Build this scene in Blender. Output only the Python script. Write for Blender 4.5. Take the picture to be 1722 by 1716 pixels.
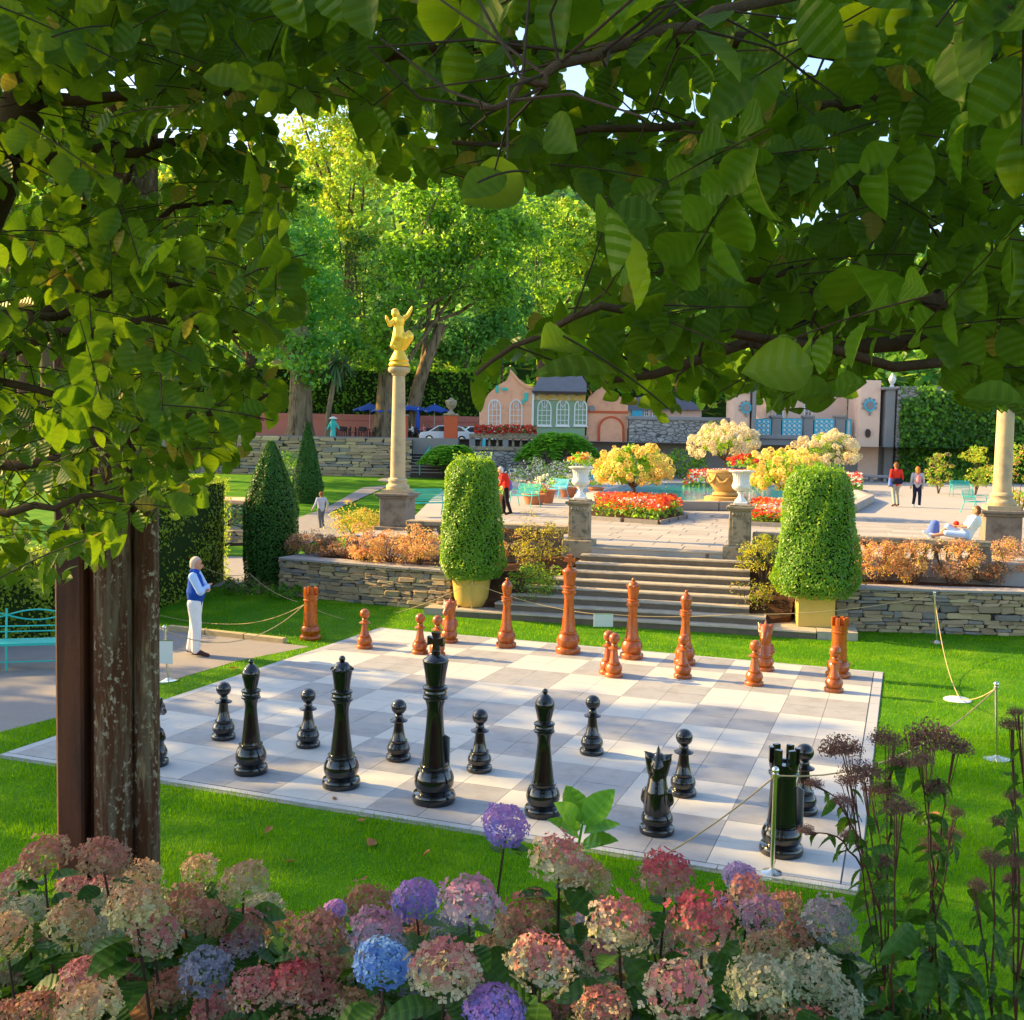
import bpy, bmesh, math, random
import numpy as np
from mathutils import Vector, Matrix
for _o in list(bpy.data.objects): bpy.data.objects.remove(_o)
R = math.radians
rnd = random.Random(7)
NP = np.random.RandomState(11)
SC = bpy.context.scene
COL = SC.collection

# ---------------------------------------------------------------- camera
CAM = np.array([5.0895, -14.0525, 3.7944])
PITCH, YAW, ROLL, FPX = 0.062775, -0.360505, 0.018404, 1760.0
_f = np.array([math.sin(YAW)*math.cos(PITCH), math.cos(YAW)*math.cos(PITCH), -math.sin(PITCH)])
_r = np.cross(_f, [0, 0, 1]); _r /= np.linalg.norm(_r); _u = np.cross(_r, _f)
_c, _s = math.cos(ROLL), math.sin(ROLL)
CR, CU, CF = _r*_c+_u*_s, _u*_c-_r*_s, _f
cd = bpy.data.cameras.new('camera'); cam = bpy.data.objects.new('camera', cd); COL.objects.link(cam)
cam.matrix_world = Matrix(((CR[0], CU[0], -CF[0], CAM[0]), (CR[1], CU[1], -CF[1], CAM[1]), (CR[2], CU[2], -CF[2], CAM[2]), (0, 0, 0, 1)))
cd.sensor_fit = 'HORIZONTAL'; cd.sensor_width = 36.0; cd.lens = 36.0*FPX/1722.0
cd.clip_start = 0.05; cd.clip_end = 2000
SC.camera = cam
# ---------------------------------------------------------------- sky, sun, exposure
SUN_EL, SUN_AZ = R(27), R(181)          # azimuth of the direction TOWARDS the sun, measured from +X
tosun = Vector((math.cos(SUN_AZ)*math.cos(SUN_EL), math.sin(SUN_AZ)*math.cos(SUN_EL), math.sin(SUN_EL)))
W = bpy.data.worlds.new('World'); SC.world = W; W.use_nodes = True
nt = W.node_tree; bg = nt.nodes['Background']
sk = nt.nodes.new('ShaderNodeTexSky'); sk.sky_type = 'NISHITA'; sk.sun_disc = False
sk.sun_elevation = SUN_EL; sk.sun_rotation = R(90)-SUN_AZ
sk.air_density = 1.0; sk.dust_density = 1.5; sk.ozone_density = 1.0
nt.links.new(sk.outputs[0], bg.inputs[0]); bg.inputs[1].default_value = 0.118
sl = bpy.data.lights.new('sun', 'SUN'); sl.energy = 4.2; sl.angle = R(0.8); sl.color = (1.0, 0.66, 0.22)
so = bpy.data.objects.new('sun', sl); COL.objects.link(so)
so.rotation_mode = 'QUATERNION'; so.rotation_quaternion = tosun.to_track_quat('Z', 'Y')
so.location = (-20, 0, 30)
vs = SC.view_settings; vs.view_transform = 'Standard'; vs.look = 'None'; vs.gamma = 1.0; vs.use_curve_mapping = False
vs.exposure = 1.85

# ---------------------------------------------------------------- placing helpers
FWD = np.array([math.sin(YAW), math.cos(YAW), 0.0]); RGT = np.array([math.cos(YAW), -math.sin(YAW), 0.0])
GRZ = -YAW                                # z rotation of the garden frame (x = right, y = away)
def ray(u, v): return CF+CR*(u-861)/FPX+CU*(858-v)/FPX
def gz(u, v, z=0.0):
    d = ray(u, v); return CAM+d*((z-CAM[2])/d[2])
def gd(u, v, D):
    d = ray(u, v); return CAM+d*(D/(d@FWD))
def gl(u, v, D):                          # garden frame (right, away, up) of a sight line at distance D
    p = gd(u, v, D)-CAM; return np.array([p@RGT, D, p[2]+CAM[2]])
def gw(X, D, z): return CAM*np.array([1, 1, 0])+RGT*X+FWD*D+np.array([0, 0, z])
def dist(p): return float((np.array(p)-CAM)@FWD)
def sstep(t): t = np.clip(t, 0, 1); return t*t*(3-2*t)
def hgt(x, y):                            # height of the lawns
    D = (np.asarray(x)-CAM[0])*FWD[0]+(np.asarray(y)-CAM[1])*FWD[1]
    return 1.2*sstep((D-46)/30.0)
def gh(u, v):
    z = 0.0
    for _ in range(40):
        p = gz(u, v, z); z = 0.5*z+0.5*float(hgt(p[0], p[1]))
    return p

# ---------------------------------------------------------------- objects helpers
def tag(o, label=None, cat=None, group=None, kind=None):
    if label: o['label'] = label
    if cat: o['category'] = cat
    if group: o['group'] = group
    if kind: o['kind'] = kind
    return o
def thing(name, label, cat, loc=(0, 0, 0), rz=0.0, group=None):
    o = bpy.data.objects.new(name, None); COL.objects.link(o); o.empty_display_size = 0.2
    o.location = Vector([float(c) for c in loc]); o.rotation_euler = (0, 0, rz)
    return tag(o, label, cat, group)
def link(name, me, parent=None, loc=None, rot=None, scale=None):
    o = bpy.data.objects.new(name, me); COL.objects.link(o)
    if parent is not None: o.parent = parent
    if loc is not None: o.location = Vector([float(c) for c in loc])
    if rot is not None: o.rotation_euler = rot
    if scale is not None: o.scale = scale
    return o
def dup(root, loc=None, rz=None, label=None):
    r = root.copy(); COL.objects.link(r)
    if loc is not None: r.location = Vector([float(c) for c in loc])
    if rz is not None: r.rotation_euler = (0, 0, rz)
    if label: r['label'] = label
    for ch in list(root.children):
        c = ch.copy(); COL.objects.link(c); c.parent = r
        for g in ch.children:
            d = g.copy(); COL.objects.link(d); d.parent = c
    return r
def npmesh(name, V, F, mats, mi=None, uv=None, smooth=False):
    V = np.asarray(V, np.float32); F = np.asarray(F, np.int32); n, k = F.shape
    me = bpy.data.meshes.new(name)
    me.vertices.add(len(V)); me.vertices.foreach_set('co', V.ravel())
    me.loops.add(n*k); me.loops.foreach_set('vertex_index', F.ravel())
    me.polygons.add(n); me.polygons.foreach_set('loop_start', np.arange(0, n*k, k, dtype=np.int32))
    try: me.polygons.foreach_set('loop_total', np.full(n, k, np.int32))
    except Exception: pass
    if mi is not None: me.polygons.foreach_set('material_index', np.asarray(mi, np.int32))
    if uv is not None:
        l = me.uv_layers.new(name='uv'); l.data.foreach_set('uv', np.asarray(uv, np.float32)[F.ravel()].ravel())
    me.polygons.foreach_set('use_smooth', np.full(n, smooth))
    me.update(calc_edges=True)
    for m in (mats if isinstance(mats, (list, tuple)) else [mats]): me.materials.append(m)
    return me
class MB:
    def __init__(s): s.v = []; s.f = []; s.m = []
    def add(s, vs, fs, mi=0):
        b = len(s.v); s.v += [tuple(map(float, p)) for p in vs]
        s.f += [tuple(b+i for i in f) for f in fs]; s.m += [mi]*len(fs); return s
    def box(s, x0, x1, y0, y1, z0, z1, mi=0, tx=0.0, ty=0.0):
        vs = [(x0, y0, z0), (x1, y0, z0), (x1, y1, z0), (x0, y1, z0), (x0+tx, y0+ty, z1), (x1-tx, y0+ty, z1), (x1-tx, y1-ty, z1), (x0+tx, y1-ty, z1)]
        return s.add(vs, [(0, 3, 2, 1), (4, 5, 6, 7), (0, 1, 5, 4), (1, 2, 6, 5), (2, 3, 7, 6), (3, 0, 4, 7)], mi)
    def lathe(s, prof, seg=24, mi=0, c=(0, 0), sq=0.0):
        vs = []; fs = []
        for r, z in prof:
            for i in range(seg):
                a = 2*math.pi*i/seg; vs.append((c[0]+r*math.cos(a), c[1]+r*math.sin(a), z))
        n = len(prof)
        for j in range(n-1):
            for i in range(seg):
                k = (i+1) % seg; fs.append((j*seg+i, j*seg+k, (j+1)*seg+k, (j+1)*seg+i))
        fs.append(tuple(range(seg))[::-1]); fs.append(tuple((n-1)*seg+i for i in range(seg)))
        return s.add(vs, fs, mi)
    def tube(s, pts, rad, seg=6, mi=0):
        P = [np.array(p, float) for p in pts]; n = len(P); vs = []; fs = []
        a = None
        for i in range(n):
            t = P[min(i+1, n-1)]-P[max(i-1, 0)]; t = t/(np.linalg.norm(t)+1e-9)
            if a is None: a = np.cross(t, np.array([0, 0, 1.0]) if abs(t[2]) < .95 else np.array([1.0, 0, 0]))
            else: a = a-(a@t)*t
            a = a/(np.linalg.norm(a)+1e-9); b = np.cross(t, a)
            r = rad[i] if hasattr(rad, '__len__') else rad
            for k in range(seg):
                an = 2*math.pi*k/seg; vs.append(P[i]+r*(a*math.cos(an)+b*math.sin(an)))
        for i in range(n-1):
            for k in range(seg):
                q = (k+1) % seg; fs.append((i*seg+k, i*seg+q, (i+1)*seg+q, (i+1)*seg+k))
        fs.append(tuple(range(seg))[::-1]); fs.append(tuple((n-1)*seg+k for k in range(seg)))
        return s.add(vs, fs, mi)
    def prism(s, poly, y0, y1, mi=0):     # outline in x,z pushed from y0 to y1
        n = len(poly)
        vs = [(x, y0, z) for x, z in poly]+[(x, y1, z) for x, z in poly]
        fs = [tuple(range(n)), tuple(range(2*n-1, n-1, -1))]+[(i, i+n, (i+1) % n+n, (i+1) % n) for i in range(n)]
        return s.add(vs, fs, mi)
    def slab(s, poly, z0, z1, mi=0):      # outline in x,y pushed from z0 to z1
        n = len(poly)
        vs = [(p[0], p[1], z0) for p in poly]+[(p[0], p[1], z1) for p in poly]
        fs = [tuple(range(n))[::-1], tuple(range(n, 2*n))]+[(i, (i+1) % n, (i+1) % n+n, i+n) for i in range(n)]
        return s.add(vs, fs, mi)
    def ball(s, c, r, seg=12, rings=8, mi=0, sc=(1, 1, 1)):
        vs = []; fs = []
        for j in range(1, rings):
            t = math.pi*j/rings
            for i in range(seg):
                a = 2*math.pi*i/seg; vs.append((c[0]+r*sc[0]*math.sin(t)*math.cos(a), c[1]+r*sc[1]*math.sin(t)*math.sin(a), c[2]+r*sc[2]*math.cos(t)))
        T = len(vs); vs += [(c[0], c[1], c[2]+r*sc[2]), (c[0], c[1], c[2]-r*sc[2])]
        for j in range(rings-2):
            for i in range(seg):
                k = (i+1) % seg; fs.append((j*seg+i, (j+1)*seg+i, (j+1)*seg+k, j*seg+k))
        for i in range(seg):
            k = (i+1) % seg; fs.append((T, i, k)); fs.append((T+1, (rings-2)*seg+k, (rings-2)*seg+i))
        return s.add(vs, fs, mi)
    def mesh(s, name, mats, smooth=None):
        me = bpy.data.meshes.new(name); me.from_pydata(s.v, [], s.f)
        for m in (mats if isinstance(mats, (list, tuple)) else [mats]): me.materials.append(m)
        me.polygons.foreach_set('material_index', np.array(s.m, np.int32))
        bm = bmesh.new(); bm.from_mesh(me); bmesh.ops.recalc_face_normals(bm, faces=bm.faces[:]); bm.to_mesh(me); bm.free()
        if smooth is not None:
            me.polygons.foreach_set('use_smooth', np.full(len(me.polygons), True))
            try: me.set_sharp_from_angle(angle=R(smooth))
            except Exception: pass
        me.update(); return me
    def build(s, name, mats, parent=None, smooth=None, loc=None, rot=None):
        return link(name, s.mesh(name, mats, smooth), parent, loc, rot)
def bev(me, w=0.01, seg=1):
    bm = bmesh.new(); bm.from_mesh(me)
    bmesh.ops.bevel(bm, geom=[e for e in bm.edges if e.is_manifold and e.calc_face_angle(0) > 0.5], offset=w, segments=seg, affect='EDGES', profile=0.5)
    bm.to_mesh(me); bm.free(); return me

# ---------------------------------------------------------------- materials
def nodes(name):
    m = bpy.data.materials.new(name); m.use_nodes = True; t = m.node_tree
    return m, t, t.nodes['Principled BSDF'], t.nodes['Material Output']
def N(t, ty, **kw):
    n = t.nodes.new(ty)
    for k, v in kw.items(): setattr(n, k, v)
    return n
def mixc(t, fac, a, b, mode='MIX'):
    n = N(t, 'ShaderNodeMix', data_type='RGBA', blend_type=mode)
    for i, x in ((0, fac), (6, a), (7, b)):
        if hasattr(x, 'links'): t.links.new(x, n.inputs[i])
        elif isinstance(x, (int, float)): n.inputs[i].default_value = x
        else: n.inputs[i].default_value = (*x[:3], 1)
    return n.outputs[2]
def noise(t, scale, detail=4, rough=.6, coord='Object', vscale=None):
    n = N(t, 'ShaderNodeTexNoise'); n.inputs['Scale'].default_value = scale; n.inputs['Detail'].default_value = detail; n.inputs['Roughness'].default_value = rough
    if coord == 'World': src = N(t, 'ShaderNodeNewGeometry').outputs['Position']
    else: src = N(t, 'ShaderNodeTexCoord').outputs[coord]
    if vscale:
        mp = N(t, 'ShaderNodeMapping'); mp.inputs['Scale'].default_value = vscale; t.links.new(src, mp.inputs[0]); src = mp.outputs[0]
    t.links.new(src, n.inputs['Vector']); return n.outputs['Fac']
def ramp(t, fac, stops):
    n = N(t, 'ShaderNodeValToRGB'); e = n.color_ramp.elements
    while len(e) < len(stops): e.new(0.5)
    for el, (p, c) in zip(e, stops):
        el.position = p; el.color = (*c[:3], 1) if hasattr(c, '__len__') else (c, c, c, 1)
    t.links.new(fac, n.inputs[0]); return n.outputs[0]
def bump(t, b, h, strength=.4, distance=.02):
    n = N(t, 'ShaderNodeBump'); n.inputs['Strength'].default_value = strength; n.inputs['Distance'].default_value = distance
    t.links.new(h, n.inputs['Height']); t.links.new(n.outputs[0], b.inputs['Normal'])
def mat(name, col, rough=.6, var=.2, scale=4, bmp=0, metal=0, coat=0, dirt=None, ds=1.5, rvar=.12, world=False, vscale=None, spec=.5, bscale=None):
    m, t, b, o = nodes(name); c = np.array(col)
    cs = 'World' if world else 'Object'
    f = noise(t, scale, 5, .65, cs, vscale)
    k = mixc(t, f, np.clip(c*(1-var), 0, 1), np.clip(c*(1+var), 0, 1))
    if dirt is not None:
        d = noise(t, ds, 6, .7, cs, vscale); k = mixc(t, ramp(t, d, [(.48, 0), (.62, 1)]), k, dirt)
    oi = N(t, 'ShaderNodeObjectInfo').outputs['Random']
    k = mixc(t, 1.0, k, ramp(t, oi, [(0, 1-rvar), (1, 1.0)]), 'MULTIPLY')
    t.links.new(k, b.inputs['Base Color'])
    b.inputs['Roughness'].default_value = rough; b.inputs['Metallic'].default_value = metal; b.inputs['Coat Weight'].default_value = coat
    b.inputs['Coat Roughness'].default_value = .06; b.inputs['Specular IOR Level'].default_value = spec
    if bmp: bump(t, b, noise(t, bscale or scale*4, 6, .7, cs), bmp, .02)
    return m
def leafmat(name, c1, c2, trans=.4, tc=None, rough=.45, clump=None, cs=.5, spec=.35):
    m, t, b, o = nodes(name)
    isl = N(t, 'ShaderNodeNewGeometry').outputs['Random Per Island']
    k = mixc(t, isl, c1, c2)
    if clump is not None:
        k = mixc(t, ramp(t, noise(t, cs, 2, .5, 'World'), [(.38, 0), (.62, 1)]), k, clump)
    t.links.new(k, b.inputs['Base Color']); b.inputs['Roughness'].default_value = rough; b.inputs['Specular IOR Level'].default_value = spec
    tr = N(t, 'ShaderNodeBsdfTranslucent'); mx = N(t, 'ShaderNodeMixShader'); mx.inputs[0].default_value = trans
    if tc is None: tc = [min(1, 1.9*c1[0]+.02), min(1, 1.9*c1[1]+.02), c1[2]]
    t.links.new(mixc(t, .6, k, tc), tr.inputs[0])
    t.links.new(b.outputs[0], mx.inputs[1]); t.links.new(tr.outputs[0], mx.inputs[2]); t.links.new(mx.outputs[0], o.inputs[0])
    return m
def veinleaf(name, c1, c2, tc, trans=.45, rough=.4, nv=5.5):
    m, t, b, o = nodes(name)
    uv = N(t, 'ShaderNodeUVMap'); sp = N(t, 'ShaderNodeSeparateXYZ'); t.links.new(uv.outputs[0], sp.inputs[0])
    ab = N(t, 'ShaderNodeMath', operation='ABSOLUTE'); t.links.new(sp.outputs[0], ab.inputs[0])
    ma = N(t, 'ShaderNodeMath', operation='MULTIPLY_ADD'); t.links.new(ab.outputs[0], ma.inputs[0]); ma.inputs[1].default_value = -.42; t.links.new(sp.outputs[1], ma.inputs[2])
    mu = N(t, 'ShaderNodeMath', operation='MULTIPLY'); t.links.new(ma.outputs[0], mu.inputs[0]); mu.inputs[1].default_value = nv
    pp = N(t, 'ShaderNodeMath', operation='PINGPONG'); t.links.new(mu.outputs[0], pp.inputs[0]); pp.inputs[1].default_value = .5
    vein = ramp(t, pp.outputs[0], [(0, .6), (.30, 0)])
    mid = ramp(t, ab.outputs[0], [(.02, 1), (.07, 0)])
    mxv = N(t, 'ShaderNodeMath', operation='MAXIMUM'); t.links.new(vein, mxv.inputs[0]); t.links.new(mid, mxv.inputs[1])
    oi = N(t, 'ShaderNodeObjectInfo').outputs['Random']; isl = N(t, 'ShaderNodeNewGeometry').outputs['Random Per Island']
    ad = N(t, 'ShaderNodeMath', operation='ADD'); t.links.new(oi, ad.inputs[0]); t.links.new(isl, ad.inputs[1])
    fr = N(t, 'ShaderNodeMath', operation='FRACT'); t.links.new(ad.outputs[0], fr.inputs[0])
    k = mixc(t, fr.outputs[0], c1, c2)
    k = mixc(t, ramp(t, noise(t, 30, 3, .6, 'World'), [(.35, 0), (.75, .5)]), k, [c*1.5 for c in c2])
    k2 = mixc(t, mxv.outputs[0], k, [c*1.7+.008 for c in c2])
    t.links.new(k2, b.inputs['Base Color']); b.inputs['Roughness'].default_value = rough; b.inputs['Specular IOR Level'].default_value = .22
    bp = N(t, 'ShaderNodeBump'); bp.inputs['Strength'].default_value = .8; bp.inputs['Distance'].default_value = .005
    t.links.new(pp.outputs[0], bp.inputs['Height']); t.links.new(bp.outputs[0], b.inputs['Normal'])
    tr = N(t, 'ShaderNodeBsdfTranslucent'); mx = N(t, 'ShaderNodeMixShader'); mx.inputs[0].default_value = trans
    tcv = mixc(t, fr.outputs[0], tc, [tc[0]*.6, tc[1]*.75, tc[2]*.7])
    t.links.new(mixc(t, mxv.outputs[0], tcv, [c*.7 for c in tc]), tr.inputs[0])
    t.links.new(b.outputs[0], mx.inputs[1]); t.links.new(tr.outputs[0], mx.inputs[2]); t.links.new(mx.outputs[0], o.inputs[0])
    return m
def glossy(name, col, rough=.12, grain=None, coat=1.0):
    m, t, b, o = nodes(name)
    if grain is not None:
        f = noise(t, 6, 6, .7, 'Object', (3, 3, .35)); oi = N(t, 'ShaderNodeObjectInfo').outputs['Random']
        k = mixc(t, ramp(t, f, [(.3, 0), (.7, 1)]), col, grain); k = mixc(t, 1.0, k, ramp(t, oi, [(0, .75), (1, 1.0)]), 'MULTIPLY')
        t.links.new(k, b.inputs['Base Color'])
    else: b.inputs['Base Color'].default_value = (*col, 1)
    f2 = noise(t, 14, 4, .6); t.links.new(ramp(t, f2, [(.3, rough*.7), (.8, rough*1.7)]), b.inputs['Roughness'])
    b.inputs['Coat Weight'].default_value = coat; b.inputs['Coat Roughness'].default_value = .05
    return m
M = {}
M['lawn'] = mat('lawn', (.05, .17, .001), .85, .35, 1.2, .5, world=True, spec=.1, bscale=60)
M['grass'] = leafmat('grass', (.055, .20, .001), (.11, .30, .002), .45, (.40, .74, .003), .8, clump=(.05, .175, .001), cs=.8, spec=.03)
def mottle(m, c, sc, lo, hi, amt):
    t = m.node_tree; b = t.nodes['Principled BSDF']; l = b.inputs['Base Color'].links[0]; src = l.from_socket; f = ramp(t, noise(t, sc, 5, .7, 'World'), [(lo, 0), (hi, amt)]); t.links.new(mixc(t, f, src, c), b.inputs['Base Color'])
for _k in ('lawn', 'grass'): mottle(M[_k], (.20, .34, .01), .9, .48, .72, .55); mottle(M[_k], (.03, .14, .005), 2.7, .55, .78, .5)
M['soil'] = mat('soil', (.07, .035, .02), .95, .5, 9, .8, world=True, spec=.1)
M['tarmac'] = mat('tarmac', (.26, .24, .23), .9, .18, 2.5, .25, world=True, spec=.2, bscale=90)
M['paving'] = mat('paving', (.36, .33, .30), .85, .16, 1.3, .2, world=True, spec=.2, bscale=30, rvar=.22)
M['plaza'] = mat('plaza', (.34, .32, .30), .85, .14, .35, .2, world=True, spec=.2, bscale=10)
M['tile_light'] = mat('tile_light', (.455, .45, .425), .62, .06, 2.2, .06, dirt=(.43, .42, .40), ds=3, world=True, rvar=.05, bscale=70)
M['tile_grey'] = mat('tile_grey', (.30, .30, .305), .62, .08, 2.2, .06, dirt=(.255, .25, .25), ds=3, world=True, rvar=.08, bscale=70)
M['edging'] = mat('edging', (.36, .37, .38), .5, .12, 5, .05, rvar=.05)
M['joint'] = mat('joint', (.22, .215, .21), .9, .2, 8)
M['riser_shaded'] = mat('riser_shaded', (.17, .135, .10), .9, .35, 5, .5, world=True, bscale=60, spec=.15)  # darker than the tread stone: shade on the step fronts put into colour
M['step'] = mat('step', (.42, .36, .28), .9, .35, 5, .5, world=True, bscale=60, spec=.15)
M['stone_a'] = mat('stone_a', (.44, .32, .20), .88, .3, 7, .5, rvar=.35, spec=.2)
M['stone_b'] = mat('stone_b', (.28, .25, .22), .85, .3, 7, .5, rvar=.3, spec=.2)
M['stone_c'] = mat('stone_c', (.50, .39, .22), .88, .3, 7, .5, rvar=.3, spec=.2)
M['mortar'] = mat('mortar', (.035, .03, .025), .95, .3, 6)
M['coping'] = mat('coping', (.30, .28, .27), .8, .2, 4, .3, spec=.2)
M['carved'] = mat('carved', (.36, .29, .20), .85, .25, 5, .5, dirt=(.16, .14, .10), ds=5, spec=.2)
M['shaft'] = mat('shaft', (.50, .38, .22), .8, .15, 3, .25, dirt=(.36, .28, .19), ds=2.5, spec=.25)
M['plinth'] = mat('plinth', (.22, .185, .15), .85, .2, 4, .3, dirt=(.14, .115, .09), ds=3, spec=.2)
M['white'] = mat('white', (.80, .78, .74), .55, .05, 6, .05)
M['blackwood'] = glossy('blackwood', (.006, .006, .007), .12, None, .55)
M['orangewood'] = glossy('orangewood', (.52, .125, .004), .26, (.26, .045, .002), .3)
M['sign'] = mat('sign', (.68, .70, .66), .5, .05, 3)
M['greysign'] = mat('greysign', (.28, .31, .34), .35, .05, 3)
M['chrome'] = mat('chrome', (.75, .72, .62), .22, .1, 5, metal=1)
M['rope'] = mat('rope', (.50, .36, .17), .85, .25, 60, .5)
M['gold'] = mat('gold', (1.0, .58, .05), .33, .08, 9, .3, metal=.45)
M['pot'] = mat('pot', (.62, .42, .09), .7, .15, 3, .1)
M['terracotta'] = mat('terracotta', (.50, .16, .06), .8, .2, 5, .1)
M['turq'] = mat('turq', (.02, .48, .40), .45, .12, 6)
M['turqblue'] = mat('turqblue', (.04, .46, .66), .45, .12, 6)
M['bark'] = mat('bark', (.12, .08, .05), .9, .4, 4, .9, vscale=(3, 3, .5), spec=.1)
M['barkgrey'] = mat('barkgrey', (.24, .18, .11), .9, .65, 2.4, 1.0, vscale=(2, 2, .35), spec=.1, dirt=(.075, .055, .03), ds=1.6)
M['twig'] = mat('twig', (.05, .030, .018), .8, .3, 20, .3)
M['bud'] = mat('bud', (.42, .15, .05), .6, .3, 40)
M['rust'] = mat('rust', (.15, .048, .018), .75, .35, 5, .35, vscale=(3, 3, .4), dirt=(.075, .028, .015), ds=2.2)
def _lichen():
    m, t, b, o = nodes('lichen'); k = mixc(t, noise(t, 5, 5, .7, 'Object', (6, 6, .8)), (.055, .022, .010), (.19, .085, .045))
    k = mixc(t, ramp(t, noise(t, 2.6, 6, .7, 'Object', (7, 7, .55)), [(.46, 0), (.62, .75)]), k, (.25, .22, .15))
    k = mixc(t, ramp(t, noise(t, 3.2, 5, .65, 'Object', (6, 6, .8)), [(.58, 0), (.66, .8)]), k, (.42, .33, .17))
    sp = ramp(t, noise(t, 42, 4, .6, 'Object', (1, 1, .7)), [(.55, 0), (.61, 1)]); zone = ramp(t, noise(t, 4, 3, .6, 'Object', (3, 3, .7)), [(.44, 0), (.6, 1)])
    mu = N(t, 'ShaderNodeMath', operation='MULTIPLY'); t.links.new(sp, mu.inputs[0]); t.links.new(zone, mu.inputs[1]); k = mixc(t, mu.outputs[0], k, (.50, .46, .34))
    t.links.new(k, b.inputs['Base Color']); b.inputs['Roughness'].default_value = .9; b.inputs['Specular IOR Level'].default_value = .15; bump(t, b, noise(t, 12, 7, .75, 'Object', (3, 3, .8)), .9, .03); return m
M['lichen'] = _lichen()
M['water'] = mat('water', (.03, .36, .44), .08, .12, 1.0, .12, bscale=3)
M['terra2'] = mat('terra2', (.50, .30, .09), .8, .25, 5, .3)
M['cafepink'] = mat('cafepink', (.60, .22, .17), .85, .12, .8, .1)
M['salmon'] = mat('salmon', (.82, .41, .24), .85, .14, .8, .1, dirt=(.70, .33, .20), ds=.9)
M['red'] = mat('red', (.55, .10, .03), .8, .12, .8, .1)
M['pink'] = mat('pink', (.82, .56, .43), .85, .10, .7, .1, dirt=(.74, .49, .38), ds=.6)
M['cream'] = mat('cream', (.62, .50, .26), .8, .1, 1, .1)
M['slate'] = mat('slate', (.15, .16, .22), .6, .35, 1.5, .4, vscale=(1, 1, 4))
M['greypier'] = mat('greypier', (.26, .255, .26), .85, .2, 1.2, .3, spec=.2)
M['glass'] = mat('glass', (.06, .075, .10), .12, .5, .9, spec=.8)
M['sash'] = mat('sash', (.74, .73, .70), .5, .05, 3)
M['frieze'] = mat('frieze', (.55, .33, .05), .7, .1, 2.2, dirt=(.45, .48, .36), ds=3.2)
M['sage'] = mat('sage', (.24, .36, .22), .8, .12, 2)
M['blue'] = mat('blue', (.008, .08, .45), .7, .15, 2)
M['darkwood'] = mat('darkwood', (.035, .018, .014), .6, .3, 5)
M['carpaint'] = mat('carpaint', (.72, .76, .78), .25, .04, 2, coat=1)
M['cartyre'] = mat('cartyre', (.015, .015, .016), .7, .2, 5)
M['carglass'] = mat('carglass', (.03, .045, .055), .06, .2, 5)
M['hill'] = mat('hill', (.035, .075, .018), .95, .5, .15, .5, world=True, spec=.05)
M['gravelwall'] = None
def stonewallmat(name, sc, c1, c2):
    m, t, b, o = nodes(name)
    src = N(t, 'ShaderNodeTexCoord').outputs['Object']; mp = N(t, 'ShaderNodeMapping'); mp.inputs['Scale'].default_value = (sc, sc, sc*2.4); t.links.new(src, mp.inputs[0])
    v = N(t, 'ShaderNodeTexVoronoi'); v.inputs['Scale'].default_value = 1; t.links.new(mp.outputs[0], v.inputs['Vector'])
    e = N(t, 'ShaderNodeTexVoronoi', feature='DISTANCE_TO_EDGE'); e.inputs['Scale'].default_value = 1; t.links.new(mp.outputs[0], e.inputs['Vector'])
    sp = N(t, 'ShaderNodeSeparateColor'); t.links.new(v.outputs['Color'], sp.inputs[0])
    k = mixc(t, sp.outputs[0], c1, c2); k = mixc(t, ramp(t, e.outputs['Distance'], [(.02, 1), (.09, 0)]), k, [c*.3 for c in c1])
    t.links.new(k, b.inputs['Base Color']); b.inputs['Roughness'].default_value = .9
    bump(t, b, ramp(t, e.outputs['Distance'], [(0, 0), (.15, 1)]), .8, .05); return m
M['gravelwall'] = stonewallmat('gravelwall', 1.7, (.26, .25, .235), (.40, .385, .36))
# foliage
M['f_deep'] = leafmat('f_deep', (.04, .13, .016), (.10, .23, .025), .4, (.24,.48,.04), clump=(.04, .12, .018), cs=.25)
M['f_green'] = leafmat('f_green', (.12, .33, .02), (.22, .48, .03), .55, (.55, .90, .05), clump=(.13, .30, .02), cs=.3)
M['f_blue'] = leafmat('f_blue', (.08, .32, .06), (.14, .44, .09), .52, (.34, .78, .15), clump=(.06, .20, .04), cs=.3)
M['f_lime'] = leafmat('f_lime', (.24, .42, .025), (.36, .54, .04), .5, (.62, .85, .06), clump=(.22, .38, .025), cs=.35)
M['f_yellow'] = leafmat('f_yellow', (.30, .34, .02), (.45, .45, .03), .4, (.6, .6, .05))
M['f_top'] = leafmat('f_top', (.08, .22, .010), (.19, .38, .016), .45, (.55, .80, .03), .36, clump=(.10, .25, .012), cs=4, spec=.45)
M['f_yew'] = leafmat('f_yew', (.025, .10, .010), (.055, .17, .016), .3, clump=(.04, .13, .012), cs=2.5)
M['f_hedge'] = leafmat('f_hedge', (.16, .27, .012), (.30, .40, .02), .4, (.55, .66, .03), clump=(.17, .25, .015), cs=2.5)
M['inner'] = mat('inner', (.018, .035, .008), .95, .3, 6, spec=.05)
M['f_azalea'] = leafmat('f_azalea', (.68, .20, .09), (.74, .34, .14), .42, (.9, .40, .15), clump=(.60, .30, .10), cs=2.2)
M['f_azalea2'] = leafmat('f_azalea2', (.76, .34, .22), (.80, .48, .26), .42, (.95, .6, .3), clump=(.70, .50, .18), cs=2.2)
M['f_rustleaf'] = leafmat('f_rustleaf', (.28, .15, .09), (.24, .20, .08), .35, (.5, .3, .1), clump=(.16, .13, .10), cs=2.2)
M['f_gold'] = leafmat('f_gold', (.52, .38, .025), (.46, .46, .03), .42, (.85, .7, .05), clump=(.30, .36, .025), cs=2.0)
M['f_fern'] = leafmat('f_fern', (.09, .32, .03), (.16, .44, .04), .45, (.35, .7, .06))
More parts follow.
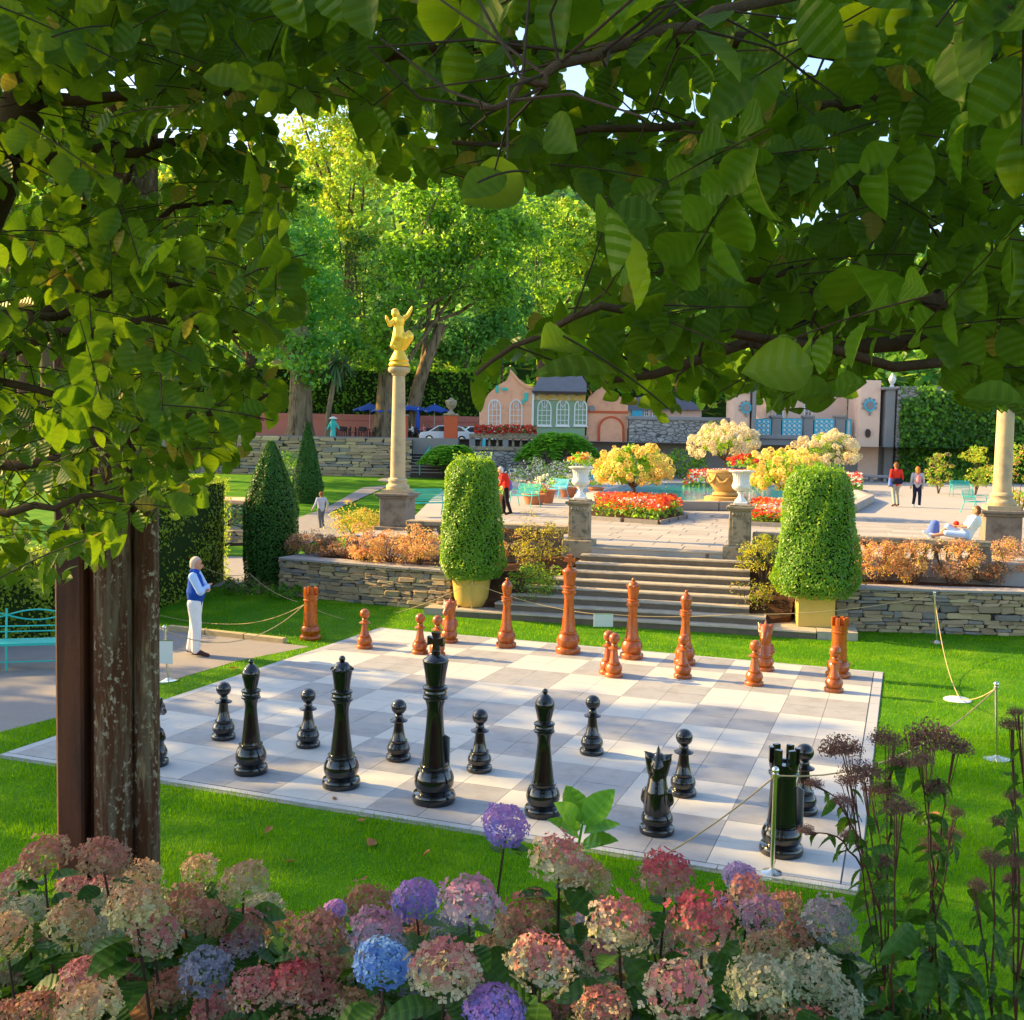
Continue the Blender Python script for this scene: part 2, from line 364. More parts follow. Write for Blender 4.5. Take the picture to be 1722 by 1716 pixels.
M['f_cord'] = leafmat('f_cord', (.06, .14, .05), (.12, .22, .08), .3)
M['p_red'] = leafmat('p_red', (.60, .02, .02), (.70, .05, .03), .3, (.9, .1, .05))
M['p_orange'] = leafmat('p_orange', (.75, .10, .01), (.80, .18, .01), .3, (1, .25, .03))
M['p_pink'] = leafmat('p_pink', (.60, .03, .20), (.70, .10, .28), .3, (.9, .15, .3))
M['p_white'] = leafmat('p_white', (.75, .72, .62), (.70, .70, .60), .3, (.9, .85, .7))
M['p_yellow'] = leafmat('p_yellow', (.84, .66, .12), (.86, .76, .26), .35, (1, .85, .2), clump=(.82, .54, .12), cs=1.2)
M['p_creamy'] = leafmat('p_creamy', (.84, .74, .44), (.85, .78, .52), .3, (.95, .85, .5), clump=(.78, .60, .36), cs=.8)
M['beech'] = veinleaf('beech', (.010, .046, .004), (.055, .125, .008), (.31, .50, .010), .48, .42)
M['beech_y'] = veinleaf('beech_y', (.16, .15, .02), (.24, .20, .03), (.62, .50, .05))
M['hydleaf'] = veinleaf('hydleaf', (.014, .058, .010), (.038, .11, .014), (.15, .30, .02), .3, .42, 6)
M['shootleaf'] = veinleaf('shootleaf', (.07, .25, .02), (.11, .33, .03), (.35, .62, .04), .4, .35, 6)
M['brownleaf'] = veinleaf('brownleaf', (.24, .09, .03), (.34, .15, .05), (.5, .2, .05), .3, .6)
# skin and cloth
def cloth(n, c): M[n] = mat(n, c, .85, .12, 12, .15, rvar=0, spec=.2)
for n, c in dict(skin=(.52, .25, .16), vest=(.006, .06, .36), shirt=(.42, .56, .80), trousers=(.72, .70, .70), shoe=(.07, .03, .025), greyhair=(.55, .42, .34),
                 redjacket=(.62, .03, .015), navy=(.012, .014, .035), khaki=(.33, .31, .27), ginger=(.55, .16, .03), greyhood=(.40, .39, .40), brownhair=(.20, .08, .03),
                 shirtpale=(.42, .40, .50), shorts=(.11, .12, .13), whitecloth=(.80, .78, .76), whiteshoe=(.8, .8, .8), bluebag=(.10, .16, .45), pinkcloth=(.6, .22, .24), blackcloth=(.012, .010, .012), greyold=(.55, .55, .52)).items(): cloth(n, c)

# ---------------------------------------------------------------- foliage generators
def unit(a): return a/(np.linalg.norm(a, axis=-1, keepdims=True)+1e-9)
def cards(name, P, Nr, size, mats, parent=None, aspect=.55, mi=None, up=0.0, rs=NP, kind=None, fold=.12):
    P = np.asarray(P, float); n = len(P); size = np.broadcast_to(np.asarray(size, float), (n,))*rs.uniform(.7, 1.3, n)
    Nr = unit(np.asarray(Nr, float)+1e-6)
    t = rs.normal(size=(n, 3)); t[:, 2] += up; t -= (t*Nr).sum(1, keepdims=True)*Nr; t = unit(t); s = np.cross(Nr, t)
    h = (size*.5)[:, None]; w = h*aspect
    V = np.stack([P-t*h, P+s*w+Nr*h*fold, P+t*h, P-s*w+Nr*h*fold], 1).reshape(-1, 3)
    F = np.arange(4*n).reshape(n, 4)
    o = link(name, npmesh(name, V, F, mats, mi), parent)
    if kind: o['kind'] = kind
    return o
def clumpy(center, radii, ncl, per, cr, rs=NP, low=-.6, jit=.55, fill=.75):
    """points and normals on leaf clumps spread through an ellipsoid"""
    P = []; Q = []; c = np.array(center, float); r = np.array(radii, float)
    d = unit(rs.normal(size=(ncl*3, 3))); d = d[d[:, 2] > low][:ncl]
    rad = rs.uniform(fill, 1.0, len(d))
    cc = c+d*r*rad[:, None]
    for q in cc:
        k = max(3, int(per*rs.uniform(.6, 1.4))); R0 = cr*rs.uniform(.6, 1.35)
        e = unit(rs.normal(size=(k, 3))+np.array([0, 0, .35])); e2 = e*R0*rs.uniform(.55, 1.05, (k, 1)); e2[:, 2] *= .75
        P.append(q+e2); Q.append(unit(e+rs.normal(size=(k, 3))*jit+np.array([0, 0, .4])))
    return np.concatenate(P), np.concatenate(Q)
def leaf_template(rows=13, wid=.33, droop=.18, fold=.08, pw=.9, pleat=.007):
    V = []; U = []
    for i in range(rows):
        y = i/(rows-1); w = max(.004, wid*math.sin(math.pi*min(1, max(0, y))**pw)**.8) if 0 < y < 1 else .006
        zz = pleat if i % 2 else -pleat
        for sx in (-1, 0, 1):
            ye = y if sx == 0 else min(.995, y+.30*w*(1-y))     # side veins run forward
            z = -droop*ye*ye+(fold*w/wid if sx else 0)+zz*(1 if sx else .35)
            ed = 1+(.018 if i % 2 else -.012) if sx else 1       # wavy margin
            V.append((sx*w*ed, ye, z)); U.append((sx*w/wid, y+.42*w/wid if sx else y))
    F = []
    for i in range(rows-1):
        a = 3*i
        F += [(a, a+1, a+4, a+3), (a+1, a+2, a+5, a+4)]
    return np.array(V), np.array(F), np.array(U)
LT = leaf_template()
def leaf_frames(T, Nr):
    T = unit(np.asarray(T, float)); Nr = np.asarray(Nr, float); Nr = unit(Nr-(Nr*T).sum(1, keepdims=True)*T); X = np.cross(T, Nr)
    return X, T, Nr
def leaf_mass(name, P, T, Nr, size, mats, parent=None, tpl=LT, mi=None, kind='stuff'):
    X, T, Nr = leaf_frames(T, Nr); V0, F0, U0 = tpl; n = len(P); size = np.broadcast_to(size, (n,))
    V = (np.asarray(P)[:, None, :]+size[:, None, None]*(V0[None, :, 0:1]*X[:, None, :]+V0[None, :, 1:2]*T[:, None, :]+V0[None, :, 2:3]*Nr[:, None, :])).reshape(-1, 3)
    F = (F0[None]+(np.arange(n)*len(V0))[:, None, None]).reshape(-1, 4)
    m2 = None if mi is None else np.repeat(mi, len(F0))
    o = link(name, npmesh(name, V, F, mats, m2, np.tile(U0, (n, 1)), True), parent)
    if kind: o['kind'] = kind
    return o
def leaf_objs(name, P, T, Nr, size, meshes, parent):
    X, T, Nr = leaf_frames(T, Nr)
    for i in range(len(P)):
        o = bpy.data.objects.new(name, meshes[rnd.randrange(len(meshes))]); COL.objects.link(o); o.parent = parent
        s = float(size[i])
        o.matrix_local = Matrix(((X[i][0]*s, T[i][0]*s, Nr[i][0]*s, P[i][0]), (X[i][1]*s, T[i][1]*s, Nr[i][1]*s, P[i][1]), (X[i][2]*s, T[i][2]*s, Nr[i][2]*s, P[i][2]), (0, 0, 0, 1)))
def leafmesh(name, m, **kw):
    V, F, U = leaf_template(**kw); return npmesh(name, V, F, m, None, U, True)

# ---------------------------------------------------------------- ground
def struct(o): o['kind'] = 'structure'; return o
def grid_sheet(name, xs, ys, zf, m, subset=None):
    gx, gy = np.meshgrid(xs, ys); V = np.stack([gx, gy, gx*0], -1).reshape(-1, 3)
    Wp = CAM*np.array([1, 1, 0])+V[:, :1]*RGT+V[:, 1:2]*FWD; Wp[:, 2] = zf(Wp[:, 0], Wp[:, 1])
    nx, ny = len(xs), len(ys); i, j = np.meshgrid(np.arange(nx-1), np.arange(ny-1)); a = (j*nx+i).ravel()
    F = np.stack([a, a+1, a+nx+1, a+nx], 1)
    return struct(link(name, npmesh(name, Wp, F, m, smooth=True)))
grid_sheet('lawn', np.linspace(-90, 90, 61), np.concatenate([np.linspace(-60, 40, 30), np.linspace(44, 84, 21)]), lambda x, y: hgt(x, y), M['lawn'])
def hillz(x, y):
    D = (x-CAM[0])*FWD[0]+(y-CAM[1])*FWD[1]; X = (x-CAM[0])*RGT[0]+(y-CAM[1])*RGT[1]
    return 4.1+np.maximum(0, D-118)*.42*(1-.25*sstep((X+10)/60))+.6*np.sin(x*.13)*np.cos(y*.11)*sstep((D-118)/20)
grid_sheet('hillside', np.linspace(-220, 220, 60), np.linspace(81.5, 330, 60), hillz, M['hill'])
def ground_poly(name, px, z, m, dz=0.0, h=None):
    P = [gh(*p) if h else gz(p[0], p[1], z) for p in px]
    mb = MB(); vs = [(p[0], p[1], p[2]+dz) for p in P]; mb.add(vs, [tuple(range(len(vs)))])
    return struct(mb.build(name, m))
def ground_band(name, a, b, m, dz, n=10):
    """ribbon between two pixel polylines laid on the sloping lawn"""
    mb = MB()
    A = [gh(*p) for p in a]; B = [gh(*p) for p in b]
    vs = []
    for p, q in zip(A, B):
        for k in range(4):
            w = p+(q-p)*k/3; vs.append((w[0], w[1], float(hgt(w[0], w[1]))+dz))
    fs = []
    for i in range(len(A)-1):
        for k in range(3): fs.append((4*i+k, 4*i+k+1, 4*i+k+5, 4*i+k+4))
    mb.add(vs, fs); return struct(mb.build(name, m))
# bank the viewer stands on
grid = np.linspace
def bankz(x, y):
    D = (x-CAM[0])*FWD[0]+(y-CAM[1])*FWD[1]
    return -.02+1.15*sstep((6.3-D)/1.9)
grid_sheet('flower_bank', np.linspace(-14, 14, 20), np.linspace(-12, 6.3, 25), lambda x, y: bankz(x, y)+.004, M['soil'])
PATH = [(-600, 1400), (-300, 1315), (0, 1232), (105, 1205), (270, 1150), (400, 1112), (520, 1088), (480, 1083), (300, 1062), (180, 1030), (0, 1060), (-400, 1100)]
ground_poly('garden_path', PATH, 0, M['tarmac'], .004)
ground_poly('back_path', [(180, 1000), (345, 990), (395, 984), (470, 962), (480, 940), (340, 934), (180, 934)], 0, M['tarmac'], .008)
ground_band('sloping_path', [(470, 925), (500, 872), (545, 857), (600, 826), (640, 806), (700, 792)], [(590, 900), (575, 872), (560, 860), (640, 824), (672, 808), (760, 794)], M['tarmac'], .03)

# ---------------------------------------------------------------- chessboard
S = 1.17
board = thing('chessboard', 'giant outdoor chessboard of pale and grey paving tiles set in the lawn', 'chessboard', (0, 0, 0))
mb = MB(); mb.box(-4*S-.16, 4*S+.16, -4*S-.16, 4*S+.16, -.1, .004); mb.build('bed', M['joint'], board)
tl = []
for mname in ('tile_light', 'tile_grey'):
    mb = MB(); h = S/4-.0016; mb.box(-h, h, -h, h, -.016, .0, tx=.0015, ty=.0015); tl.append(mb.mesh('tile', M[mname]))
for i in range(16):
    for j in range(16):
        light = ((i//2)+(j//2)) % 2
        link('tile', tl[0] if light else tl[1], board, ((i-7.5)*S/2, (j-7.5)*S/2, .022+NP.uniform(-.0008, .0008)))
for (x0, x1, y0, y1) in ((4*S+.012, 4*S+.15, -4*S, 4*S), (-4*S-.15, -4*S-.012, -4*S, 4*S), (-4*S-.15, 4*S+.15, 4*S+.012, 4*S+.10), (-4*S-.15, 4*S+.15, -4*S-.10, -4*S-.012)):
    n = 8
    for k in range(n):
        mb = MB()
        if x1-x0 < y1-y0: a = (y1-y0)/n; mb.box(x0, x1, y0+k*a+.004, y0+(k+1)*a-.004, 0.001, .019)
        else: a = (x1-x0)/n; mb.box(x0+k*a+.004, x0+(k+1)*a-.004, y0, y1, 0.001, .019)
        mb.build('edging_strip', M['edging'], board)
BZ = .022

# ---------------------------------------------------------------- chess pieces
def lathe_me(name, prof, m, seg=36): return MB().lathe(prof, seg).mesh(name, m, 42)
def arc(r0, z0, z1, bulge, n=7):
    return [(r0+bulge*math.sin(math.pi*i/n), z0+(z1-z0)*i/n) for i in range(n+1)]
def base_prof(R_, H_):                     # disc foot and round bulb, foot radius R_, height to the ring H_
    return [(R_*.96, 0), (R_, H_*.06), (R_, H_*.20), (R_*.95, H_*.25), (R_*.80, H_*.27)]+arc(R_*.76, H_*.29, H_*.86, R_*.16)+[(R_*.66, H_*.87), (R_*.66, H_*.9), (R_*.70, H_*.93), (R_*.70, H_), (R_*.6, H_)]
def ring_prof(r, z0, z1, k=3):
    p = [(r*.7, z0)]; d = (z1-z0)/k
    for i in range(k): p += [(r*.86, z0+d*i+.001), (r*(1.0 if i != 1 else .92), z0+d*(i+.3)), (r*(1.0 if i != 1 else .92), z0+d*(i+.7)), (r*.86, z0+d*(i+1)-.001)]
    return p+[(r*.7, z1)]
CAPS_CACHE = {}
def blob(name, caps, vox, m, smooth_it=4, squash=None):
    """one continuous surface grown over tapered capsules (p0, p1, r0, r1)"""
    mb = MB()
    for c in caps:
        p0, p1, r0, r1 = np.array(c[0], float), np.array(c[1], float), c[2], c[3]
        L = np.linalg.norm(p1-p0); n = max(2, int(L/max(.35*min(r0, r1), vox))+1)
        n = min(n, 14)
        if L < 1e-6: mb.ball(p0, r0, 14, 10); continue
        t = (p1-p0)/L; prof = []
        for k in range(6): a = -math.pi/2+math.pi/2*k/5; prof.append((r0*math.cos(a), r0*math.sin(a)))
        for k in range(6): a = math.pi/2*k/5; prof.append((r1*math.cos(a), L+r1*math.sin(a)))
        a_ = np.cross(t, [0, 0, 1.0] if abs(t[2]) < .95 else [1.0, 0, 0]); a_ /= np.linalg.norm(a_); b_ = np.cross(t, a_)
        vs = []; fs = []; seg = 14
        sa, sb = (c[4] if len(c) > 4 else (1, 1))
        for r, h in prof:
            for i in range(seg):
                an = 2*math.pi*i/seg; vs.append(p0+t*h+a_*r*math.cos(an)*sa+b_*r*math.sin(an)*sb)
        for j in range(len(prof)-1):
            for i in range(seg):
                k = (i+1) % seg; fs.append((j*seg+i, j*seg+k, (j+1)*seg+k, (j+1)*seg+i))
        fs.append(tuple(range(seg))[::-1]); fs.append(tuple((len(prof)-1)*seg+i for i in range(seg)))
        mb.add(vs, fs)
    o = mb.build('growing', m); md = o.modifiers.new('r', 'REMESH'); md.mode = 'VOXEL'; md.voxel_size = vox
    sm = o.modifiers.new('s', 'SMOOTH'); sm.iterations = smooth_it; sm.factor = .5
    bpy.context.view_layer.update(); dg = bpy.context.evaluated_depsgraph_get()
    me = bpy.data.meshes.new_from_object(o.evaluated_get(dg)); me.name = name
    old = o.data; bpy.data.objects.remove(o); bpy.data.meshes.remove(old)
    me.materials.clear(); me.materials.append(m); me.polygons.foreach_set('use_smooth', np.full(len(me.polygons), True)); me.update()
    return me
KN = {}
def knight_caps():
    # the horse looks towards +y
    return [((0, -.02, .24), (0, -.05, .40), .135, .115), ((0, -.05, .40), (0, -.03, .58), .115, .085), ((0, -.03, .58), (0, .0, .70), .085, .085, (1.05, 1)),
            ((0, .0, .71), (0, .17, .60), .085, .055), ((0, .12, .645), (0, .20, .575), .062, .05), ((0, -.09, .42), (0, -.085, .66), .035, .045), ((0, -.085, .66), (0, -.03, .77), .045, .03),
            ((.06, -.03, .60), (.085, -.02, .745), .045, .05), ((-.06, -.03, .60), (-.085, -.02, .745), .045, .05), ((.09, -.03, .76), (.135, -.03, .80), .03, .012), ((-.09, -.03, .76), (-.135, -.03, .80), .03, .012), ((0, -.03, .76), (0, -.02, .88), .035, .006),
            ((.09, .03, .70), (.085, .08, .66), .035, .025), ((-.09, .03, .70), (-.085, .08, .66), .035, .025), ((.12, -.02, .33), (.12, -.03, .42), .05, .03), ((-.12, -.02, .33), (-.12, -.03, .42), .05, .03)]
PIECE_ME = {}
def piece_parts(kind, mn):
    key = (kind, mn)
    if key in PIECE_ME: return PIECE_ME[key]
    m = M[mn]; P = []
    if kind == 'pawn':
        P.append(('base', lathe_me('base', base_prof(.150, .235), m)))
        P.append(('stem', lathe_me('stem', [(.088, .236), (.082, .25), (.062, .36), (.05, .47), (.045, .50)], m)))
        P.append(('collar', lathe_me('collar', [(.05, .468), (.104, .462), (.106, .472), (.07, .49), (.05, .505), (.05, .535), (.042, .545)], m)))
        P.append(('ball', MB().ball((0, 0, .632), .092, 28, 18).mesh('ball', m, 60)))
    elif kind == 'king':
        P.append(('base', lathe_me('base', base_prof(.230, .40), m)))
        P.append(('stem', lathe_me('stem', [(.138, .401), (.132, .44), (.112, .62), (.095, .80), (.086, .95), (.088, 1.02), (.108, 1.085)], m)))
        P.append(('collar', lathe_me('collar', ring_prof(.132, 1.086, 1.235), m)))
        P.append(('head', lathe_me('head', [(.095, 1.236), (.100, 1.25), (.112, 1.36), (.134, 1.48), (.138, 1.50), (.13, 1.515), (.07, 1.555), (.05, 1.565), (.05, 1.60), (.04, 1.605)], m)))
        w, a = .095, 1.705
        poly = [(-.035, 1.60), (.035, 1.60), (.026, a-.03), (w, a-.052), (w, a+.052), (.026, a+.03), (.05, 1.80), (-.05, 1.80), (-.026, a+.03), (-w, a+.052), (-w, a-.052), (-.026, a-.03)]
        P.append(('cross', bev(MB().prism(poly, -.028, .028).mesh('cross', m), .005)))
    elif kind == 'queen':
        P.append(('base', lathe_me('base', base_prof(.210, .36), m)))
        P.append(('stem', lathe_me('stem', [(.125, .361), (.118, .40), (.098, .56), (.082, .72), (.076, .82), (.080, .88), (.098, .935)], m)))
        P.append(('collar', lathe_me('collar', ring_prof(.118, .936, 1.065), m)))
        P.append(('head', lathe_me('head', [(.082, 1.066), (.086, 1.08), (.098, 1.18), (.113, 1.275), (.118, 1.29), (.11, 1.30), (.098, 1.295), (.09, 1.33), (.065, 1.365), (.03, 1.378)], m)))
        P.append(('finial', MB().ball((0, 0, 1.408), .036, 18, 12).mesh('finial', m, 60)))
        mb = MB()
        for k in range(8):
            an = 2*math.pi*(k+.5)/8; mb.ball((.112*math.cos(an), .112*math.sin(an), 1.30), .02, 8, 6)
        P.append(('coronet', mb.mesh('coronet', m, 60)))
    elif kind == 'bishop':
        P.append(('base', lathe_me('base', base_prof(.190, .335), m)))
        P.append(('stem', lathe_me('stem', [(.115, .336), (.108, .37), (.090, .52), (.074, .66), (.067, .75), (.070, .80), (.085, .845)], m)))
        P.append(('collar', lathe_me('collar', ring_prof(.108, .846, .955), m)))
        P.append(('head', lathe_me('head', [(.066, .956), (.068, .97), (.082, 1.03), (.098, 1.10), (.101, 1.135), (.096, 1.165), (.075, 1.20), (.050, 1.228), (.028, 1.242), (.02, 1.25)], m)))
        P.append(('finial', MB().ball((0, 0, 1.272), .03, 16, 10).mesh('finial', m, 60)))
    elif kind == 'knight':
        P.append(('base', lathe_me('base', base_prof(.172, .25), m)))
        if 'k' not in KN: KN['k'] = blob('horse_head', knight_caps(), .014, m, 3)
        me = KN['k'].copy(); me.materials.clear(); me.materials.append(m); P.append(('horse_head', me))
    elif kind == 'rook':
        P.append(('base', lathe_me('base', base_prof(.205, .30), m)))
        P.append(('tower', lathe_me('tower', [(.138, .301), (.136, .33), (.124, .55), (.118, .70), (.122, .735), (.138, .745), (.140, .765), (.125, .775), (.130, .80), (.140, .86), (.095, .86), (.095, .84), (.0, .84)], m)))
        mb = MB()
        for k in range(6):
            a0 = 2*math.pi*k/6; vs = []
            for z in (.861, 1.0):
                for (r, a) in ((.098, -.27), (.143, -.27), (.143, 0), (.143, .27), (.098, .27), (.098, 0)): vs.append((r*math.cos(a0+a), r*math.sin(a0+a), z))
            q = 6; mb.add(vs, [tuple(range(q))[::-1], tuple(range(q, 2*q))]+[(i, (i+1) % q, (i+1) % q+q, i+q) for i in range(q)])
        P.append(('battlement', bev(mb.mesh('battlement', m), .004)))
    PIECE_ME[key] = P; return P
def piece(kind, mn, x, y, label, group=None, rz=0.0, z=BZ):
    t = thing('chess_'+kind, label, 'chess piece', (x, y, z), rz, group)
    for nm, me in piece_parts(kind, mn): link(nm, me, t)
    return t
B, O = 'blackwood', 'orangewood'
PB, PO = 'black pawns in front of the black pieces', 'orange brown pawns on the far side of the board'
rk = piece('rook', B, 3.52*S, -3.55*S, 'black lacquered rook with battlements, behind the nearest chrome post', rz=.2)
MB().box(.15, .158, -.11, .11, .25, .62).build('notice', M['greysign'], rk, None, None, (0, 0, R(20)))
piece('knight', B, 2.5*S, -3.52*S, 'black lacquered knight seen from behind its ears', rz=R(2))
piece('bishop', B, 1.48*S, -3.5*S, 'black bishop between the black king and the black knight, ball on its pointed head')
kg = piece('king', B, .47*S, -3.58*S, 'tall black king topped by a cross, a grey notice hung on its side', rz=R(-6))
MB().box(.115, .123, -.12, .12, .42, .70).build('notice', M['greysign'], kg, None, None, (0, 0, R(55)))
piece('queen', B, -.5*S, -3.55*S, 'black queen with a ball finial and beaded coronet')
piece('bishop', B, -1.5*S, -3.55*S, 'black bishop left of the black queen, nearest the rusty column')
pk = gz(258, 1286, BZ); piece('knight', B, pk[0], pk[1], 'black knight half hidden behind the rusty column', rz=R(8))
for (u, v, l) in ((376, 1242, 'black pawn close behind the left black bishop, nearest the left edge of the board'), (518, 1255, 'black pawn between the left black bishop and the black queen'),
                  (670, 1277, 'black pawn between the black queen and the black king'), (806, 1296, 'black pawn just right of the black king'),
                  (995, 1267, 'black pawn standing furthest forward, beyond the right black bishop'), (1148, 1336, 'black pawn just behind the black knight'), (1350, 1366, 'black pawn hidden by the black rook')):
    p = gz(u, v, BZ); piece('pawn', B, p[0], p[1], l, PB)
for (k, u, v, l, rz) in (('king', 955, 1098, 'tall orange brown king with a cross, left of the pale green sign', 0), ('queen', 1062, 1107, 'orange brown queen just right of the pale green sign', 0),
                      ('bishop', 851, 1088, 'orange brown bishop left of the orange king', 0), ('bishop', 1151, 1117, 'orange brown bishop standing directly behind a pawn', 0),
                      ('knight', 755, 1080, 'orange brown knight behind the black king, next to the left planter', R(180)), ('knight', 1285, 1127, 'orange brown knight with pricked ears near the right planter', R(180)),
                      ('rook', 1409, 1138, 'orange brown rook at the far right corner of the board', .3)):
    p = gz(u, v, BZ); piece(k, O, p[0], p[1], l, None, rz)
p = gz(522, 1075, 0); piece('rook', O, p[0], p[1], 'orange brown rook standing off the board on the left lawn', None, .2, 0.0)
for (u, v, l) in ((613, 1090, 'orange brown pawn nearest the left edge of the board'), (706, 1099, 'orange brown pawn left of the black king head'), (735, 1103, 'orange brown pawn with only its ball showing over the black king cross'),
                  (1022, 1133, 'rear pawn of the close orange pair in front of the orange queen'), (1032, 1138, 'front pawn of the close orange pair in front of the orange queen'), (1148, 1140, 'orange brown pawn in front of the right orange bishop'),
                  (1268, 1152, 'orange brown pawn in front of the right orange knight'), (1402, 1163, 'orange brown pawn in front of the right orange rook')):
    p = gz(u, v, BZ); piece('pawn', O, p[0], p[1], l, PO)

# ---------------------------------------------------------------- posts, ropes and small signs
POSTS = {}
def post(name, u, v, h, label, z=0.0, lean=0.0, r=.019):
    p = gz(u, v, z); t = thing('rope_post', label, 'rope post', p, GRZ, 'chrome rope posts round the chessboard'); t.rotation_euler = (0, lean, GRZ)
    MB().lathe([(.155, 0), (.155, .008), (.12, .016), (.05, .03), (.03, .045), (r, .05)], 28).build('foot_plate', M['chrome'], t, 50)
    MB().lathe([(r, .05), (r, h-.09)], 16).build('pole', M['chrome'], t, 50)
    MB().lathe([(r, h-.09), (.034, h-.088), (.034, h-.06), (.02, h-.055)], 16).build('collar', M['chrome'], t, 50)
    MB().ball((0, 0, h-.025), .034, 16, 10).build('knob', M['chrome'], t, 60)
    top = np.array(p)+np.array([0, 0, h-.075])+RGT*math.sin(lean)*(h-.07)
    POSTS[name] = top; return t
post('near', 1298, 1470, .97, 'nearest chrome post on a round foot, in front of the black rook')
post('right', 1676, 1277, .97, 'chrome post on the right lawn behind the dark seed heads', 0, R(-3))
post('farright', 1575, 1081, 1.03, 'brassy leaning post in front of the right stone wall', 0, R(-5))
post('planter', 793, 1035, .80, 'slim post in front of the round yellow planter', .02, 0, .012)
post('left', 283, 1145, .87, 'post carrying a white notice beside the left path', 0, R(-4))
post('back', 330, 1000, .85, 'thin post on the back path behind the man', 0, 0, .012)
def rope(name, pts, sag, label, r=.0075):
    out = []
    for a, b, s in zip(pts[:-1], pts[1:], sag):
        a, b = np.array(a), np.array(b)
        for k in range(13): q = k/12; w = a+(b-a)*q; out.append(w-np.array([0, 0, 4*s*q*(1-q)]))
    o = MB().tube(out, r, 6).build('rope', M['rope'], None, 60); return tag(o, label, 'rope', 'ropes strung between the posts')
offl = gz(1090, 1500, 0); offl[2] = .25
rope('a', [offl, POSTS['near']], [.05], 'rope running from the nearest post down behind the flowers')
rope('b', [POSTS['near'], POSTS['right']], [.32], 'rope dipping behind the dark seed heads to the right post')
lowp = gz(1615, 1176, .06)
rope('c', [POSTS['right'], lowp, POSTS['farright']], [.06, .30], 'rope slumped to the lawn beside a pale disc')
sgp = gz(1015, 1062, 0)+np.array([0, 0, .26]); sgt = gd(1000, 1033, dist(sgp)); sgt2 = gd(1031, 1034, dist(sgp))
rope('d', [POSTS['farright'], gd(1240, 1033, dist(gz(1240, 1075, 0))), sgt2, sgt, POSTS['planter']], [.12, .05, 0, .10], 'long rope across the foot of the steps carrying the pale green sign')
rookt = gd(512, 1017, dist(gz(522, 1077, 0))-.15)
rope('e', [POSTS['planter'], gd(600, 1045, dist(gz(600, 1030, 0)))+np.array([0, 0, .0]), rookt], [.12, .05], 'rope from the slim planter post to the rook on the grass')
rope('f', [rookt, POSTS['left']], [.42], 'rope hanging from the grass rook to the white notice post')
rope('g', [rookt, gd(390, 1050, dist(gz(390, 1065, 0))), gd(270, 1035, dist(gz(270, 1040, 0)))], [.1, .05], 'upper rope behind the man across the left lawn')
rope('h', [POSTS['back'], gd(420, 965, 25.5), gd(500, 1012, 22.5)], [.15, .1], 'rope from the back path post over the left lawn')
dsc = MB().lathe([(.20, 0), (.205, .012), (.17, .03), (.04, .05), (.03, .06)], 28).build('foot_plate', M['white'], None, 50, gz(1610, 1178, 0)); tag(dsc, 'pale round post foot lying loose on the right lawn', 'post foot')
def signboard(u, v, D, w, h, m, label, rx=0):
    t = thing('hanging_sign', label, 'sign', gd(u, v, D), GRZ)
    link('panel', bev(MB().box(-w/2, w/2, -.006, .006, -h, 0).mesh('panel', m), .003), t)
    MB().box(-w/2-.004, w/2+.004, -.009, .009, 0, .018).build('clip_rail', M['chrome'], t); return t
signboard(1015, 1034, dist(sgp), .40, .25, M['sign'], 'pale green blank sign hanging on the rope below the steps').children[0].data.materials[0] = mat('greensign', (.42, .60, .40), .5, .04, 3)
signboard(273, 1078, dist(POSTS['left'])-.05, .32, .36, M['sign'], 'white notice hanging on the post beside the left path')

# ---------------------------------------------------------------- terrace: walls, steps, balustrade
TA = R(6); TT = np.array([math.cos(TA), math.sin(TA), 0]); TN = np.array([-math.sin(TA), math.cos(TA), 0]); TO = np.array([-.15, 10.3, 0])
def tp(s, n, z=0): return TO+TT*s+TN*n+np.array([0, 0, z])
ZT = 1.4
STONES = {}
def stone_pool(mn):
    if mn in STONES: return STONES[mn]
    L = []
    for k in range(7):
        bm = bmesh.new(); bmesh.ops.create_cube(bm, size=1.0)
        for v in bm.verts: v.co += Vector((rnd.uniform(-.11, .08), rnd.uniform(-.12, .12), rnd.uniform(-.16, .10)))
        bmesh.ops.bevel(bm, geom=bm.edges[:], offset=.10, segments=1, affect='EDGES', profile=.5)
        for v in bm.verts: v.co += Vector((rnd.uniform(-.02, .02), rnd.uniform(-.03, .03), rnd.uniform(-.03, .03)))
        me = bpy.data.meshes.new('stone'); bm.to_mesh(me); bm.free(); me.materials.append(M[mn]); L.append(me)
    STONES[mn] = L; return L
def rubble(parent, L, H, ch=(.05, .14), ln=(.14, .5), thick=.16, mats=('stone_a', 'stone_a', 'stone_b', 'stone_c'), x0=0.0, cap=300, y=0.0, prof=None):
    z = 0; n = 0
    while z < H-.02:
        h = min(rnd.uniform(*ch), H-z); 
        if H-z-h < ch[0]*.6: h = H-z
        x = x0-rnd.uniform(0, .1)
        while x < x0+L:
            w = rnd.uniform(*ln); w = min(w, x0+L+.05-x)
            if w < ln[0]*.4: break
            split = h > ch[0]*1.7 and w < ln[1]*.7 and rnd.random() < .38
            for (za, hh) in (((z, h*.5), (z+h*.5, h*.5)) if split else ((z, h),)):
              w2 = w*rnd.uniform(.94, 1.0)
              if n < cap:
                me = rnd.choice(stone_pool(rnd.choice(mats)))
                link('stone', me, parent, (x+w/2, y+thick/2-.01+rnd.uniform(-.03, .03), za+hh/2), (rnd.uniform(-.05, .05), rnd.uniform(-.05, .05)+rnd.choice([0, math.pi]), rnd.uniform(-.04, .04)), (w2*.97, thick, hh*rnd.uniform(.86, 1.0))); n += 1
            x += w
        z += h
    return n
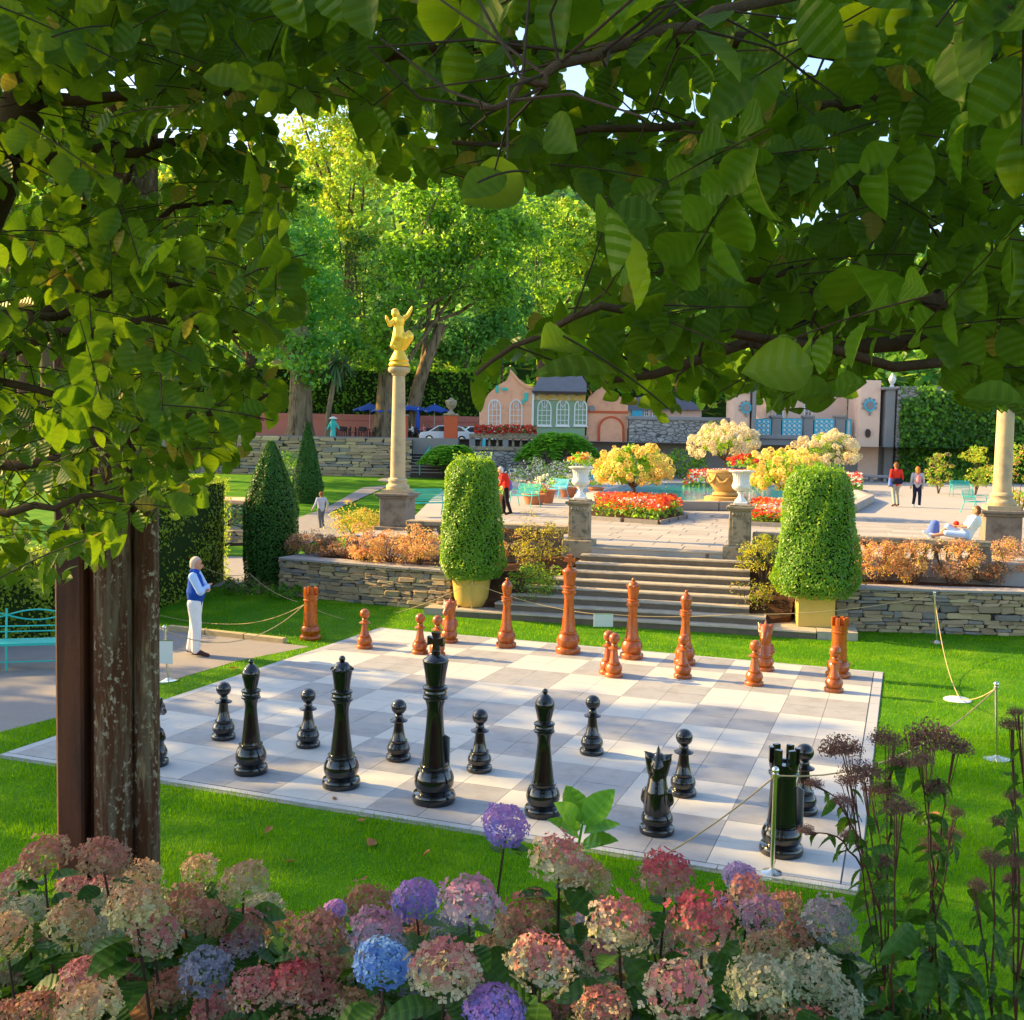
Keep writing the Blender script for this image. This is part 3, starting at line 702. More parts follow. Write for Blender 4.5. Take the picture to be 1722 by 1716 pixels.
def wall_thing(label, a, b, H, thick=.5, coping=None, **kw):
    a, b = np.array(a, float), np.array(b, float); d = b-a; L = np.linalg.norm(d[:2]); rz = math.atan2(d[1], d[0])
    t = thing('stone_wall', label, 'wall', a, rz)
    MB().box(0, L, .05, thick, -.1, H-.01).build('core', M['mortar'], t)
    rubble(t, L, H, **kw)
    if coping:
        x = -.03
        while x < L+.02:
            w = min(rnd.uniform(.5, .95), L+.04-x); mb = MB(); mb.box(x+.003, x+w-.003, -.05+rnd.uniform(-.01, .01), thick+.04, H, H+coping+rnd.uniform(-.004, .004)); link('coping_slab', bev(mb.mesh('coping_slab', M['coping']), .008), t); x += w
    return t
LW0, LW1 = np.array([-9.14, 7.74, 0]), np.array([-4.45, 7.36, 0])
RW0, RW1 = np.array([3.86, 8.82, 0]), np.array([9.6, 10.55, 0])
wall_thing('low dry stone retaining wall left of the steps, orange bushes on top', LW0, LW1, .88, coping=.06)
wall_thing('low dry stone retaining wall right of the steps, behind the leaning post', RW0, RW1, .88, coping=.06, ch=(.06, .17), ln=(.16, .55), cap=298)
wall_thing('short end return of the left dry stone wall by the tall yew', LW0+np.array([.2, 5.0, 0]), LW0+np.array([0, .02, 0]), .88, coping=.06)
# raised beds behind the walls
def bed(name, poly, z0, z1): o = MB().slab(poly, z0, z1).build(name, M['soil']); return struct(o)
bed('left_flower_bed', [LW0[:2]+[.25, .3], LW1[:2]+[0, .3], tp(-4.1, -2.4)[:2], tp(-2.0, -.35)[:2], tp(-2.0, .0)[:2], tp(-8.2, .0)[:2], (-9.0, 9.6)], -.1, .90)
bed('right_flower_bed', [RW0[:2]+[.0, .3], RW1[:2]+[0, .3], tp(11.5, .0)[:2], tp(2.05, .0)[:2], tp(2.05, -.4)[:2], tp(2.6, -1.2)[:2], tp(3.5, -1.4)[:2]], -.1, .90)
# soil slopes beside the steps
def slope(name, pts):
    vs = [tuple(p) for p in pts]; n = len(vs); mb = MB(); mb.add(vs+[(x, y, -.1) for x, y, z in vs], [tuple(range(n))]+[(i, (i+1) % n, (i+1) % n+n, i+n) for i in range(n)]); return struct(mb.build(name, M['soil']))
slope('left_soil_slope', [tp(-4.3, -2.75, .18), tp(-3.0, -2.2, .45), tp(-2.05, -.6, 1.0), tp(-1.95, -.1, 1.2), tp(-2.8, -.2, 1.1), tp(-3.9, -1.8, .93)])
slope('right_soil_slope', [tp(2.25, -2.6, .22), tp(2.85, -2.1, .30), tp(2.95, -1.4, .75), tp(2.7, -.4, 1.0), tp(2.0, -.1, 1.25), tp(1.95, -1.2, .75), tp(1.97, -2.1, .35)])
# plaza
PZ = [tp(-8.2, .02), tp(-2.05, .02), tp(-2.05, -.32), tp(2.05, -.32), tp(2.05, .02), tp(12, .02), gw(60, 40, 0), gw(60, 92, 0), gw(-7, 92, 0)+0, gw(*gl(775, 806, 70)[:2], 0), gw(*gl(728, 838, 46)[:2], 0), tp(-8.2, 4.5)]
struct(MB().slab([p[:2] for p in PZ], -.5, ZT-.012).build('plaza', M['plaza']))
steps = thing('stone_steps', 'broad flight of worn stone steps from the chess lawn up to the plaza', 'steps', tp(0, -3.1), TA)
NS = 9; RS = ZT/NS
sl_ = [-4.25, -3.45, -3.2, -2.95, -2.6, -2.2, -2.0, -1.95, -1.85]; sr_ = [3.35, 2.35, 2.0, 1.98, 1.98, 1.96, 1.95, 1.92, 1.85]
for k in range(NS):
    y0 = .345*k; mb = MB(); top = RS*(k+1)-(.004 if k == NS-1 else 0)
    n = 16; x0, x1 = sl_[k], sr_[k]; ye = y0+.60 if k < NS-1 else y0+.3
    for z_, yy in ((RS*k-.02 if k else -.1, .02),): pass
    vs = []; fs = []
    for i in range(n+1):
        x = x0+(x1-x0)*i/n; j = NP.uniform(-.012, .012); jz = NP.uniform(-.006, .006)
        vs += [(x, y0+.03+j, RS*k-.1), (x, y0+.03+j, top-.05), (x, y0+j, top-.03), (x, y0+j*1.2+.012, top+jz), (x, ye, top)]
    for i in range(n):
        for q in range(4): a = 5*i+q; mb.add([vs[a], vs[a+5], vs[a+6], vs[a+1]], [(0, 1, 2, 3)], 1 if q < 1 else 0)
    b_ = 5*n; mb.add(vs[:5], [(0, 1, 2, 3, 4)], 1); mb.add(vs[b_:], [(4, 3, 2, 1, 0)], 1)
    me = mb.mesh('step', [M['step'], M['riser_shaded']]); bm = bmesh.new(); bm.from_mesh(me); bmesh.ops.remove_doubles(bm, verts=bm.verts[:], dist=1e-5); bmesh.ops.recalc_face_normals(bm, faces=bm.faces[:]); bm.to_mesh(me); bm.free(); link('step', me, steps)
# side landings under the planters
MB().slab([(-5.0, .1), (-4.24, .1), (-4.24, .35), (-3.46, .35), (-3.46, 1.1), (-5.0, 1.1)], -.1, .148).build('side_landing', M['step'], steps)
MB().slab([(2.36, .62), (3.36, .56), (3.37, .02), (4.15, .1), (4.15, 1.9), (2.9, 1.9), (2.36, 1.2)], -.1, .161).build('side_landing', M['step'], steps)
# paving slabs on the near plaza
pav = thing('paving', 'pale irregular flagstones at the head of the steps', 'paving', tp(0, 0, ZT), TA)
PAVM = [MB().box(-.5, .5, -.5, .5, -.02, 0, tx=.004, ty=.004).mesh('flagstone', M['paving']) for _ in range(1)]
yy = .0; cnt = 0
while yy < 16 and cnt < 296:
    h = rnd.uniform(.55, .95); x = -8.0+rnd.uniform(0, .6)
    if yy < .02: x = -1.9
    while x < (9.5 if yy > .02 else 1.7) and cnt < 296:
        w = rnd.uniform(.6, 1.5)
        if yy > 1 or (-1.95 < x and x+w < 2.1): link('flagstone', PAVM[0], pav, (x+w/2, yy+h/2, rnd.uniform(-.001, .001)), None, (w-.018, h-.018, 1)); cnt += 1
        x += w
    yy += h
# carved piers with white urns
def pier(u, vb, label, s):
    p = tp(s, .02, ZT-.75); t = thing('stone_pier', label, 'pier', p, TA)
    b0 = .75
    link('foot', bev(MB().box(-.36, .36, -.36, .36, 0, b0+.14).mesh('foot', M['carved']), .02), t)
    link('shaft', bev(MB().box(-.24, .24, -.24, .24, b0+.14, b0+.96).mesh('shaft', M['carved']), .012), t)
    mb = MB(); mb.box(-.17, .17, -.252, -.235, b0+.22, b0+.82); mb.box(-.252, -.235, -.17, .17, b0+.22, b0+.82); mb.box(.235, .252, -.17, .17, b0+.22, b0+.82); link('carved_panel', bev(mb.mesh('carved_panel', M['carved']), .012), t)
    for k in range(5):
        mb = MB(); mb.ball((-.14+.07*k, -.245, b0+.885), .035, 8, 6); mb.build('rosette', M['carved'], t, 60)
    mb = MB(); mb.box(-.27, .27, -.27, .27, b0+.96, b0+1.0); mb.box(-.31, .31, -.31, .31, b0+1.0, b0+1.06); mb.box(-.25, .25, -.25, .25, b0+1.06, b0+1.10); link('cap', bev(mb.mesh('cap', M['carved']), .01), t)
    return np.array(p)+np.array([0, 0, b0+1.10])
def fluted_urn(p, label):
    t = thing('white_urn', label, 'urn', p, TA, 'white urns on the carved piers')
    link('foot', bev(MB().box(-.15, .15, -.15, .15, 0, .06).mesh('foot', M['white']), .008), t)
    MB().lathe([(.14, .061), (.13, .10), (.085, .14), (.06, .19), (.055, .24), (.09, .27), (.09, .29), (.06, .30)], 28).build('stem', M['white'], t, 45)
    prof = [(.05, .301), (.12, .31), (.19, .36), (.215, .42), (.205, .47)]; MB().lathe(prof, 28).build('bowl', M['white'], t, 45)
    mb = MB(); vs = []; fs = []; seg = 72
    for j, (r, z) in enumerate([(.19, .471), (.175, .55), (.185, .65), (.215, .73)]):
        for i in range(seg): rr = r*(1+(.035 if i % 3 else -.03)); a = 2*math.pi*i/seg; vs.append((rr*math.cos(a), rr*math.sin(a), z))
    for j in range(3):
        for i in range(seg): k = (i+1) % seg; fs.append((j*seg+i, j*seg+k, (j+1)*seg+k, (j+1)*seg+i))
    mb.add(vs, fs); mb.build('fluted_body', M['white'], t, 30)
    MB().lathe([(.20, .731), (.25, .735), (.29, .755), (.30, .775), (.28, .79), (.24, .785), (.22, .74)], 32).build('rim', M['white'], t, 45)
    return t
def flower_tuft(name, label, p, cat, r, h, petals, n=260, size=.075, leaf='f_green', group=None):
    t = thing(name, label, cat, p, 0, group)
    P, Q = clumpy((0, 0, h*.45), (r, r, h*.45), 14, n//14, r*.3, low=-.3); cards('leaf_mass', P, Q, size, M[leaf], t, kind='stuff')
    P, Q = clumpy((0, 0, h*.55), (r*1.05, r*1.05, h*.55), 18, n//14, r*.22, low=-.05, jit=.4); cards('bloom', P, Q+np.array([0, 0, .5]), size*.95, [M[k] for k in petals], t, .9, NP.randint(0, len(petals), len(P)), kind='stuff')
    return t
pl = pier(980, 918, 'carved stone pier at the left head of the steps', -2.12)
pr_ = pier(1246, 928, 'carved stone pier at the right head of the steps', 1.66)
fluted_urn(pl, 'white fluted urn on the left pier, yellow and orange flowers above it'); fluted_urn(pr_, 'white fluted urn on the right pier, red and orange flowers above it')
flower_tuft('urn_flowers', 'tuft of yellow and orange flowers growing in the left white urn', pl+np.array([0, 0, .74]), 'flowers', .30, .34, ['p_orange', 'p_yellow', 'p_yellow', 'p_orange'])
flower_tuft('urn_flowers', 'tuft of red and orange flowers growing in the right white urn', pr_+np.array([0, 0, .74]), 'flowers', .33, .40, ['p_red', 'p_orange', 'p_orange', 'p_red'])
# balustrades
BALM = MB().lathe([(.085, 0), (.085, .05), (.05, .07), (.055, .10), (.085, .18), (.08, .25), (.045, .42), (.04, .50), (.06, .53), (.08, .55), (.08, .60)], 12).mesh('baluster', M['carved'], 45)
def balustrade(label, s0, s1, zb, zt, n, solid=(), pier_at=()):
    L = s1-s0; t = thing('balustrade', label, 'balustrade', tp(s0, .12, zb), TA); H = zt-zb
    link('plinth_course', bev(MB().box(0, L, -.14, .14, -.1, .10).mesh('plinth_course', M['plinth']), .01), t)
    k = max(1, int(L/1.6)); a = L/k
    for i in range(k): link('rail', bev(MB().box(i*a+.003, (i+1)*a-.003, -.19, .19, H-.13, H).mesh('rail', M['carved']), .02), t)
    link('rail_moulding', MB().box(.02, L-.02, -.15, .15, H-.19, H-.132).mesh('rail_moulding', M['plinth']), t)
    for x in pier_at: link('dado', bev(MB().box(x-.22, x+.22, -.15, .15, .10, H-.19).mesh('dado', M['plinth']), .01), t)
    for (a0, b0) in solid: link('solid_panel', bev(MB().box(a0, b0, -.10, .10, .10, H-.19).mesh('solid_panel', M['plinth']), .01), t)
    x = .15; d = L/n
    for i in range(n):
        x = d*(i+.5)
        if any(abs(x-q) < .32 for q in pier_at) or any(a0-.08 < x < b0+.08 for a0, b0 in solid): continue
        link('baluster', BALM, t, (x, 0, .10), None, (1.15, 1.15, (H-.29)/.60))
    return t
balustrade('stone balustrade between the left pier and the gilded statue column', -6.55, -2.40, .92, 1.84, 17, [(2.6, 4.0)], [.25, 2.35])
balustrade('stone balustrade right of the steps ending at the tall right column', 1.95, 7.05, .92, 1.86, 21, [(0.0, 1.0)], [1.2, 3.1, 4.9])
# columns
def column(label, p, sh, r=.205, wp=.38, hp=1.05, rz=TA, cap_=True):
    t = thing('stone_column', label, 'column', p, rz)
    link('plinth_base', bev(MB().box(-wp-.12, wp+.12, -wp-.12, wp+.12, -.5, .14).mesh('plinth_base', M['plinth']), .015), t)
    link('plinth', bev(MB().box(-wp, wp, -wp, wp, .14, hp-.14).mesh('plinth', M['plinth']), .012), t)
    mb = MB(); mb.box(-wp-.06, wp+.06, -wp-.06, wp+.06, hp-.14, hp-.07); mb.box(-wp-.12, wp+.12, -wp-.12, wp+.12, hp-.07, hp); link('plinth_cap', bev(mb.mesh('plinth_cap', M['plinth']), .015), t)
    mb = MB(); mb.box(-wp*.92, wp*.92, -wp*.92, wp*.92, hp, hp+.10); mb.lathe([(r*1.5, hp+.10), (r*1.58, hp+.16), (r*1.5, hp+.22), (r*1.25, hp+.25), (r*1.2, hp+.30), (r*1.32, hp+.34), (r*1.25, hp+.38), (r*1.05, hp+.42)], 32); mb.build('base_moulding', M['shaft'], t, 45)
    z0 = hp+.42; prof = [(r*(1.0-.2*(k/10)**1.6), z0+sh*k/10) for k in range(11)]; MB().lathe(prof, 36).build('shaft', M['shaft'], t, 50)
    zc = z0+sh
    MB().lathe([(r*.80, zc), (r*.95, zc+.03), (r*.95, zc+.06), (r*1.35, zc+.10), (r*1.48, zc+.16), (r*1.4, zc+.22), (r*1.05, zc+.26)], 32).build('capital', M['shaft'], t, 45)
    return np.array(p)+np.array([0, 0, zc+.26])
pc = gz(668, 893, 1.35)
top = column('tall slim stone column carrying the gilded statue', pc, 2.78)
st = thing('gilded_statue', 'gilded dancing figure with one arm raised, on top of the tall left column', 'statue', top, GRZ); st.scale = (1.12, 1.12, 1.16)
MB().lathe([(.25, 0), (.26, .04), (.22, .10), (.24, .14), (.19, .22), (.15, .30), (.12, .36), (.10, .38)], 28).build('pedestal', M['gold'], st, 45)
fig = [((-.04, 0, .36), (-.02, 0, .62), .075, .10), ((-.10, -.02, .62), (-.05, 0, .80), .085, .12), ((.02, 0, .40), (.10, 0, .72), .08, .13), ((.10, .02, .50), (.22, .03, .78), .09, .12), ((.20, .02, .72), (.23, .02, .90), .10, .05),
       ((-.02, 0, .78), (-.02, 0, 1.02), .145, .115), ((-.02, 0, 1.02), (-.01, 0, 1.22), .105, .125), ((-.01, 0, 1.24), (-.07, 0, 1.40), .06, .05), ((-.10, -.01, 1.42), (-.11, -.01, 1.47), .095, .085),
       ((.08, 0, 1.27), (.20, -.03, 1.38), .06, .045), ((.20, -.03, 1.38), (.28, -.04, 1.54), .045, .035), ((.28, -.04, 1.54), (.30, -.05, 1.62), .035, .022),
       ((-.10, 0, 1.26), (-.23, -.08, 1.10), .06, .05), ((-.23, -.08, 1.10), (-.30, -.12, 1.26), .045, .035), ((-.30, -.12, 1.26), (-.31, -.12, 1.33), .04, .025),
       ((-.12, -.03, .66), (-.17, -.05, .50), .06, .05), ((-.17, -.05, .50), (-.05, -.02, .42), .05, .05)]
link('figure', blob('figure', [tuple(np.array(c[i])*np.array([1, 1, .82])+np.array([0, 0, .06]) if i < 2 else c[i]*1.08 for i in range(4)) for c in fig], .016, M['gold'], 2), st)
pc2 = gz(1680, 935, 1.35)
column('golden stone column at the right edge, its top lost in the leaves', pc2, 3.6, .205, .40, 1.1)

# ---------------------------------------------------------------- planters with clipped cones
def topiary(label, plabel, p, rz, w, hbase, top_h, rb, rt, roundpot):
    t = thing('planter', plabel, 'planter', p, rz)
    if roundpot:
        MB().lathe([(w*.36, 0), (w*.44, .04), (w*.53, .22), (w*.60, hbase-.06), (w*.62, hbase), (w*.54, hbase), (w*.52, hbase-.08)], 40).build('pot', M['pot'], t, 50)
    else:
        link('pot', bev(MB().box(-w/2-.03, w/2+.03, -w/2-.03, w/2+.03, 0, hbase, tx=.0, ty=.0).mesh('pot', M['pot']), .012), t)
        MB().box(-w/2-.05, w/2+.05, -w/2-.05, w/2+.05, hbase-.05, hbase+.0).build('rim', M['pot'], t)
    MB().slab([(w*.45*math.cos(a), w*.45*math.sin(a)) for a in np.linspace(0, 6.283, 17)[:-1]], hbase-.12, hbase-.05).build('soil', M['soil'], t)
    z0 = hbase-.05
    b = thing('topiary_tree', label, 'topiary', np.array(p)+np.array([0, 0, z0]), rz, 'clipped cone trees in yellow planters')
    MB().tube([(0, 0, -.05), (.01, 0, top_h*.7)], [.06, .03], 8).build('trunk', M['bark'], b)
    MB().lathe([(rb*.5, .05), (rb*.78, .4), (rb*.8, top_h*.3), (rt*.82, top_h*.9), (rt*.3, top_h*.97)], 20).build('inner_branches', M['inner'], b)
    n = 21000; z = NP.uniform(0, 1, n); th = NP.uniform(0, 2*math.pi, n)
    def prof(z): return np.where(z < .12, rb*(.78+.22*z/.12), rb+(rt-rb)*np.clip((z-.12)/.88, 0, 1)**.8)*np.where(z > .9, np.sqrt(np.clip(1-((z-.9)/.145)**2, .05, 1)), 1)
    lump = 1+.05*np.sin(3*th+5*z)+.04*np.sin(7*th-11*z)
    rr = prof(z)*lump*(1-np.abs(NP.normal(0, .06, n)))
    side = np.stack([rr*np.cos(th), rr*np.sin(th), z*top_h], 1); ns = np.stack([np.cos(th), np.sin(th), .35+0*th], 1)+NP.normal(0, .40, (n, 3))
    m = 1500; r2 = rt*.86*np.sqrt(NP.uniform(0, 1, m)); t2 = NP.uniform(0, 6.283, m); topp = np.stack([r2*np.cos(t2), r2*np.sin(t2), top_h+NP.uniform(-.05, .05, m)-.10*(r2/rt)**2], 1); nt_ = NP.normal(0, .5, (m, 3))+np.array([0, 0, 1])
    m2 = 260; r3 = rt*.85*np.sqrt(NP.uniform(0, 1, m2)); t3 = NP.uniform(0, 6.283, m2); sp = np.stack([r3*np.cos(t3), r3*np.sin(t3), top_h+np.abs(NP.normal(.06, .05, m2))], 1)
    core = 1600; zc = NP.uniform(.02, .98, core); tc = NP.uniform(0, 6.283, core); rc = prof(zc)*NP.uniform(.45, .85, core); cp = np.stack([rc*np.cos(tc), rc*np.sin(tc), zc*top_h], 1)
    k2 = 380; zs_ = NP.uniform(.05, 1, k2); ts_ = NP.uniform(0, 6.283, k2); rs_ = prof(zs_)*(1+np.abs(NP.normal(.05, .035, k2))); cp = np.concatenate([cp, np.stack([rs_*np.cos(ts_), rs_*np.sin(ts_), zs_*top_h], 1)]); core += k2
    P = np.concatenate([side, topp, sp, cp]); Q = np.concatenate([ns, nt_, NP.normal(0, 1, (m2, 3)), NP.normal(0, 1, (core, 3))])
    cards('crown', P, Q, .058, M['f_top'], b, .62, kind=None)
    return t
pL = gz(792, 1020, .15); pR = gz(1369, 1050, .16)
topiary('clipped conical tree with a bright tufted top in the round yellow planter', 'round tapered yellow planter left of the steps', pL, TA, .72, .70, 2.62, .75, .55, True)
topiary('wide clipped conical tree in the square yellow planter right of the steps', 'square yellow planter right of the steps', pR, TA+R(4), .68, .66, 2.60, .93, .62, False)

# ---------------------------------------------------------------- shrubs
def shrub(name, label, p, r, h, leaf, cat='shrub', n=700, size=.07, group=None, upright=.4, stems=True, low=-.85, ncl=26, asp=.5):
    t = thing(name, label, cat, p, 0, group)
    if stems:
        mb = MB()
        for k in range(6):
            a = rnd.uniform(0, 6.28); mb.tube([(0, 0, -.05), (.4*r*math.cos(a), .4*r*math.sin(a), h*.4), (.75*r*math.cos(a+.3), .75*r*math.sin(a+.3), h*.8)], [.012+.01*h, .01, .005], 5)
        mb.build('stem', M['bark'], t)
    P, Q = clumpy((0, 0, h*.5), (r, r, h*.52), ncl, n//ncl, min(r, h)*.34, low=low, fill=.55); P[:, 2] = np.maximum(P[:, 2], .01)
    lm = leaf if isinstance(leaf, (list, tuple)) else [leaf]
    cards('foliage', P, Q, size, [M[k] for k in lm], t, asp, NP.randint(0, len(lm), len(P)), up=upright)
    return t
gA = 'rusty orange azalea bushes along the terrace wall'
for (u, v, r, h, lf, l) in ((520, 935, .55, .55, 'f_rustleaf', 'grey brown bush at the left end of the terrace wall'), (572, 938, .50, .50, 'f_rustleaf', 'purplish brown bush second from the left end of the wall'),
                        (612, 945, .45, .80, 'f_azalea', 'orange azalea left of the column plinth'), (655, 948, .50, .75, 'f_azalea', 'orange azalea in front of the statue column plinth'),
                        (706, 952, .50, .85, 'f_azalea', 'orange azalea right of the column plinth, touching the clipped cone'), (860, 945, .42, .85, 'f_azalea', 'pale orange azalea just right of the left clipped cone'),
                        (1474, 981, .50, .95, 'f_azalea', 'orange azalea nearest the right clipped cone'), (1540, 983, .50, .90, 'f_azalea', 'orange azalea in the middle of the right wall'),
                        (1598, 983, .50, .95, 'f_azalea', 'orange azalea below the reclining sitter'), (1652, 983, .45, .55, 'f_rustleaf', 'low brown bush before the right column plinth'), (1705, 983, .50, 1.05, 'f_azalea', 'orange azalea at the right edge of the photo')):
    shrub('azalea_bush', l, gz(u, v, .9), r*1.15, h*1.08, [lf, lf+'2', lf, 'f_gold', lf+'2', lf+'2'] if lf == 'f_azalea' else [lf, lf, 'f_azalea'], 'bush', 2600, .055, gA)
shrub('maple_shrub', 'golden Japanese maple left of the left stone pier', gz(905, 960, .8), .75, 1.35, ['f_gold', 'f_gold', 'f_rustleaf'], 'shrub', 2200, .06)
shrub('green_shrub', 'dark green shrub at the foot of the golden maple beside the steps', gz(890, 1005, .35), .75, .75, ['f_deep', 'f_green', 'f_gold'], 'shrub', 1700, .07)
shrub('maple_shrub', 'golden green maple right of the steps beside the right clipped cone', gz(1285, 985, .75), .62, 1.25, ['f_gold', 'f_gold', 'f_hedge'], 'shrub', 2000, .06)
shrub('maple_shrub', 'low golden shrub spilling over the right side of the steps', gz(1262, 1020, .4), .5, .5, ['f_gold', 'f_hedge', 'f_rustleaf'], 'shrub', 1000, .06)
gR = 'yellow orange rose bushes by the statue column'
for (u, v, r, h, l) in ((585, 905, .75, .95, 'yellow rose bush beyond the wall, nearest the walking boy'), (615, 900, .7, .8, 'yellow and orange rose bush just left of the column plinth'), (630, 898, .5, .55, 'small yellow rose bush against the column plinth')):
    shrub('rose_bush', l, gz(u, v, .9), r, h, ['f_gold', 'f_yellow', 'f_azalea', 'f_yellow'], 'bush', 1300, .08, gR)
# clipped yews and hedges
def yew(label, p, H, rfun, leaf='f_yew', n=15000, size=.075, cat='topiary'):
    t = thing('clipped_yew', label, cat, p, 0)
    MB().tube([(0, 0, -.1), (0, 0, H*.5)], [.10, .06], 8).build('trunk', M['bark'], t)
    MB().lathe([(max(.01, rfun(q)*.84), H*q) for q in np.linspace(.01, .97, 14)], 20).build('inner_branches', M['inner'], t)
    z = NP.uniform(0, 1, n); th = NP.uniform(0, 6.283, n); rr = np.vectorize(rfun)(z)*(1+.035*np.sin(4*th+6*z)+.025*np.sin(9*th-8*z))*(1-np.abs(NP.normal(0, .035, n)))
    P = np.stack([rr*np.cos(th), rr*np.sin(th), z*H], 1); Q = np.stack([np.cos(th), np.sin(th), .4+0*z], 1)+NP.normal(0, .5, (n, 3))
    k = n//4; zc = NP.uniform(.02, .97, k); tc = NP.uniform(0, 6.283, k); rc = np.vectorize(rfun)(zc)*NP.uniform(.3, .85, k)
    P = np.concatenate([P, np.stack([rc*np.cos(tc), rc*np.sin(tc), zc*H], 1)]); Q = np.concatenate([Q, NP.normal(0, 1, (k, 3))])
    cards('crown', P, Q, size, M[leaf], t, .5, up=.8); return t
yew('broad shouldered dark clipped yew left of the stone wall', gz(455, 985, 0), 3.75, lambda z: .62 if z < .02 else (.62+.10*min(1, z/.25) if z < .55 else max(.03, .72*(1-(z-.55)/.47)**.8)))
pY = gh(517, 846); yew('slender dark cone yew by the sloping path', pY, 135*dist(pY)/1760, lambda z: .22*math.sin(math.pi*min(.5, z*1.6+.14))*4.0 if z < .22 else max(.02, .86*(1-((z-.22)/.80))**.85), size=.10)
def hedge_box(label, poly, z0, z1, leaf, n, size, name='hedge', cat='hedge', wob=.06):
    poly = [np.array(p[:2], float) for p in poly]; c = sum(poly)/len(poly); t = thing(name, label, cat, (c[0], c[1], z0), 0)
    E = [(poly[i]-c, poly[(i+1) % len(poly)]-c) for i in range(len(poly))]; Ls = [np.linalg.norm(b-a) for a, b in E]; H = z1-z0
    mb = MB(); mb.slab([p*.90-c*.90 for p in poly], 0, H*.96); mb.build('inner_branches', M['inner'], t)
    P = []; Q = []
    area = sum(Ls)*H
    for (a, b), L in zip(E, Ls):
        k = int(n*.75*L*H/area); q = NP.uniform(0, 1, k)[:, None]; xy = a+(b-a)*q; nn = np.array([(b-a)[1], -(b-a)[0], 0])/L
        if nn[:2]@((a+b)/2) < 0: nn = -nn
        z = NP.uniform(0, H, k); off = wob*np.sin(xy[:, 0]*4+z*3)+NP.normal(0, wob*.6, k)
        P.append(np.concatenate([xy, z[:, None]], 1)+nn*off[:, None]); Q.append(nn+NP.normal(0, .55, (k, 3))+np.array([0, 0, .25]))
    k = int(n*.25); w = NP.dirichlet(np.ones(len(poly)), k); xy = w@np.array([p-c for p in poly]); P.append(np.concatenate([xy, H+NP.normal(0, wob, (k, 1))], 1)); Q.append(NP.normal(0, .5, (k, 3))+np.array([0, 0, 1]))
    cards('foliage', np.concatenate(P), np.concatenate(Q), size, M[leaf], t, .6, up=.3); return t
h0, h1 = gz(262, 1030, 0), gz(348, 985, 0)
hedge_box('clipped light green hedge behind the standing man', [gz(200, 1050, 0), gz(318, 1005, 0), gz(318, 1005, 0)+FWD*3.4, gz(200, 1050, 0)+FWD*3.4], 0, 2.75, 'f_hedge', 9000, .09)
hedge_box('long clipped hedge behind the turquoise bench', [gz(-260, 1105, 0), gz(95, 1072, 0), gz(95, 1072, 0)+FWD*1.8, gz(-260, 1105, 0)+FWD*1.8], 0, 1.55, 'f_hedge', 9000, .08)
shrub('ground_cover', 'grey green trailing plants at the foot of the broad yew', gz(430, 1000, 0), .9, .42, ['f_deep', 'f_rustleaf', 'f_green'], 'plant', 900, .08)
shrub('ground_cover', 'trailing dark plant between the yew and the stone wall corner', gz(478, 1006, 0), .45, .35, ['f_deep', 'f_green'], 'plant', 500, .08)
shrub('green_shrub', 'leafy green shrub by the retaining wall behind the slender cone yew', gh(495, 812), 1.5, 1.9, ['f_green', 'f_deep'], 'shrub', 900, .2)
# timber edging beside the path
e0, e1 = gz(285, 1060, 0), gz(480, 1082, 0)
mb = MB(); d_ = e1-e0; L_ = np.linalg.norm(d_); tb = thing('path_edging', 'weathered timber edging between the left path and the lawn', 'edging', e0, math.atan2(d_[1], d_[0]))
for k in range(3): link('timber', bev(MB().box(k*L_/3+.01, (k+1)*L_/3-.01, -.06, .06, -.05, .10).mesh('timber', M['stone_c']), .01), tb)

# ---------------------------------------------------------------- people
def V3(*a): return np.array(a, float)
STAND_LEGS = [(V3(.09, 0, .92), V3(.095, .015, .50), V3(.10, -.015, .085), V3(.115, .15, .035)), (V3(-.09, 0, .92), V3(-.095, .015, .50), V3(-.10, -.015, .085), V3(-.115, .15, .035))]
def hand_caps(w, d, side, curl=.5, s=1.0):
    """palm, four unequal bent fingers and a thumb leaving the side of the palm"""
    d = np.array(d, float); d /= np.linalg.norm(d); up = np.array([side*.3, .25, .2]); n = np.cross(d, up); n /= np.linalg.norm(n); a = np.cross(n, d)
    pe = w+d*.085*s; C = [(w, pe, .027*s, .030*s, (1.0, .75))]
    for k, L in enumerate((.066, .076, .070, .054)):
        o = pe+a*(k-1.5)*.0205*s; m = o+d*L*.55*s+n*curl*.012*s; e = m+d*L*.45*s+n*curl*.035*s; C += [(o, m, .0095*s, .0088*s), (m, e, .0088*s, .0075*s)]
    o = w+d*.025*s-a*.030*s; m = o+d*.03*s-a*.028*s; C += [(o, m, .012*s, .010*s), (m, m+d*.032*s-a*.004*s, .010*s, .008*s)]
    return C
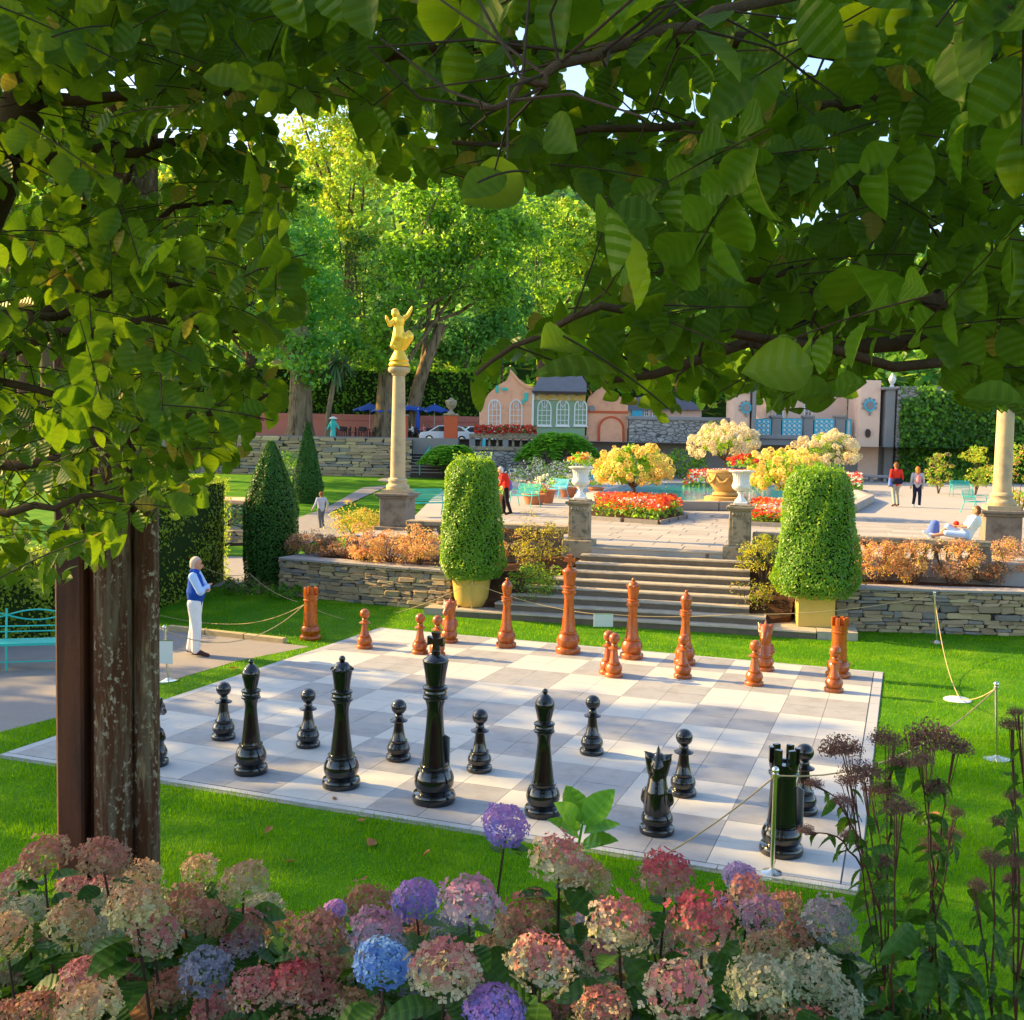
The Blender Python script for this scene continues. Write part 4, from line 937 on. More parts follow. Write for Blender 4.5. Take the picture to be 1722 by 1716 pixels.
def person(label, p, rz, height, outfit, legs=None, arms=None, torso=None, head=None, vox=.014, hair_long=False, skirt=False, fat=0.0, extra=None, look=(0, 1, 0), stout=1.0):
    k = height/1.74; t = thing('person', label, 'person', p, rz); t.scale = (k, k, k)
    legs = legs or STAND_LEGS
    arms = arms or [(V3(.19, 0, 1.41), V3(.25, -.03, 1.13), V3(.25, .06, .90)), (V3(-.19, 0, 1.41), V3(-.25, -.03, 1.13), V3(-.25, .06, .90))]
    pel, wai, che, nec = torso or (V3(0, 0, .95), V3(0, .02, 1.12), V3(0, .0, 1.33), V3(0, -.005, 1.47))
    hd = head if head is not None else nec+V3(0, .03, .135); lk = np.array(look, float); lk /= np.linalg.norm(lk)
    body = [(pel, wai, .125, .118, (.85, 1.2)), (wai, che, .12+fat, .125, (.8, 1.25)), (che, nec-V3(0, 0, .06), .125, .075, (.75, 1.35)), (nec-V3(0, 0, .04), hd-V3(0, 0, .06), .055, .052)]
    sidev = np.cross(lk, [0, 0, 1.0])
    face = [(hd-V3(0, 0, .035)+lk*.01, hd+V3(0, 0, .035), .078, .092), (hd+lk*.045-V3(0, 0, .065), hd+lk*.05-V3(0, 0, .02), .045, .05), (hd+lk*.092-V3(0, 0, .012), hd+lk*.112-V3(0, 0, .032), .010, .015),
            (hd+sidev*.088-V3(0, 0, .02), hd+sidev*.092+V3(0, 0, .012), .016, .02), (hd-sidev*.088-V3(0, 0, .02), hd-sidev*.092+V3(0, 0, .012), .016, .02), (hd+lk*.085-V3(0, 0, .066), hd+lk*.088-V3(0, 0, .066), .020, .018)]
    body += face
    for (h, kn, an, to) in legs: body += [(h, kn, .082, .055), (kn, an, .052, .036), (an, to, .035, .028)]
    for i, (s, e, w) in enumerate(arms): body += [(s, e, .050, .038), (e, w, .038, .026)]+hand_caps(w, (w-e), 1 if i == 0 else -1)
    link('body', blob('body', body, vox, M['skin'], 2), t)
    mb = MB()
    for sg in (-1, 1): mb.ball(hd+lk*.088+sidev*.034*sg+V3(0, 0, .012), .011, 8, 6)
    mb.build('eye', M['blackcloth'], t, 60)
    tp_ = outfit['top']; sl = outfit.get('sleeve', tp_)
    tors = [(pel+V3(0, 0, -.02), wai, .140, .138+fat, (.88, 1.2)), (wai, che, .138+fat, .145, (.83, 1.25)), (che, nec-V3(0, 0, .055), .142, .082, (.78, 1.42))]
    link('top', blob('top', tors+([(a[0], a[0]+(a[1]-a[0])*.2, .065, .06) for a in arms] if sl == tp_ else []), vox, M[tp_], 2), t)
    if sl:
        lo = 1.0 if outfit.get('long', True) else 0.0; S_ = []
        for (s, e, w) in arms: S_ += [(s, e, .062*stout, .052*stout)]+([(e, e+(w-e)*.93, .052*stout, .038*stout)] if lo else [])
        link('sleeve', blob('sleeve', S_+[(arms[0][0], arms[1][0], .055, .055)], vox, M[sl], 2), t)
    L_ = []; short = outfit.get('short')
    for (h, kn, an, to) in legs: L_ += [(h, kn, .100*stout, .075*stout if not short else .085)]+([] if short else [(kn, an+(kn-an)*.06, .074*stout, .060*stout)])
    link('trousers', blob('trousers', L_+[(pel-V3(0, 0, .02), pel+V3(0, 0, .05), .132, .132, (.88, 1.18)), (legs[0][0], legs[1][0], .10, .10)], vox, M[outfit['bottom']], 2), t)
    for (h, kn, an, to) in legs: link('shoe', blob('shoe', [(an+(to-an)*-.15-V3(0, 0, .02), an+(to-an)*.5, .044, .044), (an+(to-an)*.4, to+(to-an)*.25, .044, .034), (an, an+V3(0, 0, .03), .045, .045)], vox, M[outfit['shoe']], 1), t)
    hc = [(hd+V3(0, 0, .03)-lk*.022, hd+V3(0, 0, .045)-lk*.01, .094, .092), (hd-lk*.04-V3(0, 0, .03), hd-lk*.03+V3(0, 0, .02), .078, .085)]
    if hair_long: hc += [(hd-lk*.05, hd-lk*.085-V3(0, 0, .26), .085, .055), (hd-lk*.04+sidev*.05, hd-lk*.06+sidev*.06-V3(0, 0, .2), .05, .03), (hd-lk*.04-sidev*.05, hd-lk*.06-sidev*.06-V3(0, 0, .2), .05, .03)]
    link('hair', blob('hair', hc, vox, M[outfit['hair']], 2), t)
    for nm, caps, mn in (extra or []): link(nm, blob(nm, caps, vox, M[mn], 1), t)
    return t
def heading(x, y): return math.atan2(y, x)-math.pi/2
# the man with folded arms looks to the right, over the board
pm = gz(328, 1102, .004)
a1 = [(V3(.215, .0, 1.41), V3(.27, .14, 1.15), V3(-.10, .205, 1.21)), (V3(-.215, .0, 1.41), V3(-.27, .13, 1.16), V3(.10, .24, 1.17))]
person('older man in a blue sleeveless vest and white trousers, arms folded, watching the board', pm, heading(*(RGT*1.0+FWD*.12)[:2]), 1.74, dict(top='vest', sleeve='shirt', bottom='trousers', shoe='shoe', hair='greyhair'),
       legs=[(V3(.09, 0, .92), V3(.10, .04, .50), V3(.11, .03, .085), V3(.13, .20, .035)), (V3(-.09, 0, .92), V3(-.095, -.02, .50), V3(-.10, -.10, .085), V3(-.11, .06, .035))], arms=a1, vox=.0095, fat=.055, stout=1.22,
       extra=[('collar', [(V3(-.05, .02, 1.475), V3(.05, .02, 1.475), .055, .055), (V3(-.03, -.04, 1.48), V3(.03, -.04, 1.48), .05, .05)], 'vest')])
pr = gz(848, 866, ZT)
person('stooping person in a red jacket with a blue bag on the plaza', pr, heading(*(-RGT*.95+FWD*.1)[:2]), 1.66, dict(top='redjacket', bottom='blackcloth', shoe='blackcloth', hair='greyold'),
       torso=(V3(0, -.06, .95), V3(0, -.04, 1.12), V3(0, .04, 1.32), V3(0, .14, 1.44)), arms=[(V3(.19, .06, 1.39), V3(.24, .12, 1.13), V3(.20, .25, 1.0)), (V3(-.19, .06, 1.39), V3(-.24, .10, 1.13), V3(-.20, .24, 1.0))],
       legs=[(V3(.09, -.06, .92), V3(.10, .06, .50), V3(.10, .02, .085), V3(.11, .18, .035)), (V3(-.09, -.06, .92), V3(-.10, -.10, .50), V3(-.10, -.24, .10), V3(-.11, -.09, .04))],
       extra=[('bag', [(V3(.20, -.16, .95), V3(.20, -.14, 1.15), .10, .09)], 'bluebag')])
def walk(ph): return [(V3(.09, 0, .92), V3(.095, .10*ph, .51), V3(.10, .02*ph-.06, .09), V3(.11, .10*ph, .04)), (V3(-.09, 0, .92), V3(-.095, -.02, .50), V3(-.10, -.16*ph, .10), V3(-.11, -.02, .04))]
person('walker in a red jacket with a navy waist bag, seen from behind', gz(1505, 852, ZT), heading(*(FWD)[:2])+.1, 1.92, dict(top='redjacket', bottom='khaki', shoe='shoe', hair='brownhair'), legs=walk(1),
       extra=[('waist_bag', [(V3(-.12, -.10, 1.0), V3(.12, -.10, 1.0), .12, .12)], 'navy'), ('side_bag', [(V3(-.24, -.04, .86), V3(-.24, -.02, 1.08), .09, .07)], 'bluebag')])
person('ginger haired walker in a grey hooded top with a pale backpack', gz(1541, 853, ZT), heading(*(FWD)[:2])-.15, 1.76, dict(top='greyhood', bottom='navy', shoe='whiteshoe', hair='ginger'), legs=walk(-1), hair_long=True,
       extra=[('backpack', [(V3(0, -.17, 1.12), V3(0, -.16, 1.30), .12, .10)], 'pinkcloth')])
pb = gh(540, 890)
person('boy in a pale shirt and grey shorts walking away along the lower lawn', pb, heading(*(FWD*.7-RGT*.5)[:2]), 1.62, dict(top='shirtpale', bottom='shorts', shoe='shoe', hair='brownhair'), legs=walk(1),
       arms=[(V3(.19, 0, 1.41), V3(.30, -.06, 1.16), V3(.30, .02, .94)), (V3(-.19, 0, 1.41), V3(-.32, -.05, 1.16), V3(-.40, .05, .96))], vox=.016)
# person lounging on the balustrade rail, one leg stretched
pq = tp(6.55, .16, 1.86); sit = [(V3(.09, .05, .12), V3(.11, .42, .32), V3(.12, .66, .06), V3(.13, .80, .10)), (V3(-.09, .05, .12), V3(-.10, .48, .16), V3(-.10, .88, .07), V3(-.10, 1.0, .16))]
person('person in white lounging on the stone rail against the right column plinth', pq, heading(*(-TT)[:2]), 1.5, dict(top='whitecloth', bottom='shirt', shoe='whiteshoe', hair='brownhair', short=True, long=False), legs=sit,
       torso=(V3(0, .0, .14), V3(0, -.08, .30), V3(0, -.20, .50), V3(0, -.26, .63)), arms=[(V3(.18, -.18, .58), V3(.26, -.02, .38), V3(.12, .20, .34)), (V3(-.18, -.18, .58), V3(-.26, -.04, .36), V3(-.14, .2, .36))],
       extra=[('book', [(V3(-.06, .24, .42), V3(.10, .24, .40), .07, .06)], 'redjacket'), ('rolled_towel', [(V3(.12, -.05, .06), V3(.12, .2, .06), .07, .06)], 'shirt')])
bg_ = thing('rucksack', 'blue rucksack on the stone rail beside the lounging person', 'bag', tp(5.9, .42, 1.86), 0)
link('sack', blob('sack', [(V3(0, 0, .13), V3(.03, 0, .3), .15, .11)], .02, M['bluebag'], 3), bg_)

# ---------------------------------------------------------------- benches
def slat_bench(name, label, p, rz, w, m, group=None, cat='bench', back=8, h=.86):
    t = thing(name, label, cat, p, rz, group); mm = M[m]
    for i in range(6): MB().box(-w/2, w/2, -.24+.085*i, -.18+.085*i, .42, .44).build('slat', mm, t)
    for i in range(back):
        z = .50+(h-.50)*i/(back-1); y = .25+.10*i/(back-1); MB().box(-w/2, w/2, y-.01, y+.01, z-.015, z+.015).build('slat', mm, t)
    for sx in (-1, 1):
        x = sx*w/2
        MB().tube([(x, -.32, 0), (x, -.22, .42), (x, -.20, .62), (x, -.10, .66), (x, .22, .64)], .018, 6).build('arm_leg', mm, t, 60)
        MB().tube([(x, .36, 0), (x, .22, .42), (x, .36, h+.02)], .018, 6).build('back_leg', mm, t, 60)
    return t
def face_cam(u, off=0): return GRZ-math.atan((u-861)/1760)+off
slat_bench('garden_bench', 'long blue bench against the grey balustrade wall at the back of the plaza', gz(847, 800, ZT), face_cam(847), 2.5, 'turqblue', cat='bench')
slat_bench('garden_bench', 'turquoise slatted bench right behind the stooping person', gz(882, 852, ZT), face_cam(882, R(-35)), 1.0, 'turq', 'turquoise slatted benches round the plaza')
slat_bench('garden_bench', 'turquoise slatted bench turned sideways between the terracotta pots', gz(930, 838, ZT), face_cam(930, R(-48)), 1.3, 'turqblue', 'turquoise slatted benches round the plaza')
slat_bench('garden_bench', 'turquoise bench half hidden left of the left clipped cone', gz(715, 868, ZT), face_cam(715, R(25)), 1.5, 'turq', 'turquoise slatted benches round the plaza')
slat_bench('garden_bench', 'far right turquoise bench against the plants below the ivy', gz(1616, 836, ZT), face_cam(1616, R(18)), 1.0, 'turq', 'turquoise slatted benches round the plaza')
slat_bench('garden_bench', 'turquoise bench behind the lounging person', gz(1640, 862, ZT), face_cam(1640, R(70)), 1.2, 'turq', 'turquoise slatted benches round the plaza')
slat_bench('garden_bench', 'small blue bench glimpsed right of the left white urn', gz(1008, 826, ZT), face_cam(1008, R(-20)), 1.2, 'turqblue', 'turquoise slatted benches round the plaza')
# curved back bench at the left
bp0 = gz(50, 1122, .004); lb = thing('metal_bench', 'turquoise metal bench with a looped back beside the left path', 'bench', bp0, GRZ+R(14))
bw = 2.4; mm = M['turq']
MB().box(-bw/2, bw/2, -.25, .22, .40, .44).build('seat', M['turq'], lb)
for x in (-bw/2, -bw/6, bw/6+.13, bw/2):
    MB().tube([(x, .24, 0), (x, .24, .45), (x, .30, .93)], .018, 8).build('post', mm, lb, 60); MB().tube([(x+.10, -.24, 0), (x+.10, -.24, .42)], .018, 8).build('leg', mm, lb, 60)
for z in (.55, .64): MB().tube([(-bw/2, .25, z), (bw/2, .25, z)], .012, 6).build('rail', mm, lb, 60)
MB().tube([(-bw/2, -.24, .14), (bw/2, -.24, .14)], .012, 6).build('rail', mm, lb, 60)
for sg in (1, -1):
    for q in range(3):
        xa = [-bw/2, -bw/6, bw/6+.13, bw/2][q]; xb = [-bw/2, -bw/6, bw/6+.13, bw/2][q+1]
        MB().tube([(xa+(xb-xa)*k/12, .29, .82+sg*.085*math.sin(math.pi*k/12)) for k in range(13)], .014, 6).build('loop', mm, lb, 60)
# terracotta pots with plants
def potplant(label, p, r, h, flw, hh):
    t = thing('plant_pot', label, 'plant pot', p, 0, 'terracotta pots round the plaza')
    MB().lathe([(r*.72, 0), (r*.95, h*.82), (r*1.06, h*.83), (r*1.06, h), (r*.92, h), (r*.9, h*.9)], 20).build('pot', M['terracotta'], t, 45)
    MB().lathe([(r*.9, h*.88), (0.01, h*.93)], 20).build('soil', M['soil'], t)
    P, Q = clumpy((0, 0, h+hh*.4), (r*1.1, r*1.1, hh*.5), 12, 22, r*.35, low=-.4); cards('foliage', P, Q, .09, M['f_green'], t, kind='stuff')
    P, Q = clumpy((0, 0, h+hh*.5), (r*1.2, r*1.2, hh*.5), 10, 10, r*.3, low=0); cards('bloom', P, Q, .08, [M[f] for f in flw], t, .9, NP.randint(0, len(flw), len(P)), kind='stuff')
potplant('terracotta pot of white flowers between the turquoise benches', gz(917, 846, ZT), .42, .55, ['p_white', 'p_white', 'p_creamy'], .6)
potplant('terracotta pot of pale flowers left of the left white urn', gz(955, 836, ZT), .42, .45, ['p_white', 'p_creamy'], .6)
potplant('wide terracotta pot of mauve flowers behind the turquoise bench', gz(898, 848, ZT), .48, .42, ['p_white', 'p_pink'], .45)
potplant('terracotta pot beside the stooping person', gz(832, 862, ZT), .5, .62, ['p_creamy', 'p_orange'], .35)
potplant('terracotta pot of mixed flowers behind the left white urn', gz(1002, 838, ZT), .35, .5, ['p_white', 'p_orange'], .4)

# ---------------------------------------------------------------- pool and fountain
pts = [(985, 842), (1062, 819), (1420, 826), (1470, 845), (1440, 862), (1130, 858)]
pz = [gz(u, v, ZT)[:2] for u, v in pts]
pool = thing('pool', 'shallow turquoise pool with a low stone rim in the middle of the plaza', 'pool', (0, 0, ZT))
cen = sum(pz)/len(pz)
MB().slab([cen+(p-cen)*.975 for p in pz], .0, .19).build('water', M['water'], pool)
for i in range(len(pz)):
    a, b = pz[i], pz[(i+1) % len(pz)]; ai, bi = cen+(a-cen)*.94, cen+(b-cen)*.94; k = max(1, int(np.linalg.norm(b-a)/1.6))
    for j in range(k):
        q0, q1 = j/k+.002, (j+1)/k-.002; link('rim_stone', bev(MB().slab([a+(b-a)*q0, a+(b-a)*q1, ai+(bi-ai)*q1, ai+(bi-ai)*q0], .0, .34).mesh('rim_stone', M['paving']), .02), pool)
pf = gz(1220, 855, ZT); ft = thing('fountain_urn', 'garlanded ochre stone urn standing in the pool on a round step', 'fountain', (pf[0], pf[1], ZT+.1), GRZ)
MB().lathe([(1.25, -.1), (1.28, .14), (1.2, .18), (.85, .19), (.85, .34), (.78, .38)], 40).build('round_step', M['terra2'], ft, 40)
MB().lathe([(.48, .381), (.56, .44), (.52, .52), (.42, .56), (.50, .66), (.62, .85), (.70, 1.12), (.74, 1.30), (.78, 1.33), (.78, 1.40), (.66, 1.42), (.62, 1.30)], 40).build('urn', M['terra2'], ft, 40)
for k in range(8):
    a = 2*math.pi*k/8; an2 = 2*math.pi*(k+1)/8
    MB().tube([(.72*math.cos(a+(an2-a)*q/6), .72*math.sin(a+(an2-a)*q/6), 1.22-.28*math.sin(math.pi*q/6)) for q in range(7)], [.03, .045, .06, .065, .06, .045, .03], 6).build('garland', M['terra2'], ft, 60)
    MB().ball((.735*math.cos(a), .735*math.sin(a), 1.22), .07, 10, 6).build('boss', M['terra2'], ft, 60)

# ---------------------------------------------------------------- flower beds
def flowerbed(label, px, h, petals, n=1500, size=.13, kerb=True):
    pts = [gz(u, v, ZT)[:2] for u, v in px]; c = sum(pts)/len(pts); t = thing('flower_bed', label, 'flower bed', (c[0], c[1], ZT))
    mb = MB(); mb.slab([p-c for p in pts], 0, .10); mb.build('soil', M['soil'], t)
    for i in range(len(pts)):
        a, b = pts[i]-c, pts[(i+1) % len(pts)]-c; k = max(1, int(np.linalg.norm(b-a)/.9))
        for j in range(k):
            q = (a+(b-a)*(j+.04)/k)*1.02; w = (a+(b-a)*(j+.96)/k)*1.02; nn = q/np.linalg.norm(q)*.12; link('edging_stone', MB().slab([q, w, w+nn, q+nn], 0, .13).mesh('edging_stone', M['stone_b']), t)
    w = NP.dirichlet(np.ones(len(pts))*.55, n); xy = w@np.array([p-c for p in pts]); d = np.linalg.norm(xy, axis=1)/max(np.linalg.norm(p-c) for p in pts)
    zz = h*(1-.55*d**2)
    P = np.concatenate([xy, (.08+zz*NP.uniform(.1, .8, n))[:, None]], 1); cards('leaf_mass', P, NP.normal(0, .6, (n, 3))+np.array([0, 0, .7]), size*1.1, [M['f_green'], M['f_deep']], t, .6, NP.randint(0, 2, n), kind='stuff')
    k = int(n*1.1); w = NP.dirichlet(np.ones(len(pts))*.6, k); xy = w@np.array([p-c for p in pts]); d = np.linalg.norm(xy, axis=1)/max(np.linalg.norm(p-c) for p in pts)
    P = np.concatenate([xy, (.08+h*(1-.55*d**2)*NP.uniform(.55, 1.08, k))[:, None]], 1)
    ph = np.floor((np.sin(xy[:, 0]*1.7+1)+np.sin(xy[:, 1]*2.3)+NP.normal(0, .5, k)+2.5)/5*len(petals)).clip(0, len(petals)-1).astype(int)
    cards('bloom', P, NP.normal(0, .5, (k, 3))+np.array([0, 0, .8]), size*.9, [M[q] for q in petals], t, .95, ph, kind='stuff')
    return t
flowerbed('near left bed of red and orange flowers with a pink and white corner', [(992, 874), (1108, 882), (1150, 872), (1130, 858), (1000, 850)], .62, ['p_pink', 'p_red', 'p_orange', 'p_orange', 'p_red', 'p_orange', 'p_white'], 2600, .13)
flowerbed('near right bed of orange flowers right of the white urn', [(1262, 884), (1345, 888), (1360, 866), (1262, 862)], .60, ['p_orange', 'p_red', 'p_orange', 'p_white'], 2000, .13)
flowerbed('far bed of dark red and white flowers beyond the pool', [(1145, 826), (1250, 827), (1300, 818), (1240, 810), (1160, 812)], .9, ['p_red', 'p_red', 'p_white', 'p_red', 'p_white', 'p_red'], 1900, .22)
flowerbed('far right bed of red and white flowers beside the right clipped cone', [(1410, 836), (1448, 834), (1450, 824), (1410, 824)], 1.0, ['p_red', 'p_white', 'p_red'], 700, .2)
# standard hydrangea trees
def hydrangea_tree(label, u, v, z, H, r, petals, nb, bs, spread=(1, 1, .62), group=None):
    p = gz(u, v, z); t = thing('hydrangea_tree', label, 'tree', p, 0, group)
    mb = MB(); mb.tube([(0, 0, 0), (.03, 0, H*.35), (-.02, .02, H*.5)], [.07, .055, .05], 8)
    for k in range(9):
        a = rnd.uniform(0, 6.28); q = rnd.uniform(.5, .85); mb.tube([(-.02, .02, H*.38), (.35*r*math.cos(a), .35*r*math.sin(a), H*.55), (q*r*math.cos(a), q*r*math.sin(a), H*rnd.uniform(.6, .85))], [.045, .03, .012], 6)
    mb.build('trunk', M['bark'], t, 60)
    c = (0, 0, H-r*spread[2]*.95)
    P, Q = clumpy(c, (r*.92, r*.92, r*spread[2]*.95), 34, 50, r*.22, low=-.75, fill=.35); cards('leaf_mass', P, Q, .15, [M['f_green'], M['f_lime']], t, .55, NP.randint(0, 2, len(P)), kind='stuff')
    d = unit(NP.normal(size=(nb*3, 3))); d = d[d[:, 2] > -.55][:nb]; cc = np.array(c)+d*np.array([r, r, r*spread[2]])*NP.uniform(.82, 1.08, len(d))[:, None]
    ms = []
    for mk in petals:
        for _ in range(2):
            e = unit(NP.normal(size=(70, 3))+np.array([0, 0, .25])); V = e*np.array([1, 1, 1.15]); hN = npmesh('flower_head', *card_arrays(V, e, .55), M[mk]); ms.append(hN)
    for q in cc:
        s = bs*rnd.uniform(.7, 1.25); link('flower_head', rnd.choice(ms), t, q, (rnd.uniform(-.6, .6), rnd.uniform(-.6, .6), rnd.uniform(0, 6)), (s, s, s))
    return t
def card_arrays(P, Nr, size, rs=NP, aspect=.9):
    n = len(P); Nr = unit(Nr+rs.normal(0, .25, (n, 3))); t = rs.normal(size=(n, 3)); t -= (t*Nr).sum(1, keepdims=True)*Nr; t = unit(t); s = np.cross(Nr, t); h = (size*rs.uniform(.7, 1.2, n)*.5)[:, None]
    V = np.stack([P-t*h, P+s*h*aspect+Nr*h*.25, P+t*h, P-s*h*aspect+Nr*h*.25], 1).reshape(-1, 3); return V, np.arange(4*n).reshape(n, 4)
gH = 'flowering standard hydrangeas round the pool'
hydrangea_tree('yellow flowering standard hydrangea tree in the near left bed', 1064, 862, ZT, 2.35, 1.35, ['p_yellow'], 120, .125)
hydrangea_tree('yellow flowering standard hydrangea tree behind the right clipped cone', 1318, 868, ZT, 2.35, 1.45, ['p_yellow'], 120, .125)
hydrangea_tree('creamy far hydrangea tree in front of the long grey wall', 1217, 812, ZT, 4.0, 2.35, ['p_creamy'], 150, .21)
hydrangea_tree('creamy far hydrangea tree below the turquoise balcony panels', 1388, 812, ZT, 3.6, 2.3, ['p_creamy'], 150, .21)
# plants at the back of the plaza
for (u, v, z, r, h, lf, l, n, s) in ((905, 822, ZT, 1.7, 1.5, ['f_rustleaf', 'f_green', 'p_white'], 'mixed border of pale flowers behind the turquoise benches', 1500, .16), (965, 815, ZT, 2.0, 1.8, ['f_deep', 'f_green', 'p_white'], 'tall dark border plants left of the yellow hydrangea', 1500, .18),
                               (1010, 795, ZT, 3.2, 2.6, ['f_green', 'f_gold', 'f_deep'], 'wide bushy shrub in front of the red arched wall', 1600, .28), (1150, 806, ZT, 2.6, 1.9, ['f_deep', 'f_green'], 'low dark shrub at the foot of the long grey wall', 1200, .26),
                               (1578, 830, ZT, .7, 2.6, ['f_rustleaf', 'f_gold', 'f_green'], 'tall feathery grey plant below the ivy', 900, .16), (1640, 832, ZT, .95, 2.9, ['f_yellow', 'f_gold', 'f_green'], 'tall golden feathery plant left of the right column', 1200, .15),
                               (1712, 870, ZT, 1.2, 2.8, ['f_yellow', 'f_azalea', 'f_lime', 'f_green'], 'lime and orange shrub at the right edge behind the column', 2000, .13), (1600, 812, ZT, 2.2, 1.2, ['f_deep', 'f_green'], 'low dark plants at the foot of the ivy wall', 900, .22),
                               (640, 792, 0, 1.5, 1.5, ['f_deep', 'f_green', 'p_white'], 'white flowering bush at the foot of the retaining wall', 900, .22), (770, 800, ZT, 1.6, 1.3, ['f_deep', 'f_green', 'f_rustleaf'], 'dark bushes below the left tree fern', 900, .22)):
    p = gz(u, v, z) if z else gh(u, v); shrub('border_plant', l, p, r, h, lf, 'plant', n, s)
def fern(label, p, H, r, n=26):
    t = thing('tree_fern', label, 'tree fern', p, 0)
    MB().tube([(0, 0, -.3), (.05, 0, H*.5), (0, 0, H)], [.30, .24, .20], 10).build('trunk', M['darkwood'], t, 60)
    for k in range(n):
        a = 6.283*k/n*1.62+rnd.uniform(-.15, .15); L = r*rnd.uniform(.8, 1.1); rise = rnd.uniform(.45, 1.35); P = []; Q = []; 
        for i in range(26):
            q = (i+1)/26; x = L*q; z = H+L*(rise*q-1.15*q*q*rise-.30*q**2.2); w = .26*r*math.sin(math.pi*min(1, q*.9+.08))
            for sg in (-1, 1):
                for m_ in (0.35, .8): P.append((x*math.cos(a)-sg*w*m_*math.sin(a), x*math.sin(a)+sg*w*m_*math.cos(a), z-.12*w*m_)); Q.append((rnd.uniform(-.3, .3), rnd.uniform(-.3, .3), 1))
        cards('frond', P, Q, .30*r, M['f_fern'], t, .5)
    return t
pF = gd(940, 735, 78); fern('large bright tree fern in front of the gothic pavilion', (pF[0], pF[1], ZT+.4), pF[2]-ZT-.9, 2.9, 34)
pF = gd(756, 752, 76); fern('smaller tree fern beside the stone stairs and the orange pier', (pF[0], pF[1], ZT), pF[2]-ZT-.4, 2.1, 30)

# ---------------------------------------------------------------- buildings behind the plaza
class Fac:
    """a building in the garden frame, its parts sized from where their corners stand at distance D"""
    def __init__(s, name, label, cat, u, v, D, group=None):
        s.o = gl(u, v, D); s.D = D; s.t = thing(name, label, cat, gw(*s.o), GRZ, group)
    def pt(s, u, v, dy=0): q = gl(u, v, s.D)-s.o; return q[0], q[2]
    def rect(s, u0, v0, u1, v1): a = s.pt(u0, v1); b = s.pt(u1, v0); return a[0], b[0], a[1], b[1]
    def box(s, nm, u0, v0, u1, v1, y0, y1, m, bv=0, tx=0):
        x0, x1, z0, z1 = s.rect(u0, v0, u1, v1); me = MB().box(x0, x1, y0, y1, z0, z1, tx=tx).mesh(nm, M[m])
        if bv: bev(me, bv)
        return link(nm, me, s.t)
    def poly(s, nm, px, y0, y1, m): return MB().prism([s.pt(*p) for p in px], y0, y1).build(nm, M[m], s.t)
    def window(s, u0, v0, u1, v1, y=-.06, arch=True, nx=3, nz=4, m='sash', sill=True):
        x0, x1, z0, z1 = s.rect(u0, v0, u1, v1); w = x1-x0; cx = (x0+x1)/2; r = w/2; zs = z1-r*1.25 if arch else z1
        def outline(k): 
            if not arch: return [(x0+k, z0+k), (x1-k, z0+k), (x1-k, z1-k), (x0+k, z1-k)]
            return [(x0+k, z0+k), (x1-k, z0+k)]+[(cx+(r-k)*math.cos(a), zs+(r*1.25-k)*math.sin(a)) for a in np.linspace(0, math.pi, 13)]
        O_, I_ = outline(0), outline(.10); n = len(O_); mb = MB()
        vs = [(x, y, z) for x, z in O_]+[(x, y, z) for x, z in I_]+[(x, y+.14, z) for x, z in O_]+[(x, y+.14, z) for x, z in I_]; fs = []
        for i in range(n): j = (i+1) % n; fs += [(i, j, n+j, n+i), (i, 2*n+i, 2*n+j, j), (n+i, n+j, 3*n+j, 3*n+i)]
        mb.add(vs, fs)
        for i in range(1, nx): x = x0+w*i/nx; mb.box(x-.025, x+.025, y+.03, y+.09, z0+.1, (zs+r*1.1*math.sqrt(max(0, 1-((x-cx)/r)**2)) if arch else z1-.1))
        for i in range(1, nz): z = z0+(zs-z0)*i/(nz-.6 if arch else nz); mb.box(x0+.1, x1-.1, y+.035, y+.085, z-.025, z+.025)
        if arch:
            for a in (.9, 1.57, 2.24): mb.tube([(cx, y+.06, zs), (cx+r*.9*math.cos(a), y+.06, zs+r*1.12*math.sin(a))], .025, 5)
        o = mb.build('window', M[m], s.t); MB().prism(outline(.06), y+.10, y+.13).build('glass', M['glass'], o)
        if sill: MB().box(x0-.08, x1+.08, y-.10, y+.1, z0-.10, z0-.002).build('sill', M[m], o)
        return o
DB = 86.0
f = Fac('pavilion', 'salmon gabled pavilion with white arched windows and a painted slate roofed wing', 'building', 850, 740, DB)
f.poly('gable_wall', [(806, 760), (897, 760), (897, 655), (884, 651), (872, 642), (862, 630), (858, 626), (852, 640), (838, 648), (822, 662), (818, 668), (806, 690)], 0, 5, 'salmon')
f.poly('gable_coping', [(897.5, 655), (897.5, 651), (885, 647), (873, 638), (863, 626), (858, 621), (857, 626), (862, 631), (872, 643), (884, 652)], -.12, .3, 'salmon')
f.box('wing_wall', 897.3, 660, 985, 760, .15, 6, 'sage'); f.box('frieze', 897.3, 660, 985, 673, .05, .149, 'frieze')
for k in range(5): f.box('bracket', 900+17*k, 659, 905+17*k, 666, -.02, .049, 'greypier')
f.poly('roof', [(894, 659.5), (986, 661), (986, 622), (912, 627)], -.35, 6.3, 'slate')
f.box('eave', 896, 659.6, 986, 662, -.4, .04, 'darkwood')
f.box('chimney', 955, 592, 968, 628, 1.5, 2.8, 'slate', .05); f.box('corner_pilaster', 893, 660, 898.5, 745, -.05, .14, 'sash')
for a, b in ((820, 843), (856, 879)): f.window(a, 672, b, 718, -.08)
for a, b in ((903, 928), (935, 958), (965, 988)): f.window(a, 672, b, 716, .06)
for (u, v, w_, h_) in ((836, 655, 5, 12), (849, 655, 9, 5), (885, 668, 7, 14), (880, 676, 4, 8)): f.box('painted_ornament', u-w_/2, v-h_/2, u+w_/2, v+h_/2, -.10, -.003, 'turq', .03)
